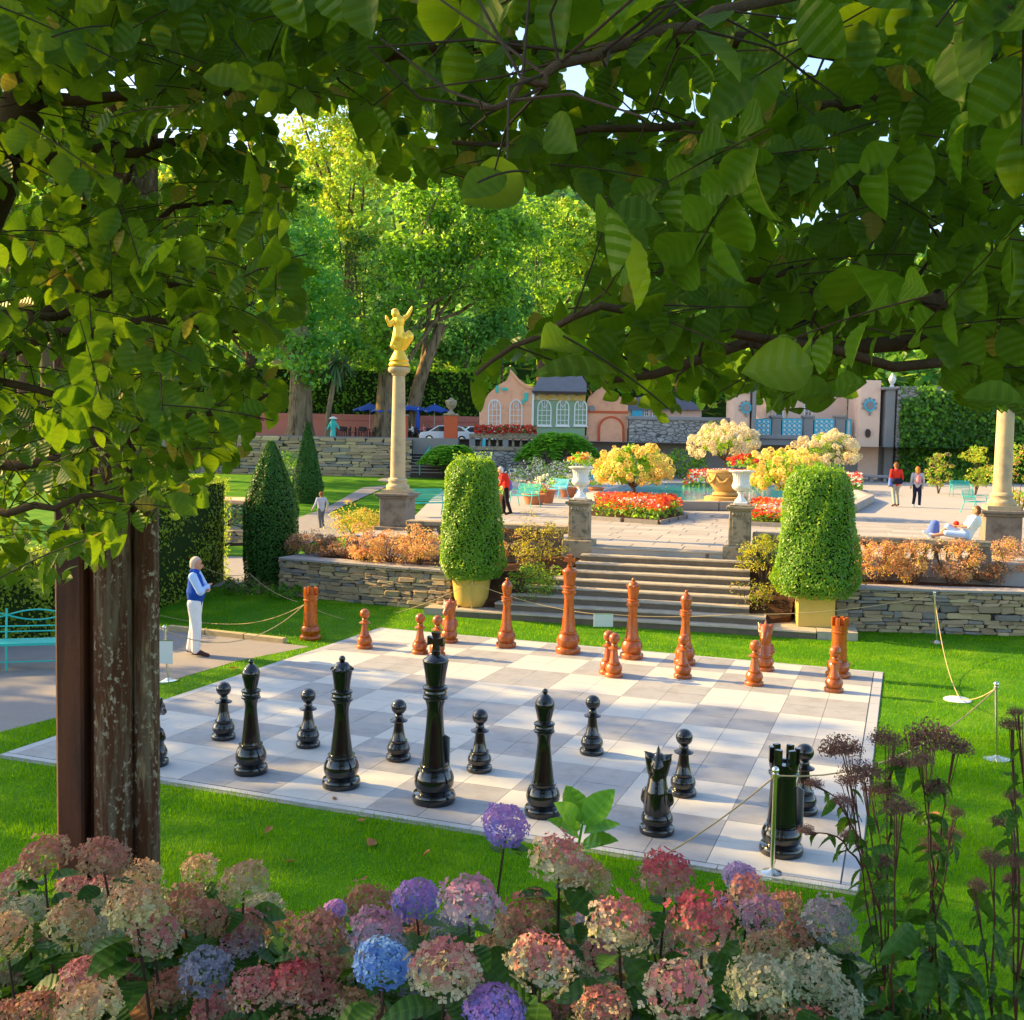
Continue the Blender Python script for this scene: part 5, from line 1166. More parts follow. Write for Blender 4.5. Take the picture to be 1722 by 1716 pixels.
# balcony with window boxes
f = Fac('balcony', 'grey stone balustraded balcony in front of the pavilion', 'balcony', 850, 800, 80)
f.box('stone_base', 790, 757, 990, 806, 0, 2, 'gravelwall'); f.box('floor_slab', 789, 754, 990, 757, -.15, 2, 'carved', .03); f.box('top_rail', 789, 733, 990, 737, -.12, .45, 'carved', .03)
for k in range(15): 
    u = 796+13.4*k; x0, x1, z0, z1 = f.rect(u-2.6, 737, u+2.6, 754); link('baluster', BALM, f.t, ((x0+x1)/2, .15, z0), None, (1.4, 1.4, (z1-z0)/.6))
for u in (794, 850, 905): f.box('dado', u-5, 737, u+5, 754, 0, .3, 'greypier')
f.box('painted_urn', 811, 739, 817, 753, -.14, -.01, 'turqblue', .04)
for (u, l) in ((824, 'left window box of red flowers on the balcony rail'), (876, 'right window box of red flowers on the balcony rail')):
    p = gd(u, 733, 80); t = thing('window_box', l, 'window box', p, GRZ, 'window boxes on the balcony'); link('trough', bev(MB().box(-1.1, 1.1, -.10, .35, 0, .22).mesh('trough', M['carved']), .03), t)
    P = np.stack([NP.uniform(-1.2, 1.2, 420), NP.uniform(-.35, .4, 420), .15+NP.uniform(0, .65, 420)], 1); cards('bloom', P, NP.normal(0, .6, (420, 3))+np.array([0, -.4, .6]), .2, [M['p_red'], M['f_deep'], M['p_red']], t, .9, NP.randint(0, 3, 420), kind='stuff')
# red arched wall
f = Fac('arched_wall', 'salmon red garden wall with a blind arch and a round plaque', 'wall', 1020, 760, DB+.5)
f.box('wall', 985.5, 682, 1056, 770, 0, .8, 'salmon'); f.poly('pediment', [(985.5, 681.5), (1056, 683), (1052, 672), (1012, 650), (990, 668)], .05, .7, 'salmon')
def archpoly(u0, u1, v0, v1): 
    r = (u1-u0)/2; return [(u0, v1), (u1, v1)]+[((u0+u1)/2+r*math.cos(a), v0+r-r*math.sin(a)) for a in np.linspace(0, math.pi, 13)]
f.poly('arch_surround', archpoly(1005, 1050, 700, 765), -.12, -.004, 'red'); f.poly('blind_arch', archpoly(1009, 1046, 704, 765), -.16, -.121, 'salmon')
f.poly('plaque', [(995+5*math.cos(a), 687+5*math.sin(a)) for a in np.linspace(0, 6.28, 17)[:-1]], -.14, -.005, 'greypier'); f.box('cornice', 985.5, 692, 1056, 694.5, -.08, -.006, 'red')
f = Fac('cottage', 'pale blue and pink cottage top showing above the long grey wall', 'building', 1090, 706, 96)
f.box('wall', 1052, 690, 1180, 720, 0, 5, 'pink'); f.box('blue_bay', 1062, 689, 1080, 712, -.3, -.004, 'turqblue'); f.window(1082, 688, 1092, 706, -.15, False, 2, 3); f.window(1096, 690, 1106, 706, -.15, False, 2, 3); f.poly('roof', [(1048, 690), (1184, 690), (1150, 668), (1070, 668)], -.4, 5.3, 'slate')
# long grey wall
f = Fac('long_grey_wall', 'long coursed grey stone wall behind the plaza', 'wall', 1145, 806, DB)
f.box('wall', 1056, 706, 1232, 812, 0, .9, 'gravelwall'); f.box('coping', 1055, 703, 1233, 706, -.12, 1.0, 'greypier', .04)
# colonnade with turquoise panels
f = Fac('colonnade', 'pink colonnade with grey piers, turquoise balcony panels and low arches', 'building', 1340, 806, DB-.5)
f.box('base_wall', 1232.5, 737, 1441, 812, 0, 2, 'greypier'); f.box('balcony_slab', 1232, 734, 1441, 737.5, -.2, 2.2, 'greypier', .04)
for (u, w_) in ((1283, 21), (1329, 18), (1420, 12)): f.poly('low_arch', archpoly(u-w_/2, u+w_/2, 755, 812), -.06, -.004, 'darkwood'); f.poly('arch_ring', [(u+(w_/2+2)*math.cos(a), 755+w_/2-(w_/2+2)*math.sin(a)) for a in np.linspace(0, math.pi, 11)]+[(u+(w_/2)*math.cos(a), 755+w_/2-(w_/2)*math.sin(a)) for a in np.linspace(math.pi, 0, 11)], -.10, -.061, 'red')
for k, u in enumerate((1257, 1306, 1360, 1414)): f.box('pier', u-8.5, 703, u+8.5, 734, 0, .6, 'greypier', .04); f.box('pier_cap', u-10, 699, u+10, 703, -.1, .7, 'greypier', .03)
# pierced turquoise panels
for (u0, u1) in ((1266, 1297.5), (1315.5, 1350), (1369.5, 1404), (1423.5, 1433)):
    x0, x1, z0, z1 = f.rect(u0, 705, u1, 734); mb = MB(); w = x1-x0; h = z1-z0
    mb.box(x0, x1, .1, .16, z0, z0+.12); mb.box(x0, x1, .1, .16, z1-.12, z1); mb.box(x0, x0+.1, .1, .16, z0+.12, z1-.12); mb.box(x1-.1, x1, .1, .16, z0+.12, z1-.12)
    for i in range(4):
        for j in range(4):
            cx_, cz_ = x0+w*(i+.5)/4, z0+h*(j+.5)/4; r = min(w, h)/8.4
            if w > .8: mb.tube([(cx_+r*math.cos(a), .13, cz_+r*math.sin(a)) for a in np.linspace(0, 6.283, 9)], .05, 5)
    pn = mb.build('pierced_panel', M['turqblue'], f.t); MB().box(x0+.1, x1-.1, .165, .19, z0+.12, z1-.12).build('backing', M['sash'], pn)
f.box('upper_wall', 1300, 628, 1441, 702, 2.2, 6, 'pink')
for u in (1322, 1372): f.window(u-8, 662, u+8, 700, 2.1, False, 2, 4)
f.box('cornice', 1298, 624, 1443, 629, 1.8, 6.2, 'greypier', .05)
def tower(label, u0, u1, v0, v1, pil, pil_top, rd, oc, scroll=False):
    f = Fac('pink_tower', label, 'building', (u0+u1)/2, v1, DB-1.5)
    f.box('wall', u0, v0, u1, v1, 0, 3, 'pink'); f.box('corner_pilaster', pil[0], pil_top, pil[1], v1, -.35, 3.1, 'greypier', .03); f.box('pilaster_cap', pil[0]-1.5, pil_top-4, pil[1]+1.5, pil_top, -.55, 3.2, 'greypier', .04)
    u, v, r = rd; f.poly('roundel_ring', [(u+r*math.cos(a), v+r*1.05*math.sin(a)) for a in np.linspace(0, 6.28, 21)[:-1]], -.16, -.004, 'turqblue'); f.poly('roundel', [(u+r*.68*math.cos(a), v+r*.72*math.sin(a)) for a in np.linspace(0, 6.28, 21)[:-1]], -.22, -.161, 'greypier')
    for k in range(7): a = R(200-37*k); f.poly('roundel_leaf', [(u+r*1.12*math.cos(a)+2.0*math.cos(b), v-r*1.15*math.sin(a)+2.0*math.sin(b)) for b in np.linspace(0, 6.28, 7)[:-1]], -.19, -.005, 'greypier')
    f.poly('roundel_pendant', [(u-2.5, v+r*1.1), (u+2.5, v+r*1.1), (u+.7, v+r*1.75), (u-.7, v+r*1.75)], -.18, -.006, 'greypier')
    if oc: u, v, r = oc; f.poly('octagonal_vent', [(u+r*.85*math.cos(a), v+r*1.4*math.sin(a)) for a in np.linspace(R(22.5), R(382.5), 9)[:-1]], -.14, -.004, 'darkwood')
    if scroll: f.poly('scroll_gable', [(u0, v0-.5), (u1, v0-.5), (u1-3, v0-12), (u0+14, v0-9), (u0+8, v0-16), (u0+5, v0-28), (u0+2, v0-26), (u0, v0-12)], 0, 2.6, 'cream'); f.box('string_course', u0-1, v0-2, u1, v0, -.2, 3, 'greypier')
    return f
tower('tall pink tower with a blue roundel and a dark vent beside the ivy', 1441.5, 1482, 640, 806, (1482.5, 1504), 656, (1462, 682, 10), (1459, 729, 5.5))
tower('small pink tower with a roundel and a scrolled cream gable, left of the turquoise panels', 1232.5, 1262, 661, 736, (1262.5, 1271), 648, (1254, 686, 9), None, True)
f = Fac('stone_bench', 'plain stone bench at the foot of the pink tower', 'bench', 1478, 812, DB-6)
f.box('seat', 1456, 800, 1500, 803.5, 0, .7, 'greypier', .03); f.box('leg', 1464, 803.5, 1470, 811, .1, .6, 'greypier'); f.box('leg', 1486, 803.5, 1492, 811, .1, .6, 'greypier')
# ivy wall
f = Fac('ivy_wall', 'tall stone wall right of the pink tower smothered in dark ivy', 'wall', 1600, 812, DB-2)
f.box('wall', 1504.5, 655, 1800, 815, 0, 1, 'gravelwall'); x0, x1, z0, z1 = f.rect(1508, 655, 1800, 815)
n = 11000; P = np.stack([NP.uniform(x0, x1, n), -np.abs(NP.normal(.15, .3, n)), NP.uniform(z0, z1, n)], 1)
keep = (np.sin(P[:, 0]*1.9+P[:, 2]*.8)+np.sin(P[:, 2]*2.1-P[:, 0]*.7)+NP.normal(0, .5, n)+(z1-P[:, 2]-.6)*.9 > -.9); P = P[keep]
cards('ivy', P, NP.normal(0, .5, (len(P), 3))+np.array([0, -1, .5]), .34, [M['f_deep'], M['f_green'], M['f_deep']], f.t, .8, NP.randint(0, 3, len(P)), kind='stuff')
f2 = Fac('stone_urn', 'pale green finial urn on the wall end above the ivy', 'urn', 1500, 652, DB-1)
MB().lathe([(.18, 0), (.2, .1), (.1, .2), (.25, .45), (.3, .7), (.18, .9), (.05, 1.15)], 16).build('urn', M['sash'], f2.t, 50)
# retaining wall, stairs and piers on the left
a = gd(340, 804, 78); b = gd(691, 799, 78); b[2] = a[2] = 1.15
rw = thing('stone_wall', 'high rough stone retaining wall below the cafe terrace', 'wall', a, GRZ); L_ = np.linalg.norm((b-a)[:2])
MB().box(0, L_, .06, 3.5, -.3, 2.86).build('core', M['mortar'], rw)
rubble(rw, L_, 2.9, (.18, .34), (.45, 1.5), .3, ('stone_a', 'stone_c', 'stone_a', 'stone_b'), 0, 298)
f = Fac('stone_stairs', 'flight of grey stone steps up to the street beside the orange pier', 'steps', 716, 800, 77)
for k in range(9):
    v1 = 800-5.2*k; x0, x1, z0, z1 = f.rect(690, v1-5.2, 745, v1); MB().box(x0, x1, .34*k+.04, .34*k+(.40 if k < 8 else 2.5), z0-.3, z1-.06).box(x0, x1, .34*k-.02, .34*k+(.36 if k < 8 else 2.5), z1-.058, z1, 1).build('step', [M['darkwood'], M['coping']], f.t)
f.t2 = None
h_ = [gd(706, 776, 76.7), gd(720, 757, 78.5), gd(728, 747, 80)]
hr = thing('handrail', 'pale blue handrail beside the stone stairs', 'handrail', h_[0], 0); MB().tube([p-h_[0] for p in h_], .05, 6).build('rail', M['turq'], hr); 
for p in h_: MB().tube([p-h_[0], p-h_[0]-np.array([0, 0, 1.0])], .04, 6).build('post', M['turq'], hr)
ZS = 4.15
struct(MB().slab([gw(-70, 79.2, 0)[:2], gw(-4.2, 79.2, 0)[:2], gw(-4.2, 82.5, 0)[:2], gw(60, 86.6, 0)[:2], gw(60, 120, 0)[:2], gw(-70, 120, 0)[:2]], 1.0, ZS).build('street', M['tarmac']))
def opier(u0, u1, vt, vb, label, urn=True):
    f = Fac('gate_pier', label, 'pier', (u0+u1)/2, vb, 80.3); f.box('shaft', u0, vt, u1, vb, 0, 1.1, 'red', .02); f.box('cap', u0-1.5, vt-3, u1+1.5, vt, -.08, 1.18, 'carved', .03)
    if urn:
        x0, x1, z0, z1 = f.rect(u0, vt-3, u1, vt-3); MB().lathe([(.30, z0), (.28, z0+.12), (.13, z0+.22), (.13, z0+.34), (.36, z0+.55), (.46, z0+.95), (.40, z0+1.05), (.22, z0+1.1), (.08, z0+1.25)], 20, c=((x0+x1)/2, .55)).build('urn', M['carved'], f.t, 50)
opier(746.5, 769, 699, 752, 'orange red gate pier with a pale urn beside the white car')
opier(671, 684, 700, 752, 'orange red gate pier half hidden behind the statue column', False)
def car(label, u, v, D, rz, L=4.1):
    t = thing('car', label, 'car', gd(u, v, D), rz, 'parked cars on the street behind the pier')
    prof = [(-2.05, .30), (-2.08, .62), (-1.95, .86), (-1.35, .93), (-.62, 1.40), (.55, 1.45), (1.35, 1.32), (1.95, .92), (2.05, .70), (2.05, .30)]
    link('body', bev(MB().prism(prof, -.84, .84).mesh('body', M['carpaint'], 50), .06, 2), t)
    gl_ = [(-1.18, .95), (-.58, 1.35), (.52, 1.39), (1.20, 1.28), (1.55, .98)]; mb = MB(); mb.prism(gl_, -.852, -.842); mb.prism(gl_, .842, .852); mb.build('side_window', M['carglass'], t)
    MB().add([(-1.33, -.7, .96), (-1.33, .7, .96), (-.68, .62, 1.37), (-.68, -.62, 1.37)], [(0, 1, 2, 3)]).build('windscreen', M['carglass'], t)
    for sx in (-1.3, 1.28):
        for sy in (-1, 1):
            w = MB().tube([(sx, sy*.70, .32), (sx, sy*.86, .32)], .32, 18).build('wheel', M['cartyre'], t, 40); MB().tube([(sx, sy*.858, .32), (sx, sy*.872, .32)], .2, 14).build('rim', M['chrome'], w, 40)
    for sy in (-1, 1): MB().ball((-2.03, sy*.6, .66), .12, 10, 6, sc=(.6, 1.3, .8)).build('headlight', M['glass'], t, 60)
    for sx in (-.15, .75): MB().box(sx-.008, sx+.008, -.856, -.841, .4, 1.3).build('door_line', M['cartyre'], t)
car('white car partly hidden behind the orange pier with the urn', 748, 746, 84, GRZ+R(8)); car('pale car parked right of the orange pier', 795, 747, 85, GRZ+R(25))
# cafe: parasols, tables, chairs, hedge, low wall
f = Fac('low_wall', 'low salmon pink wall behind the cafe terrace', 'wall', 590, 738, 98); f.box('wall', 430, 704, 805, 740, 0, .5, 'cafepink'); f.box('coping', 430, 701, 805, 704, -.08, .6, 'cafepink')
hedge_box('tall dark clipped hedge behind the cafe parasols', [gw(-34, 99.5, 0), gw(-1.5, 99.5, 0), gw(-1.5, 101.5, 0), gw(-34, 101.5, 0)], ZS, ZS+6.6, 'f_green', 9000, .35, wob=.12)
def parasol(label, u, v, D, openp=True):
    pt_ = gd(u, v, D); t = thing('parasol', label, 'parasol', (pt_[0], pt_[1], ZS), 0, 'dark blue cafe parasols'); H = pt_[2]-ZS
    MB().tube([(0, 0, 0), (0, 0, H+.1)], .035, 8).build('pole', M['sash'], t, 60)
    if openp:
        mb = MB(); vs = [(0, 0, H)]; n = 8
        for k in range(n): a = 6.283*k/n; vs.append((1.55*math.cos(a), 1.55*math.sin(a), H-.62))
        for k in range(n): a = 6.283*(k+.5)/n; vs.append((1.40*math.cos(a), 1.40*math.sin(a), H-.62))
        for k in range(n): a = 6.283*k/n; vs.append((1.55*math.cos(a), 1.55*math.sin(a), H-.80))
        fs = []
        for k in range(n): j = (k+1) % n; fs += [(0, 1+k, 1+n+k), (0, 1+n+k, 1+j), (1+k, 1+2*n+k, 1+n+k), (1+n+k, 1+2*n+j, 1+j)]
        mb.add(vs, fs); mb.build('canopy', M['blue'], t)
    else: MB().lathe([(.05, H-2.0), (.20, H-1.9), (.17, H-1.0), (.10, H-.3), (.02, H)], 10).build('canopy', M['blue'], t, 50)
parasol('open dark blue parasol left of the big ivy trunk', 622, 678, 94); parasol('open dark blue parasol behind the statue column', 652, 680, 92.5); parasol('open dark blue parasol just right of the statue column', 692, 678, 93)
parasol('open dark blue parasol near the orange pier', 731, 680, 93); parasol('folded dark blue parasol between two open ones', 703, 688, 91, False)
def cafe_table():
    t = thing('cafe_table', 'dark wooden cafe table', 'table', (0, 0, ZS)); MB().box(-.6, .6, -.4, .4, .70, .75).build('table_top', M['darkwood'], t)
    for sx in (-1, 1): 
        for sy in (-1, 1): MB().box(sx*.5-.03, sx*.5+.03, sy*.32-.03, sy*.32+.03, 0, .70).build('leg', M['darkwood'], t)
    return t
def cafe_chair():
    t = thing('cafe_chair', 'dark wooden cafe chair', 'chair', (0, 0, ZS)); MB().box(-.22, .22, -.22, .22, .42, .46).build('seat', M['darkwood'], t); MB().box(-.22, .22, .19, .23, .50, .92).build('backrest', M['darkwood'], t)
    for sx in (-1, 1):
        for sy in (-1, 1): MB().box(sx*.2-.02, sx*.2+.02, sy*.2-.02, sy*.2+.02, 0, .42).build('leg', M['darkwood'], t)
    return t
ct, cc_ = cafe_table(), cafe_chair(); first = True
for i, (u, D, l) in enumerate(((577, 92, 'dark cafe table near the cordyline trunk'), (610, 91, 'dark cafe table left of the big ivy trunk'), (700, 91.5, 'dark cafe table under the folded parasol'), (722, 90, 'dark cafe table nearest the orange pier'), (690, 95, 'dark cafe table farthest back by the statue column'))):
    p = gw(gl(u, 740, D)[0], D, ZS)
    if first: ct.location = p; ct['label'] = l; ct['group'] = 'cafe tables'; ct.rotation_euler = (0, 0, GRZ)
    else: dup(ct, p, GRZ+rnd.uniform(-.3, .3), l)
    for k, side in enumerate(('nearest side', 'right side', 'far side', 'left side')):
        a = GRZ+k*math.pi/2; q = p+np.array([math.sin(a)*.85*(1 if k % 2 else .7), -math.cos(a)*.85*(1 if k % 2 else .7), 0]); lab = 'dark chair on the '+side+' of the '+l.replace('dark ', '')
        if first and k == 0: cc_.location = q; cc_['label'] = lab; cc_['group'] = 'cafe chairs'; cc_.rotation_euler = (0, 0, a+math.pi)
        else: dup(cc_, q, a+math.pi, lab)
    first = False
SITL = [(V3(.09, .0, .50), V3(.11, .42, .50), V3(.11, .44, .09), V3(.11, .6, .04)), (V3(-.09, .0, .50), V3(-.11, .42, .50), V3(-.11, .44, .09), V3(-.11, .6, .04))]
for (u, D, c, l) in ((713, 89.4, 'pinkcloth', 'cafe guest in pink seated left of the orange pier'), (720, 92, 'pinkcloth', 'cafe guest seated behind the guest in pink'), (693, 90.6, 'whitecloth', 'cafe guest in a pale top seated by the statue column')):
    p = gw(gl(u, 740, D)[0], D, ZS); person(l, p, GRZ+R(100), 1.7, dict(top=c, bottom='navy', shoe='blackcloth', hair='brownhair'), legs=SITL, torso=(V3(0, -.02, .52), V3(0, -.04, .68), V3(0, -.02, .88), V3(0, .0, 1.02)),
           arms=[(V3(.19, -.02, .97), V3(.25, .10, .76), V3(.15, .32, .78)), (V3(-.19, -.02, .97), V3(-.25, .10, .76), V3(-.15, .32, .78))], vox=.02)
f = Fac('statue', 'small turquoise and white painted figure on the wall by the cordyline', 'statue', 560, 742, 84)
link('figure', blob('figure', [((0, 0, 0), (0, 0, .9), .28, .2), ((0, 0, .9), (0, 0, 1.45), .2, .26), ((0, 0, 1.62), (0, 0, 1.7), .15, .14), ((.25, 0, 1.35), (.5, -.1, 1.0), .09, .07), ((-.25, 0, 1.35), (-.45, -.1, .95), .09, .07)], .03, M['turq'], 2), f.t)
MB().lathe([(.05, 1.75), (.38, 1.78), (.2, 1.9), (.02, 1.98)], 16).build('hat', M['sash'], f.t, 50)
f = Fac('archway', 'cream archway house end glimpsed beside the leftmost trunk', 'building', 478, 740, 104); f.box('wall', 440, 635, 486, 745, 0, 3, 'cream'); f.poly('roof_gable', [(436, 634.5), (490, 634.5), (480, 612), (466, 604)], -.2, 3.2, 'cream'); f.poly('arch_window', archpoly(466, 482, 622, 645), -.05, -.004, 'glass')

# ---------------------------------------------------------------- low walls and rockery far left
a = gz(300, 938, 0)+FWD*3; b = gz(422, 905, 0)
wall_thing('low curved rubble wall on the far left lawn edge', gd(300, 916, 33.5), gd(425, 897, 34.5), .42, .4, None, cap=120)
f = Fac('raised_border', 'grey gravel rockery bed with a brick edge behind the low far left wall', 'rockery', 380, 885, 38); f.box('bank', 300, 846, 425, 892, 0, 2, 'gravelwall'); f.box('brick_edge', 300, 842, 425, 847, -.1, 2.1, 'salmon', .03)
shrub('ground_cover', 'grey green mound of plants on the far left rockery', gd(385, 884, 37.5), .9, .7, ['f_blue', 'f_rustleaf'], 'plant', 600, .12)

# ---------------------------------------------------------------- trees of the garden and the hillside
def tree(label, p, H, crowns, leaf, n, size, trunk=(.4, .25), cr=1.3, lean=(0, 0), limbs=7, name='tree', bark='bark', per=70, low=-.5, group=None, fill=.62, asp=.6, mi=None):
    t = thing(name, label, 'tree', p, 0, group); mb = MB(); hb = H*.62
    pts = [(lean[0]*q*q, lean[1]*q*q, hb*q-.3) for q in np.linspace(0, 1, 7)]
    mb.tube(pts, [trunk[0]*(1.25 if i == 0 else 1)+(trunk[1]-trunk[0])*i/6 for i in range(7)], 12); link('trunk', mb.mesh('trunk', M[bark], 60), t)
    for k in range(limbs):
        c, r = crowns[k % len(crowns)]; q = .45+.5*rnd.random(); s_ = np.array(pts[int(q*6)]); e = np.array(c)+np.array(r)*np.array([rnd.uniform(-.6, .6), rnd.uniform(-.6, .6), rnd.uniform(-.2, .5)])
        m_ = (s_+e)/2+np.array([rnd.uniform(-.5, .5), rnd.uniform(-.5, .5), -.05*H*rnd.random()]); MB().tube([s_, s_*.6+m_*.4, m_, m_*.4+e*.6, e], [trunk[1]*.6, trunk[1]*.5, trunk[1]*.4, trunk[1]*.25, .03], 7).build('limb', M[bark], t, 60)
    Ps, Qs = [], []; vol = [r[0]*r[1]*r[2] for c, r in crowns]; sv = sum(v**.67 for v in vol)
    for (c, r), v in zip(crowns, vol):
        k = int(n*v**.67/sv); P, Q = clumpy(c, r, max(4, k//per), per, cr, low=low, fill=fill); Ps.append(P); Qs.append(Q)
    P, Q = np.concatenate(Ps), np.concatenate(Qs); lm = leaf if isinstance(leaf, (list, tuple)) else [leaf]
    cards('crown', P, Q, size, [M[k] for k in lm], t, asp, NP.randint(0, len(lm), len(P))); return t
def gtree(label, u, vb, D, crowns_px, leaf, n, size, zb=None, **kw):
    """crowns given as (u, v, half width px, half height px, depth offset) at distance D"""
    o = gl(u, vb, D); zb = o[2] if zb is None else zb; p = gw(o[0], D, zb); H = 0; C = []
    for (cu, cv, ru, rv, dd) in crowns_px:
        c = gl(cu, cv, D+dd); w = np.array(gw(*c))-p; C.append((w, (ru*D/1760, ru*D/1760*.9, rv*D/1760))); H = max(H, w[2])
    return tree(label, p, H*kw.pop('hk', 1.0), C, leaf, n, size, **kw)
gT = 'trees on the wooded slope behind the garden'
gtree('big spreading tree with a forked ivy clad trunk behind the statue', 648, 738, 92, [(690, 470, 70, 80, 0), (780, 400, 110, 90, 3), (640, 600, 34, 80, -2), (665, 545, 40, 60, -3), (850, 430, 80, 80, 6), (730, 330, 90, 60, 4), (800, 490, 70, 45, 1)], ['f_green', 'f_green', 'f_deep'], 17000, .46, trunk=(1.05, .42), lean=(.8, 0), limbs=10, cr=1.5, group=gT, bark='barkgrey')
gtree('leaning grey second stem rising behind the statue column', 690, 742, 93, [(735, 420, 50, 60, 2)], ['f_green', 'f_deep'], 3000, .5, trunk=(.75, .4), lean=(2.6, 1), limbs=3, cr=1.4, group=gT, bark='barkgrey')
gtree('old thick trunked tree with bright low foliage left of the cordyline', 505, 738, 88, [(520, 590, 45, 35, 0), (540, 520, 60, 60, 4), (470, 560, 60, 70, 3), (490, 440, 60, 70, 5), (515, 625, 30, 25, -2)], ['f_green', 'f_blue'], 9000, .42, trunk=(1.1, .7), limbs=6, group=gT, bark='barkgrey')
gtree('tall lime yellow tree above the left leaves', 585, 700, 118, [(585, 300, 75, 90, 0), (545, 240, 80, 70, 4), (600, 400, 45, 55, -2), (640, 230, 60, 60, 5), (540, 150, 80, 70, 3), (620, 150, 60, 60, 4), (560, 370, 70, 60, 2)], ['f_lime', 'f_lime', 'f_yellow'], 15000, .55, trunk=(.8, .4), cr=1.6, group=gT)
gtree('blue green feathery tree left of the statue behind the old trunk', 560, 700, 108, [(545, 530, 50, 75, 0), (520, 430, 50, 80, 3), (575, 590, 35, 45, -2)], ['f_blue', 'f_green', 'f_blue'], 8000, .46, trunk=(.6, .3), group=gT)
gtree('dark drooping conifer between the lime tree and the statue', 615, 690, 112, [(615, 470, 40, 100, 0), (640, 580, 45, 60, 0), (600, 560, 35, 60, -1)], ['f_deep'], 5500, .6, trunk=(.5, .3), group=gT, asp=.25)
gtree('dark green rounded tree above the pavilion gable', 780, 690, 105, [(780, 580, 62, 45, 0), (830, 560, 50, 50, 2), (740, 600, 40, 40, 0), (850, 520, 45, 50, 3)], ['f_blue', 'f_deep', 'f_blue'], 8000, .45, trunk=(.5, .3), group=gT)
gtree('tall green tree rising behind the pavilion roof', 910, 680, 122, [(900, 420, 70, 90, 0), (950, 520, 70, 70, 2), (880, 540, 50, 60, -2), (960, 420, 60, 60, 4)], ['f_green', 'f_lime', 'f_deep'], 9000, .5, trunk=(.7, .4), group=gT)
gtree('yellow green tree at the right end of the wooded gap', 1000, 680, 128, [(990, 410, 45, 35, 0), (960, 380, 40, 40, 2), (1020, 440, 50, 45, -2)], ['f_lime', 'f_yellow', 'f_green'], 6000, .5, trunk=(.6, .3), group=gT)
gtree('small bright yellow bush tree halfway up the dark slope', 843, 640, 112, [(843, 517, 14, 12, 0)], ['f_yellow'], 700, .35, trunk=(.2, .1), limbs=2, cr=.7, group=gT)
gtree('distant pale green tree behind the long grey wall', 1140, 690, 120, [(1100, 560, 80, 70, 0), (1180, 520, 80, 80, 2), (1250, 570, 70, 60, 0)], ['f_green', 'f_lime'], 7000, .6, trunk=(.6, .3), group=gT)
gtree('distant dark tree above the colonnade', 1370, 690, 118, [(1370, 520, 90, 80, 0), (1300, 470, 70, 70, 2), (1450, 540, 70, 70, 0)], ['f_deep', 'f_green'], 7000, .6, trunk=(.6, .3), group=gT)
gtree('broad tree behind the ivy wall', 1600, 690, 100, [(1560, 560, 90, 80, 0), (1680, 520, 100, 100, 2), (1760, 600, 70, 70, 0)], ['f_green', 'f_deep'], 7000, .5, trunk=(.6, .3), group=gT)
for i, (u, D, l) in enumerate(((420, 100, 'green tree far left beyond the cafe wall'), (300, 95, 'tall green tree behind the left leaves, right one'), (180, 90, 'yellowish tree behind the left leaves, middle one'), (40, 92, 'green tree behind the left leaves, left one'))):
    gtree(l, u, 730, D, [(u, 420, 120, 140, 0), (u-70, 540, 80, 90, 2), (u+40, 330, 90, 80, 3)], ['f_green', 'f_lime', 'f_deep'] if i != 2 else ['f_lime', 'f_yellow'], 10000, .6, trunk=(.6, .35), group=gT)
# the wood on the slope reads as one mass
n = 40000; D = NP.uniform(122, 260, n); X = NP.uniform(-1, 1, n)*D*.62; P = np.array([gw(x, d, 0) for x, d in zip(X, D)])
cell = np.sin(P[:, 0]*.9)*np.sin(P[:, 1]*.83); ht = 7+5*np.abs(np.sin(P[:, 0]*.21+1)*np.sin(P[:, 1]*.19))+3*cell
P[:, 2] = hillz(P[:, 0], P[:, 1])+ht*NP.uniform(.35, 1.0, n)
tag(cards('woodland', P, NP.normal(0, .5, (n, 3))+np.array([-FWD[0]*.5, -FWD[1]*.5, .6]), 1.9, [M['f_deep'], M['f_green'], M['f_blue'], M['f_lime']], None, .7, NP.choice(4, n, p=[.4, .3, .2, .1])), 'mixed woodland covering the hillside', 'woodland', None, 'stuff')
# cordyline
pcx = gh(549, 795); Dc = dist(pcx); t = thing('cordyline', 'slender cordyline palm with a shaggy head in front of the retaining wall', 'palm', pcx, 0); k_ = Dc/1760
Wl = lambda u, v: (np.array(gd(u, v, Dc))-pcx)
MB().tube([Wl(u, v) for u, v in ((547, 800), (549, 740), (553, 690), (560, 650), (566, 622))], [.30, .26, .22, .2, .16], 8).build('trunk', M['barkgrey'], t, 60)
MB().tube([Wl(u, v) for u, v in ((560, 650), (568, 635), (578, 622))], [.16, .13, .1], 8).build('limb', M['barkgrey'], t, 60)
for (u, v, Lk, nn) in ((565, 610, 2.0, 110), (581, 612, 1.2, 50)):
    c = Wl(u, v); P = []; T = []; d = unit(NP.normal(size=(nn, 3))+np.array([0, 0, .15])); mb = MB()
    for q in d:
        L = Lk*rnd.uniform(.7, 1.1); s_ = np.cross(q, [0, 0, 1.0]); s_ /= np.linalg.norm(s_)+1e-6; pts = [c+q*L*x+np.array([0, 0, -.38*L*x*x]) for x in (0, .35, .7, 1.0)]; w = [.05, .085, .06, .005]
        vs = []; 
        for a_, ww in zip(pts, w): vs += [a_-s_*ww, a_+s_*ww]
        mb.add(vs, [(0, 1, 3, 2), (2, 3, 5, 4), (4, 5, 7, 6)])
    mb.build('leaf_head', M['f_cord'], t)
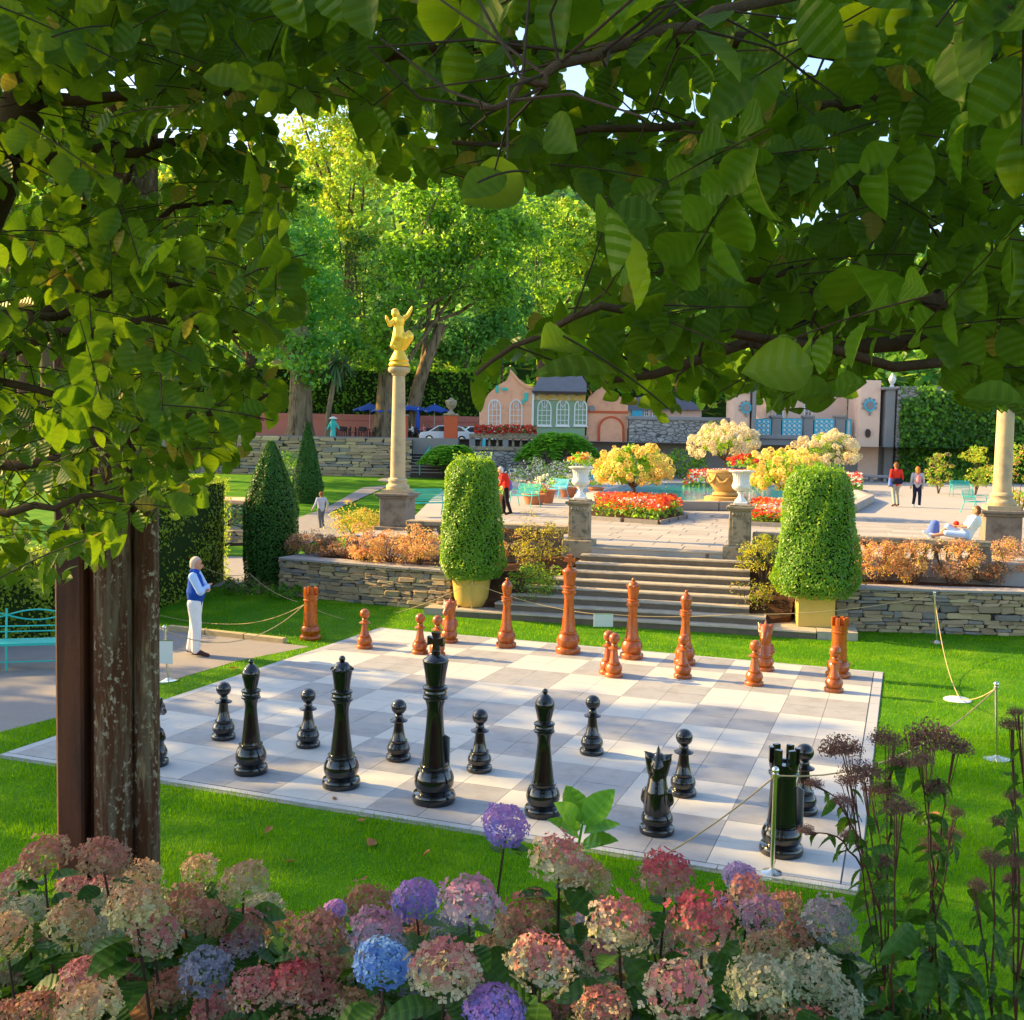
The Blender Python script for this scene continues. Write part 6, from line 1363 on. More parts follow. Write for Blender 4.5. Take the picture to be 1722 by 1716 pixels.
# shade trees left of the view, over the path and beside the board
gS = 'tall garden trees left of the chess lawn'
for (x, y, H, r, n, l) in ((-20, -3.4, 16, 4.0, 2300, 'tall tree beyond the left path whose shade streaks the board'), (-25, -9.8, 22, 5.0, 2300, 'tall tree behind the rusty columns shading the near lawn'), (-19, -15.4, 20, 4.8, 4300, 'tree left of the viewer shading the flower bank'),
                       (-31, -4, 20, 4.2, 1900, 'tallest tree beyond the left path, farther than its neighbours'), (-30, 3.2, 9.0, 2.8, 1500, 'tree beyond the hedge shading the standing man'), (-36, 17, 11, 3.6, 1800, 'tree on the far left lawn beyond the rockery')):
    tree(l, (x, y, 0), H, [((0, 0, H*.60), (r, r*1.0, H*.38)), ((.5, 1.0, H*.42), (r*.8, r*.8, H*.2))], ['f_green', 'f_deep'], n, .44, trunk=(.32, .18), group=gS, cr=1.0, per=45)
for (X, D, H, r, l) in ((-28, 63, 22, 5.5, 'tall tree on the left beyond the sloping path'), (-31, 73, 24, 6, 'tall tree left of the retaining wall')):
    tree(l, gw(X, D, float(hgt(*gw(X, D, 0)[:2])) if D < 80 else 4.1), H, [((0, 0, H*.6), (r, r, H*.38))], ['f_green', 'f_deep', 'f_lime'], 6500, .5, trunk=(.45, .25), group=gS, cr=1.3, per=55)

# ---------------------------------------------------------------- lawn grass
def proj(P):
    d = np.asarray(P)-CAM; z = d@CF; return 861+FPX*(d@CR)/z, 858-FPX*(d@CU)/z, z
def inpoly(x, y, poly):
    c = np.zeros(len(x), bool); n = len(poly)
    for i in range(n):
        (x0, y0), (x1, y1) = poly[i], poly[(i+1) % n]
        m = ((y0 > y) != (y1 > y)); c ^= m & (x < (x1-x0)*(y-y0)/((y1-y0) if y1 != y0 else 1e-9)+x0)
    return c
def blades(n, D0, D1, pw):
    D = D0+(D1-D0)*NP.uniform(0, 1, n)**pw; X = NP.uniform(-.56, .56, n)*D; P = np.array(CAM*[1, 1, 0])+X[:, None]*RGT+D[:, None]*FWD
    b = (np.abs(P[:, 0]) > 4*S+.17) | (np.abs(P[:, 1]) > 4*S+.11)
    pp = [tuple(gz(u, v, 0)[:2]) for u, v in PATH]; b &= ~inpoly(P[:, 0], P[:, 1], pp)
    st = (P-TO)@TN > -3.35; sx = (P-TO)@TT; b &= ~(st & (sx > -5.2) & (sx < 3.6))
    b &= ~((P[:, 1] > 7.5+(P[:, 0]+9)*-.08) & (P[:, 0] > -9.3) & (P[:, 0] < -4.3)); b &= ~((P[:, 1] > 8.8+(P[:, 0]-3.86)*.3) & (P[:, 0] > 3.3))
    P = P[b]; D = D[b]; n = len(P); P[:, 2] = hgt(P[:, 0], P[:, 1])
    a = NP.uniform(0, 6.283, n); w = (.0028*D/9)*NP.uniform(.7, 1.4, n); h = .036*NP.uniform(.35, 1.6, n)*(1+.35*np.sin(P[:, 0]*3)*np.sin(P[:, 1]*2.3)); s = np.stack([np.cos(a), np.sin(a), 0*a], 1)*w[:, None]
    tip = P+np.stack([NP.normal(0, .016, n), NP.normal(0, .016, n), h], 1)
    return np.stack([P-s, P+s, tip], 1).reshape(-1, 3)
V = np.concatenate([blades(230000, 6.9, 14, 1.1), blades(120000, 13, 27, 1.0)])
tag(link('grass_blades', npmesh('grass_blades', V, np.arange(len(V)).reshape(-1, 3), M['grass'])), 'short bright green lawn grass round the chessboard', 'grass', None, 'stuff')
LM = dict(beech=[leafmesh('leaf', M['beech']), leafmesh('leaf', M['beech'], droop=.35, fold=.05), leafmesh('leaf', M['beech'], droop=.05, fold=.16), leafmesh('leaf', M['beech'], droop=.3, fold=.2, wid=.36)])
brown = leafmesh('fallen_leaf', M['brownleaf'], droop=-.35, fold=.22)
for (u, v, s_, l) in ((630, 1412, .16, 'curled brown fallen leaf on the grass left of the violet flower head'), (710, 1440, .10, 'yellowish fallen leaf on the grass nearest the violet flower head'), (444, 1402, .10, 'small fallen leaf on the lawn below the left black bishop'), (478, 1448, .09, 'small fallen leaf on the lit strip of the near lawn'),
                    (385, 1123, .14, 'pale fallen leaf on the grass strip beside the board'), (1430, 1118, .12, 'fallen leaf on the lawn behind the far right corner'), (600, 1380, .08, 'tiny fallen leaf on the lawn below the black queen'), (560, 1345, .07, 'tiny fallen leaf at the near edge of the board'), (1560, 1370, .12, 'pale fallen leaf on the shaded right lawn')):
    p = gz(u, v, .03); tag(link('fallen_leaf', brown, None, p, (rnd.uniform(-.4, .4), rnd.uniform(-.4, .4), rnd.uniform(0, 6)), (s_, s_, s_)), l, 'leaf', 'leaves fallen on the lawn')

# ---------------------------------------------------------------- rusty column cluster at the left
pp_ = gd(185, 1450, 5.1); zb = float(bankz(pp_[0], pp_[1])); cl = thing('column_cluster', 'cluster of rusty brown columns with flaking pale paint, rising out of the hydrangeas', 'column', (pp_[0], pp_[1], 0), GRZ)
def cx(u): return gl(u, 1150, 5.1)[0]-gl(185, 1450, 5.1)[0]
HC = 5.4
link('square_post', bev(MB().box(cx(104), cx(150), -.08, .08, zb-.2, HC).mesh('square_post', M['rust']), .012), cl)
MB().lathe([((cx(166)-cx(149))/2, zb-.2), ((cx(166)-cx(149))/2, HC)], 20, c=((cx(166)+cx(149))/2, .02)).build('pipe', M['rust'], cl, 50)
for (a, b, y) in ((164, 226, -.03), (222, 265, .02)):
    r = (cx(b)-cx(a))/2; MB().lathe([(r*(1+.02*math.sin(7*q)), zb-.2+(HC+.2-zb)*q) for q in np.linspace(0, 1, 24)], 28, c=((cx(a)+cx(b))/2, y)).build('round_column', M['lichen'], cl, 50)
p2 = gd(322, 900, 9.0); c2 = thing('garden_post', 'orange red post half hidden behind the left leaves', 'post', (p2[0], p2[1], 0), GRZ)
link('shaft', bev(MB().box(-.10, .10, -.10, .10, -.1, gd(322, 600, 9.0)[2]).mesh('shaft', M['rust']), .01), c2) if False else None
bpy.data.objects.remove(c2)

# ---------------------------------------------------------------- beech foliage framing the view
RIGHT = [(560, -420), (2150, -420), (2150, 760), (1722, 715), (1680, 690), (1640, 690), (1600, 670), (1560, 620), (1500, 590), (1475, 600), (1460, 640), (1430, 665), (1380, 690), (1300, 700), (1265, 670), (1235, 670), (1200, 700), (1165, 690), (1130, 715), (1105, 700), (1080, 670), (1040, 700), (1000, 670), (975, 640), (955, 605), (930, 630), (900, 600), (865, 625), (840, 600), (830, 690), (790, 690), (785, 640), (830, 600), (880, 560), (910, 530), (960, 515), (980, 470), (1010, 450), (1010, 400), (985, 340), (940, 310), (915, 330), (880, 330), (860, 310), (800, 330), (760, 305), (720, 320), (690, 290), (660, 310), (625, 295), (590, 240), (585, 200), (545, 195), (505, 190), (470, 210), (380, 150), (300, 110), (-200, 130), (-250, -420)]
LEFT = [(-350, -300), (420, -300), (450, 120), (470, 215), (500, 260), (505, 330), (480, 390), (540, 430), (545, 465), (500, 480), (535, 530), (480, 560), (450, 600), (490, 650), (470, 700), (430, 740), (405, 790), (350, 800), (340, 860), (285, 880), (235, 895), (210, 890), (190, 950), (150, 975), (130, 920), (110, 985), (60, 1000), (20, 990), (-60, 960), (-350, 950)]
HOLES = [(966, 132, 20, 34), (882, 60, 12, 14), (885, 175, 10, 16), (1372, 92, 28, 16), (1505, 180, 34, 9), (1480, 245, 20, 20)]
def sprays(ncl, poly, d0, d1, L, rs, facing, pw=1.0, thin=0.0, ubox=None):
    us = [p[0] for p in poly]; vs_ = [p[1] for p in poly]; P, T, Q, Z, TW = [], [], [], [], []
    k = 0; tries = 0
    while k < ncl and tries < ncl*8:
        tries += 1; u = rs.uniform(min(us), max(us)); v = rs.uniform(min(vs_), max(vs_))
        if not inpoly(np.array([u]), np.array([v]), poly)[0]: continue
        k += 1; D = d0+(d1-d0)*rs.uniform()**pw; c = gd(u, v, D); tw = unit(np.array([rs.normal(0, 1), rs.normal(0, 1), rs.normal(-.25, .35)])); m = rs.randint(5, 10)
        back = -unit(ray(u, v)); nn = unit(facing*back+np.array([0, 0, .5])+rs.normal(0, .42, 3)); nn = unit(nn-tw*(nn@tw)); side = np.cross(nn, tw); st = L*.42
        pts = [c+tw*st*(i-m/2)+np.array([0, 0, -.02*((i-m/2)/m)**2]) for i in range(m+1)]; TW.append(pts)
        for i in range(m):
            sg = 1 if i % 2 else -1; d = unit(tw*rs.uniform(.45, .9)+side*sg*rs.uniform(.6, 1.0)+np.array([0, 0, -rs.uniform(.2, 1.2)])) if i < m-1 else unit(tw+np.array([0, 0, -.3]))
            P.append(pts[i]+d*.012); T.append(d); Q.append(nn+rs.normal(0, .28, 3)); Z.append(L*rs.uniform(.72, 1.18))
    keep = []
    for pts in TW:
        a_, b_, _ = proj(np.array(pts)); 
        if inpoly(a_, b_, poly).all() and all((((a_-h[0])/h[2])**2+((b_-h[1])/h[3])**2 > 1).all() for h in HOLES): keep.append(pts)
    TW = keep
    P, T, Q, Z = map(np.array, (P, T, Q, Z)); mid = P+T*Z[:, None]*.5; u, v, z = proj(mid); tipu, tipv, _ = proj(P+T*Z[:, None]*.95); ok = inpoly(u, v, poly) & inpoly(tipu, tipv, poly) & (z > .6)
    for (hu, hv, ru, rv) in HOLES:
        for (a, b) in ((u, v), (tipu, tipv), proj(P)[:2]): ok &= ((a-hu)/ru)**2+((b-hv)/rv)**2 > 1.0
    return P[ok], T[ok], Q[ok], Z[ok], TW
def beech_tree(label, base, trunk_pts, limbs, sets, trunk_r, poly, near_cap=298, yellow=.03):
    t = thing('beech_tree', label, 'tree', base, 0); b = np.array(base)
    MB().tube([np.array(p)-b for p in trunk_pts], trunk_r, 12).build('trunk', M['bark'], t, 60)
    for pts, r in limbs:
        P = [gd(u, v, D)-b for u, v, D in pts]; F_ = []
        for i in range(len(P)-1):
            for q in (0, .34, .67): F_.append(P[i]+(P[i+1]-P[i])*q+NP.normal(0, .008, 3))
        F_.append(P[-1]); MB().tube(F_, [r*(1-.72*i/(len(F_)-1)) for i in range(len(F_))], 8).build('limb', M['bark'], t, 60)
        # side twigs off the limb
        mb = MB()
        for i in range(1, len(F_)-1):
            for _ in range(2):
                e = unit(NP.normal(size=3)*np.array([1, 1, .6]))*NP.uniform(.08, .26); mid = F_[i]+e*.5+NP.normal(0, .015, 3); a_, b_, _ = proj(np.array([F_[i]+b, F_[i]+e+b]))
                if not inpoly(a_, b_, poly).all(): continue
                mb.tube([F_[i], mid, F_[i]+e], [max(.002, r*.14), max(.0016, r*.1), .001], 5)
        o = mb.build('side_twig', M['twig'], t, 60); o['kind'] = 'stuff'
    P, T, Q, Z = [np.concatenate([s_[i] for s_ in sets]) for i in range(4)]
    mb = MB()
    for s_ in sets:
        for pts in s_[4]:
            u, v, z = proj(np.array(pts)); 
            if np.all((np.abs(u-861) < 1100)): mb.tube([p-b for p in pts], .0013, 4)
    o = mb.build('twig', M['twig'], t, 60); o['kind'] = 'stuff'
    u, v, z = proj(P+T*Z[:, None]*.5); vis = (u > -40) & (u < 1762) & (v > -40) & (v < 1756); score = np.where(vis, Z/z, 0); order = np.argsort(-score); near = order[:near_cap]; rest = order[near_cap:]
    leaf_objs('leaf', P[near]-b, T[near], Q[near], Z[near], LM['beech'], t)
    mi = (NP.uniform(size=len(rest)) < yellow).astype(int)
    leaf_mass('leaf_mass', P[rest]-b, T[rest], Q[rest], Z[rest], [M['beech'], M['beech_y']], t, mi=mi)
    return t
rs1, rs2 = np.random.RandomState(21), np.random.RandomState(33)
rt_ = gw(3.4, 3.2, .9)
beech_tree('big beech overhanging from the right with large hanging leaves across the top of the view', rt_, [rt_, gw(3.3, 3.2, 2.4), gw(3.1, 3.15, 3.8), gw(2.8, 3.1, 5.2), gw(2.3, 3.0, 6.6)],
           [([(2350, 560, 3.1), (1900, 530, 2.9), (1560, 500, 2.7), (1450, 512, 2.6), (1350, 500, 2.5), (1255, 465, 2.4)], .042), ([(2300, 260, 3.1), (1750, 290, 2.8), (1570, 335, 2.7), (1490, 385, 2.6), (1440, 320, 2.6), (1390, 300, 2.6)], .034), ([(2250, 600, 3.0), (1722, 560, 2.6), (1400, 595, 2.3), (1250, 580, 2.2), (1020, 640, 2.1)], .026),
            ([(2250, 520, 3.0), (1500, 620, 2.1), (1180, 540, 1.9), (1000, 515, 1.8), (900, 575, 1.8), (800, 630, 1.8)], .012), ([(2200, -120, 2.9), (1500, -60, 2.2), (1200, 30, 1.4), (1060, 70, 1.2), (960, 95, 1.15), (880, 150, 1.12), (808, 182, 1.1)], .010), ([(2200, 60, 3.0), (1500, 90, 2.6), (1150, 60, 2.4), (800, 80, 2.4), (560, 95, 2.5), (300, 90, 2.6)], .026),
            ([(2200, 330, 3.0), (1500, 160, 2.4), (1250, 190, 2.3), (1000, 220, 2.2), (760, 240, 2.2)], .016)],
           [sprays(55, RIGHT, 1.15, 1.6, .082, rs1, 1.4), sprays(720, RIGHT, 1.75, 2.7, .067, rs1, 1.4), sprays(900, RIGHT, 2.7, 4.0, .080, rs1, .8), sprays(520, RIGHT, 4.0, 6.0, .10, rs1, .5)], [.17, .16, .14, .11, .06], RIGHT)
lt_ = gw(-2.6, 3.3, .9)
beech_tree('beech at the left with a dense mass of smaller leaves hanging over the rusty columns', lt_, [lt_, gw(-2.2, 3.2, 2.6), gw(-1.75, 3.05, 4.0), gd(25, 230, 2.9), gd(70, 80, 2.8), gd(120, -150, 2.8)],
           [([(5, 270, 2.9), (100, 255, 2.9), (230, 250, 2.9), (340, 230, 3.0), (450, 180, 3.1)], .026), ([(40, 170, 2.9), (150, 172, 2.8), (290, 150, 2.8), (420, 160, 2.9)], .020), ([(-60, 520, 3.0), (60, 540, 2.9), (180, 440, 2.9), (300, 350, 3.0), (400, 340, 3.1)], .018), ([(-80, 520, 3.0), (100, 530, 2.9), (220, 490, 3.0), (400, 460, 3.1), (470, 440, 3.2)], .016),
            ([(-80, 640, 3.0), (110, 560, 2.8), (250, 540, 2.8), (420, 560, 2.9)], .018), ([(-80, 780, 2.8), (100, 760, 2.7), (250, 715, 2.8), (400, 690, 3.0), (460, 660, 3.0)], .016), ([(-80, 620, 3.1), (60, 655, 3.0), (200, 690, 3.0), (330, 640, 3.1)], .014), ([(-80, 850, 2.6), (60, 860, 2.5), (170, 840, 2.6), (260, 850, 2.7)], .012)],
           [sprays(170, LEFT, 1.9, 2.5, .060, rs2, .8), sprays(520, LEFT, 2.5, 3.3, .061, rs2, .75), sprays(800, LEFT, 3.3, 4.7, .066, rs2, .6)], [.15, .12, .085, .06, .05, .03], LEFT, yellow=.05)
def overhead(label, X0, X1, D0, D1, zlo, n):
    P = np.stack([NP.uniform(X0, X1, n), NP.uniform(D0, D1, n), NP.uniform(0, 1, n)], 1); base = np.maximum(zlo, 3.79+.52*np.maximum(P[:, 1], 0)+.5); P[:, 2] = base+P[:, 2]*2.2
    Wd = np.array([gw(*p) for p in P]); return Wd
t = [o for o in bpy.data.objects if o.name == 'beech_tree'][0]; Wd = overhead('', -6, 6.5, -7, 4.5, 4.6, 4200); b = np.array(t.location)
cards('shade_leaf_mass', Wd-b, NP.normal(0, .5, Wd.shape)+np.array([0, 0, 1]), .21, M['f_deep'], t, .65, kind='stuff')  # unseen leaves added above the camera to darken the foliage below
# ---------------------------------------------------------------- hydrangeas in front
def petalmat(name, c1, c2, top, zs=.55):
    m, t, b, o = nodes(name); isl = N(t, 'ShaderNodeNewGeometry').outputs['Random Per Island']; k = mixc(t, isl, c1, c2)
    sp = N(t, 'ShaderNodeSeparateXYZ'); t.links.new(N(t, 'ShaderNodeTexCoord').outputs['Object'], sp.inputs[0])
    ad = N(t, 'ShaderNodeMath', operation='MULTIPLY_ADD'); t.links.new(isl, ad.inputs[0]); ad.inputs[1].default_value = .9; t.links.new(sp.outputs[2], ad.inputs[2])
    k = mixc(t, ramp(t, ad.outputs[0], [(.45, 0), (1.15, 1)]), k, top); t.links.new(k, b.inputs['Base Color']); b.inputs['Roughness'].default_value = .6; b.inputs['Specular IOR Level'].default_value = .25
    tr = N(t, 'ShaderNodeBsdfTranslucent'); mx = N(t, 'ShaderNodeMixShader'); mx.inputs[0].default_value = .3; t.links.new(k, tr.inputs[0]); t.links.new(b.outputs[0], mx.inputs[1]); t.links.new(tr.outputs[0], mx.inputs[2]); t.links.new(mx.outputs[0], o.inputs[0]); return m
PAL = dict(rust=((.40, .30, .18), (.20, .11, .07), (.38, .15, .12)), cream=((.52, .48, .28), (.30, .32, .13), (.46, .26, .16)), pink=((.50, .42, .30), (.42, .20, .17), (.46, .15, .16)), pinkcream=((.54, .50, .36), (.34, .36, .20), (.46, .16, .17)), green=((.34, .40, .28), (.26, .32, .18), (.40, .36, .26)),
           lilac=((.42, .34, .62), (.34, .30, .55), (.55, .30, .55)), lilacpink=((.45, .42, .55), (.50, .42, .50), (.55, .24, .38)), violet=((.26, .22, .72), (.34, .26, .70), (.50, .24, .62)), blue=((.10, .24, .72), (.16, .34, .80), (.20, .40, .82)), blueviolet=((.12, .14, .58), (.20, .20, .62), (.2, .2, .6)),
           red=((.36, .16, .14), (.44, .38, .28), (.46, .08, .11)), slate=((.20, .22, .34), (.26, .28, .36), (.3, .3, .42)), bluegreen=((.34, .42, .42), (.30, .36, .40), (.48, .36, .42)), coral=((.60, .16, .12), (.6, .24, .16), (.6, .14, .1)))
def head_mesh(m, n, rs, ragged):
    i = np.arange(n)+.5; ph = np.arccos(1-1.72*i/n); th = math.pi*(1+5**.5)*i; C = np.stack([np.sin(ph)*np.cos(th), np.sin(ph)*np.sin(th), np.cos(ph)*.86], 1); C *= (1+rs.normal(0, .05+.10*ragged, (n, 1)))
    Nn = unit(C+rs.normal(0, .22+.25*ragged, (n, 3))); t = unit(np.cross(Nn, rs.normal(size=(n, 3)))); s = np.cross(Nn, t); fr = .172*rs.uniform(.7, 1.25, n)
    V = []; F = []
    for k in range(4):
        a = k*math.pi/2; d = t*math.cos(a)+s*math.sin(a); e = -t*math.sin(a)+s*math.cos(a); r = fr[:, None]; cup = rs.uniform(-.05, .45+.3*ragged, (n, 1))
        V.append([C+d*r*.62+e*r*.46+Nn*r*cup*.5, C+d*r*1.05+Nn*r*cup, C+d*r*.62-e*r*.46+Nn*r*cup*.5])
    vs = np.stack([C]+[x for q in V for x in q], 1).reshape(-1, 3); b = np.arange(n)*13
    F = np.concatenate([np.stack([b, b+1+3*k, b+2+3*k, b+3+3*k], 1) for k in range(4)]); return npmesh('flower_head', vs, F, m)
rs3 = np.random.RandomState(5); HM = {}
for k, (a, b, c) in PAL.items():
    a, b, c = [tuple(min(.9, x*1.12) for x in q) if k in ('rust', 'cream', 'pink', 'pinkcream', 'green', 'red') else tuple(min(.9, x*.95) for x in q) for q in (a, b, c)]; m = petalmat('petal_'+k, a, b, c); rg = 0.0 if k in ('blue', 'violet', 'lilac', 'blueviolet') else .8; HM[k] = [head_mesh(m, q, rs3, rg) for q in (165, 195, 180)]
HEADS = [(75, 1440, 85, 'rust'), (175, 1447, 92, 'rust'), (238, 1478, 72, 'cream'), (30, 1482, 66, 'pink'), (122, 1492, 62, 'pink'), (178, 1497, 68, 'pinkcream'), (230, 1527, 102, 'cream'), (118, 1552, 88, 'cream'), (335, 1462, 62, 'cream'), (410, 1484, 88, 'cream'), (442, 1530, 72, 'green'), (310, 1517, 72, 'rust'), (345, 1545, 84, 'rust'), (412, 1560, 80, 'pink'), (312, 1578, 56, 'lilac'), (402, 1590, 78, 'lilacpink'), (458, 1605, 60, 'slate'), (470, 1560, 64, 'rust'), (535, 1572, 98, 'rust'), (562, 1532, 48, 'violet'), (622, 1522, 84, 'rust'), (700, 1514, 92, 'violet'), (790, 1516, 110, 'lilacpink'), (630, 1566, 100, 'lilacpink'), (643, 1620, 108, 'blue'), (747, 1632, 128, 'pinkcream'), (540, 1640, 80, 'pink'), (400, 1656, 58, 'blueviolet'), (428, 1664, 88, 'pink'), (497, 1650, 90, 'red'), (536, 1688, 84, 'pink'), (150, 1696, 112, 'cream'), (290, 1662, 80, 'rust'), (8, 1642, 64, 'pinkcream'), (830, 1700, 116, 'violet'), (850, 1388, 88, 'violet'),
         (940, 1448, 104, 'pinkcream'), (985, 1485, 92, 'cream'), (1120, 1472, 100, 'red'), (1245, 1476, 66, 'lilac'), (1258, 1502, 74, 'pink'), (1040, 1556, 112, 'pinkcream'), (1098, 1572, 82, 'pinkcream'), (1180, 1550, 116, 'red'), (1226, 1532, 64, 'lilac'), (1282, 1542, 80, 'lilacpink'), (1322, 1522, 60, 'rust'), (1392, 1547, 86, 'bluegreen'), (1340, 1580, 82, 'rust'), (1408, 1590, 78, 'green'), (910, 1617, 118, 'pinkcream'), (1140, 1667, 122, 'pinkcream'), (1277, 1657, 116, 'green'), (1287, 1602, 84, 'cream'), (1367, 1642, 100, 'green'), (1216, 1692, 54, 'slate'), (1015, 1697, 98, 'pinkcream'), (888, 1538, 92, 'rust'), (1408, 1690, 90, 'green'), (1488, 1672, 62, 'coral'), (1530, 1692, 44, 'coral'), (868, 1562, 80, 'pinkcream'), (962, 1572, 66, 'rust'), (62, 1590, 60, 'cream'), (700, 1572, 64, 'rust'), (1452, 1650, 62, 'green'), (1002, 1538, 74, 'lilacpink'), (1130, 1622, 64, 'pink'), (212, 1640, 62, 'pink'), (600, 1696, 84, 'cream'), (1060, 1630, 60, 'green'), (360, 1700, 80, 'pink'), (60, 1700, 80, 'rust'), (1480, 1710, 60, 'green'), (700, 1705, 70, 'pink'), (925, 1700, 74, 'rust')]
for k_ in range(1100):
    u_ = rnd.uniform(-60, 1470); v_ = rnd.uniform(1470, 1790)
    if v_ < np.interp(u_, [-60, 100, 280, 400, 520, 700, 900, 1100, 1300, 1450], [1480, 1470, 1500, 1520, 1570, 1540, 1500, 1500, 1500, 1620])+30: continue
    if min((u_-h[0])**2+(v_-h[1])**2 for h in HEADS) > 50**2: HEADS.append((u_, v_, rnd.uniform(62, 92), rnd.choice(['pinkcream', 'green', 'rust', 'cream', 'pink', 'lilacpink', 'slate', 'pinkcream'])))
SHL = [('hydrangea bush at the left, rust and cream heads round the rusty columns', -400, 505), ('middle hydrangea bush with blue and violet heads, one violet head held high', 505, 960), ('hydrangea bush at the right, red, pink and pale green heads', 960, 2000)]
HYL = [leafmesh('leaf', M['hydleaf'], wid=.30, droop=.3, fold=.10, pw=.8), leafmesh('leaf', M['hydleaf'], wid=.33, droop=.5, fold=.05, pw=.8)]
for (lab, u0, u1) in SHL:
    hs = [h for h in HEADS if u0 <= h[0] < u1]; bu = sum(h[0] for h in hs)/len(hs); b0 = gd(bu, 1750, 3.4); b0[2] = float(bankz(b0[0], b0[1])); t = thing('hydrangea', lab, 'shrub', b0, 0)
    lp, lt, ln, lz = [], [], [], []; st = MB()
    for (u, v, w, k) in hs:
        D = .55*(.165*1760/w)+.45*np.interp(v, [1430, 1700], [4.0, 2.5]); D = float(np.clip(D, 2.2, 4.4)); c = gd(u, v, D); r = w/2*D/1760*.88
        o = link('flower_head', rnd.choice(HM[k]), t, c-b0, (rnd.uniform(-.35, .35), rnd.uniform(-.35, .35), rnd.uniform(0, 6)), (r, r, r*.92)); o['label'] = k.replace('lilacpink', 'lilac and pink').replace('pinkcream', 'pink and cream').replace('bluegreen', 'bluish green').replace('blueviolet', 'blue violet')+' flower head'
        g = np.array([c[0]+rnd.uniform(-.12, .12), c[1]+rnd.uniform(-.05, .15), 0]); g[2] = float(bankz(g[0], g[1])); MB().tube([g-b0, (g+c)/2-b0+np.array([rnd.uniform(-.05, .05), 0, .1]), c-b0-np.array([0, 0, r*.5])], [.007, .006, .004], 5).build('stem', M['twig'], t, 60)
        tall = v < 1400
        for q in range(4 if tall else 9):
            a = rnd.uniform(0, 6.283); d = unit(np.array([math.cos(a), math.sin(a), rnd.uniform(-.25, .35)])); h0_ = rnd.uniform(.9, 1.6)*r if q < 4 else rnd.uniform(1.4, 4.2)*r
            lp.append(c-b0+np.array([0, 0, -h0_])+d*.02); lt.append(d); ln.append(np.array([0, 0, 1])+NP.normal(0, .3, 3)-.25*unit(ray(u, v))); lz.append(rnd.uniform(.085, .15)*(.6 if tall else 1))
    lp, lt, ln, lz = map(np.array, (lp, lt, ln, lz)); k = min(290, len(lp)); leaf_objs('leaf', lp[:k], lt[:k], ln[:k], lz[:k], HYL, t)
    n = 900; uu = NP.uniform(max(u0, -150), min(u1, 1560), n); vv = NP.uniform(1500, 1950, n); yl = np.interp(uu, [-150, 100, 280, 400, 520, 700, 900, 1100, 1300, 1450, 1560], [1470, 1490, 1530, 1540, 1590, 1560, 1540, 1540, 1540, 1610, 1720]); ok = vv > yl+25; uu, vv = uu[ok], vv[ok]; Dp = np.interp(vv, [1450, 1700, 1900], [4.1, 3.0, 2.3])+NP.uniform(.3, .85, len(uu))
    P = np.array([gd(a, b, d) for a, b, d in zip(uu, vv, Dp)]); T = NP.normal(size=(len(P), 3)); T[:, 2] = T[:, 2]*.4-.1; V0, F0, U0 = leaf_template(wid=.31, droop=.35, pw=.8)
    leaf_mass('leaf_mass', P-b0, T, NP.normal(0, .35, (len(P), 3))+np.array([0, 0, 1])-.3*CF, NP.uniform(.09, .15, len(P)), [M['hydleaf'], M['brownleaf']], t, (V0, F0, U0), (NP.uniform(size=len(P)) < .05).astype(int))
# bright leafy shoot
D = 3.75; b0 = gd(962, 1470, D); t = thing('leafy_shoot', 'fresh light green hydrangea shoot standing up in front of the black bishop', 'plant', b0, 0)
MB().tube([np.zeros(3), gd(972, 1425, D)-b0, gd(980, 1385, D)-b0], [.007, .006, .004], 7).build('stem', M['shootleaf'], t, 60)
for (u0_, v0_, u1_, v1_, dd, nn) in ((976, 1395, 937, 1352, -.05, (.2, -.6, .7)), (982, 1388, 1030, 1330, .02, (-.3, -.8, .5)), (978, 1386, 955, 1322, .10, (.3, -.9, .2)), (982, 1402, 1040, 1366+18, .04, (0, -.2, 1)), (974, 1410, 925, 1378, -.02, (0, -.3, 1)), (974, 1425, 1035, 1412, -.06, (.1, -.35, .9)), (970, 1430, 925, 1425, .0, (-.1, -.3, .9))):
    a, b = gd(u0_, v0_, D)-b0, gd(u1_, v1_, D+dd)-b0; L = np.linalg.norm(b-a); leaf_objs('leaf', [a], [b-a], [np.array(nn[0])*RGT+np.array(nn[1])*FWD+np.array([0, 0, nn[2]])], [L*1.06], [leafmesh('leaf', M['shootleaf'], wid=.30, droop=.06, fold=.12, pw=.75)], t)
# dark seed head plants on the right
JP = [(1418, 1261, 68), (1556, 1243, 82), (1495, 1250, 52), (1604, 1258, 54), (1520, 1283, 44), (1545, 1281, 40), (1456, 1306, 66), (1466, 1334, 36), (1492, 1328, 40), (1424, 1318, 34), (1371, 1318, 28), (1418, 1350, 34), (1508, 1362, 54), (1575, 1328, 40), (1607, 1370, 30), (1354, 1399, 30), (1427, 1405, 28), (1703, 1339, 28), (1705, 1222, 36), (1712, 1200, 28), (1674, 1447, 44), (1708, 1452, 34), (1600, 1407, 38), (1572, 1431, 44), (1482, 1452, 34), (1678, 1382, 28), (1640, 1494, 38), (1472, 1497, 28), (1700, 1480, 30)]
M['seed'] = leafmat('seed', (.15, .075, .07), (.27, .15, .13), .2, (.3, .18, .15), .8); M['redstem'] = mat('redstem', (.07, .022, .018), .6, .2, 9)
seedm = []
for q in range(4):
    n = 420; d = NP.normal(size=(n, 3)); d[:, 2] = np.abs(d[:, 2])*.8-.1; P = unit(d)*NP.uniform(.35, 1.05, (n, 1))*np.array([1, 1, .75]); seedm.append(npmesh('seed_head', *card_arrays(P, P+NP.normal(0, .5, P.shape)+1e-3, .17, aspect=.45), M['seed']))
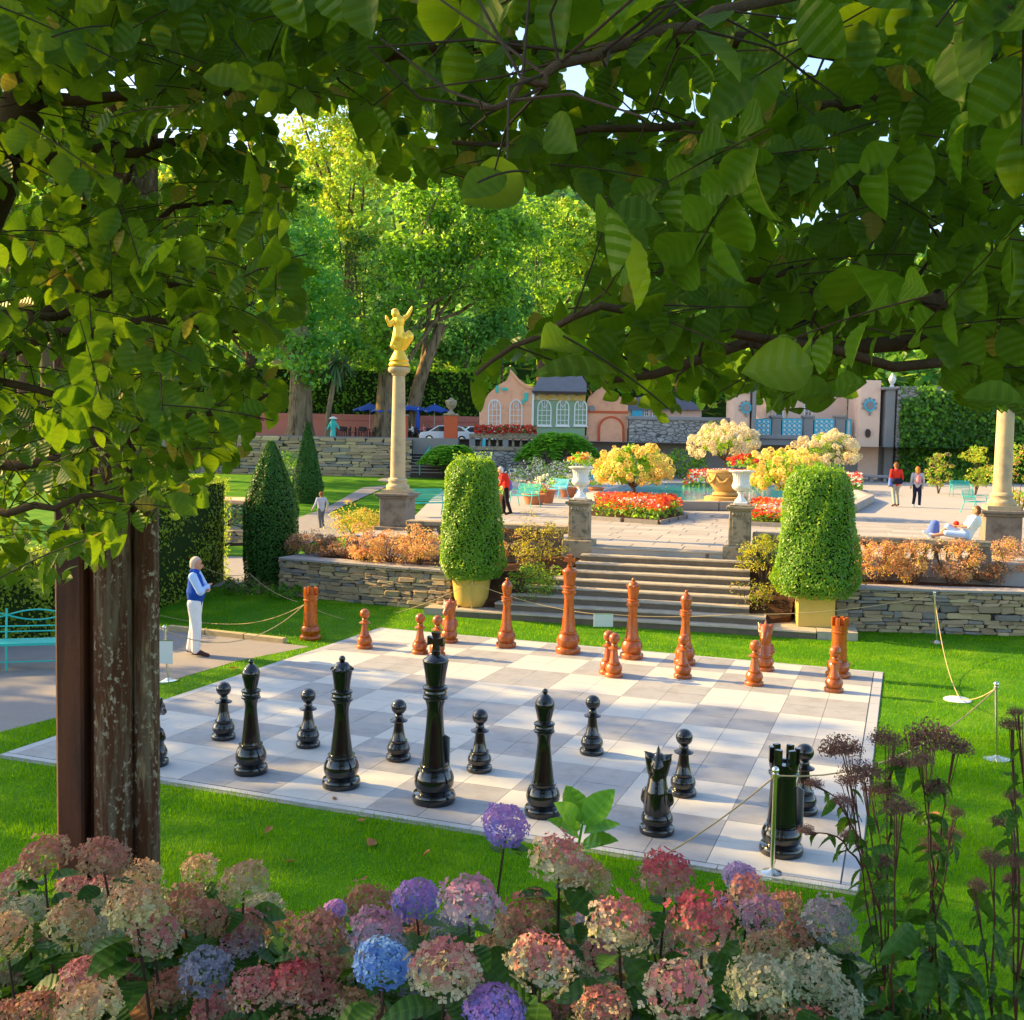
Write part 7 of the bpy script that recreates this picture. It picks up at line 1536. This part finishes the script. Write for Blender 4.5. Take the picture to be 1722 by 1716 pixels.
JS = [('dark joe pye weed plant with domed brown seed heads, left one of the right corner', 1545, 3.2, lambda u: u < 1530), ('dark joe pye weed plant with the widest brown seed head', 1590, 3.3, lambda u: 1530 <= u < 1625), ('dark joe pye weed plant cut by the right edge of the photo', 1690, 3.1, lambda u: u >= 1625)]
for (lab, bu, D, sel) in JS:
    b0 = gd(bu, 1800, D); b0[2] = float(bankz(b0[0], b0[1])); t = thing('seed_head_plant', lab, 'plant', b0, 0); hs = [h for h in JP if sel(h[0])]; hub = gd(bu-20 if bu < 1600 else bu, 1640, D)
    LP, LT_, LN, LZ = [], [], [], []; hs = sorted(hs, key=lambda h: -h[2]); lines = []
    def twigline(a, c, r0, r1, n=11, bow=.06):
        o = np.array([rnd.uniform(-bow, bow), rnd.uniform(-bow, bow), .05]); P_ = [a+(c-a)*x+o*math.sin(math.pi*x)+NP.normal(0, .003, 3)*(0 < x < 1) for x in np.linspace(0, 1, n)]
        MB().tube(P_, [r0+(r1-r0)*i/(n-1) for i in range(n)], 6).build('stem', M['redstem'], t, 60); return P_
    for q, (u, v, w) in enumerate(hs):
        Dh = D+rnd.uniform(-.22, .25); c = gd(u, v, Dh)-b0; r = w/2*Dh/1760*1.25
        if q < 3: P_ = twigline(np.array([rnd.uniform(-.07, .07), rnd.uniform(-.07, .07), 0]), c-np.array([0, 0, r*.25]), .0062, .0022, 15, .06); lines.append(P_); lf = range(2, 14)
        else:
            best = min(lines, key=lambda L: np.linalg.norm(L[-1][:2]-c[:2])); k = int(np.clip(6+6*rnd.random(), 5, 11)); k = min(k, len(best)-2); a = best[k]
            if a[2] > c[2]-.06: a = best[min(len(best)-2, max(2, int(len(best)*max(.2, (c[2]-.25)/max(.3, best[-1][2])))-1))]
            P_ = twigline(a, c-np.array([0, 0, r*.25]), .0035, .0018, 9, .03); lines.append(P_); lf = range(2, 8)
        for _ in range(2): link('seed_head', rnd.choice(seedm), t, c+np.array([rnd.uniform(-.3, .3)*r, rnd.uniform(-.3, .3)*r, rnd.uniform(-.15, .1)*r]), (rnd.uniform(-.25, .25), rnd.uniform(-.25, .25), rnd.uniform(0, 6)), (r*rnd.uniform(.75, .95), r*.9, r*1.0))
        for _ in range(4):
            e = c+np.array([rnd.uniform(-.8, .8)*r, rnd.uniform(-.8, .8)*r, -r*.05]); MB().tube([P_[-3], P_[-1]*.5+e*.5, e], .0014, 4).build('flower_stalk', M['redstem'], t, 60)
        for x in lf:
            for _ in range(2 if q < 3 else 1):
                a = rnd.uniform(0, 6.28); LP.append(P_[x]); LT_.append(unit(np.array([math.cos(a), math.sin(a), rnd.uniform(-1.0, -.1)]))); LN.append(np.array([0, 0, 1])+NP.normal(0, .5, 3)); LZ.append(rnd.uniform(.07, .15)*(1 if q < 3 else .6)*(1-.035*x))
    for _ in range(60): a = rnd.uniform(0, 6.28); L_ = rnd.choice(lines[:3]); x = rnd.randint(2, 8); LP.append(L_[x]+NP.normal(0, .04, 3)); LT_.append(unit(np.array([math.cos(a), math.sin(a), rnd.uniform(-.9, .1)]))); LN.append(np.array([0, 0, 1])+NP.normal(0, .5, 3)); LZ.append(rnd.uniform(.09, .16))
    m2 = 130; a2 = NP.uniform(0, 6.283, m2); zt = NP.uniform(.05, 1.0, m2)**1.3*max(.4, lines[0][-1][2]*.75); rr_ = NP.uniform(.02, .22, m2)
    leaf_mass('leaf_mass', np.stack([rr_*np.cos(a2), rr_*np.sin(a2), zt], 1), np.stack([np.cos(a2), np.sin(a2), NP.uniform(-1.0, .1, m2)], 1), NP.normal(0, .5, (m2, 3))+np.array([0, 0, 1]), NP.uniform(.08, .17, m2), M['hydleaf'], t, leaf_template(wid=.17, droop=.45, fold=.08, pw=.8))
    LP, LT_, LN, LZ = map(np.array, (LP, LT_, LN, LZ)); k = min(290, len(LP)); leaf_objs('leaf', LP[:k], LT_[:k], LN[:k], LZ[:k], [leafmesh('leaf', M['hydleaf'], wid=.19, droop=.45, fold=.08, pw=.8)], t)
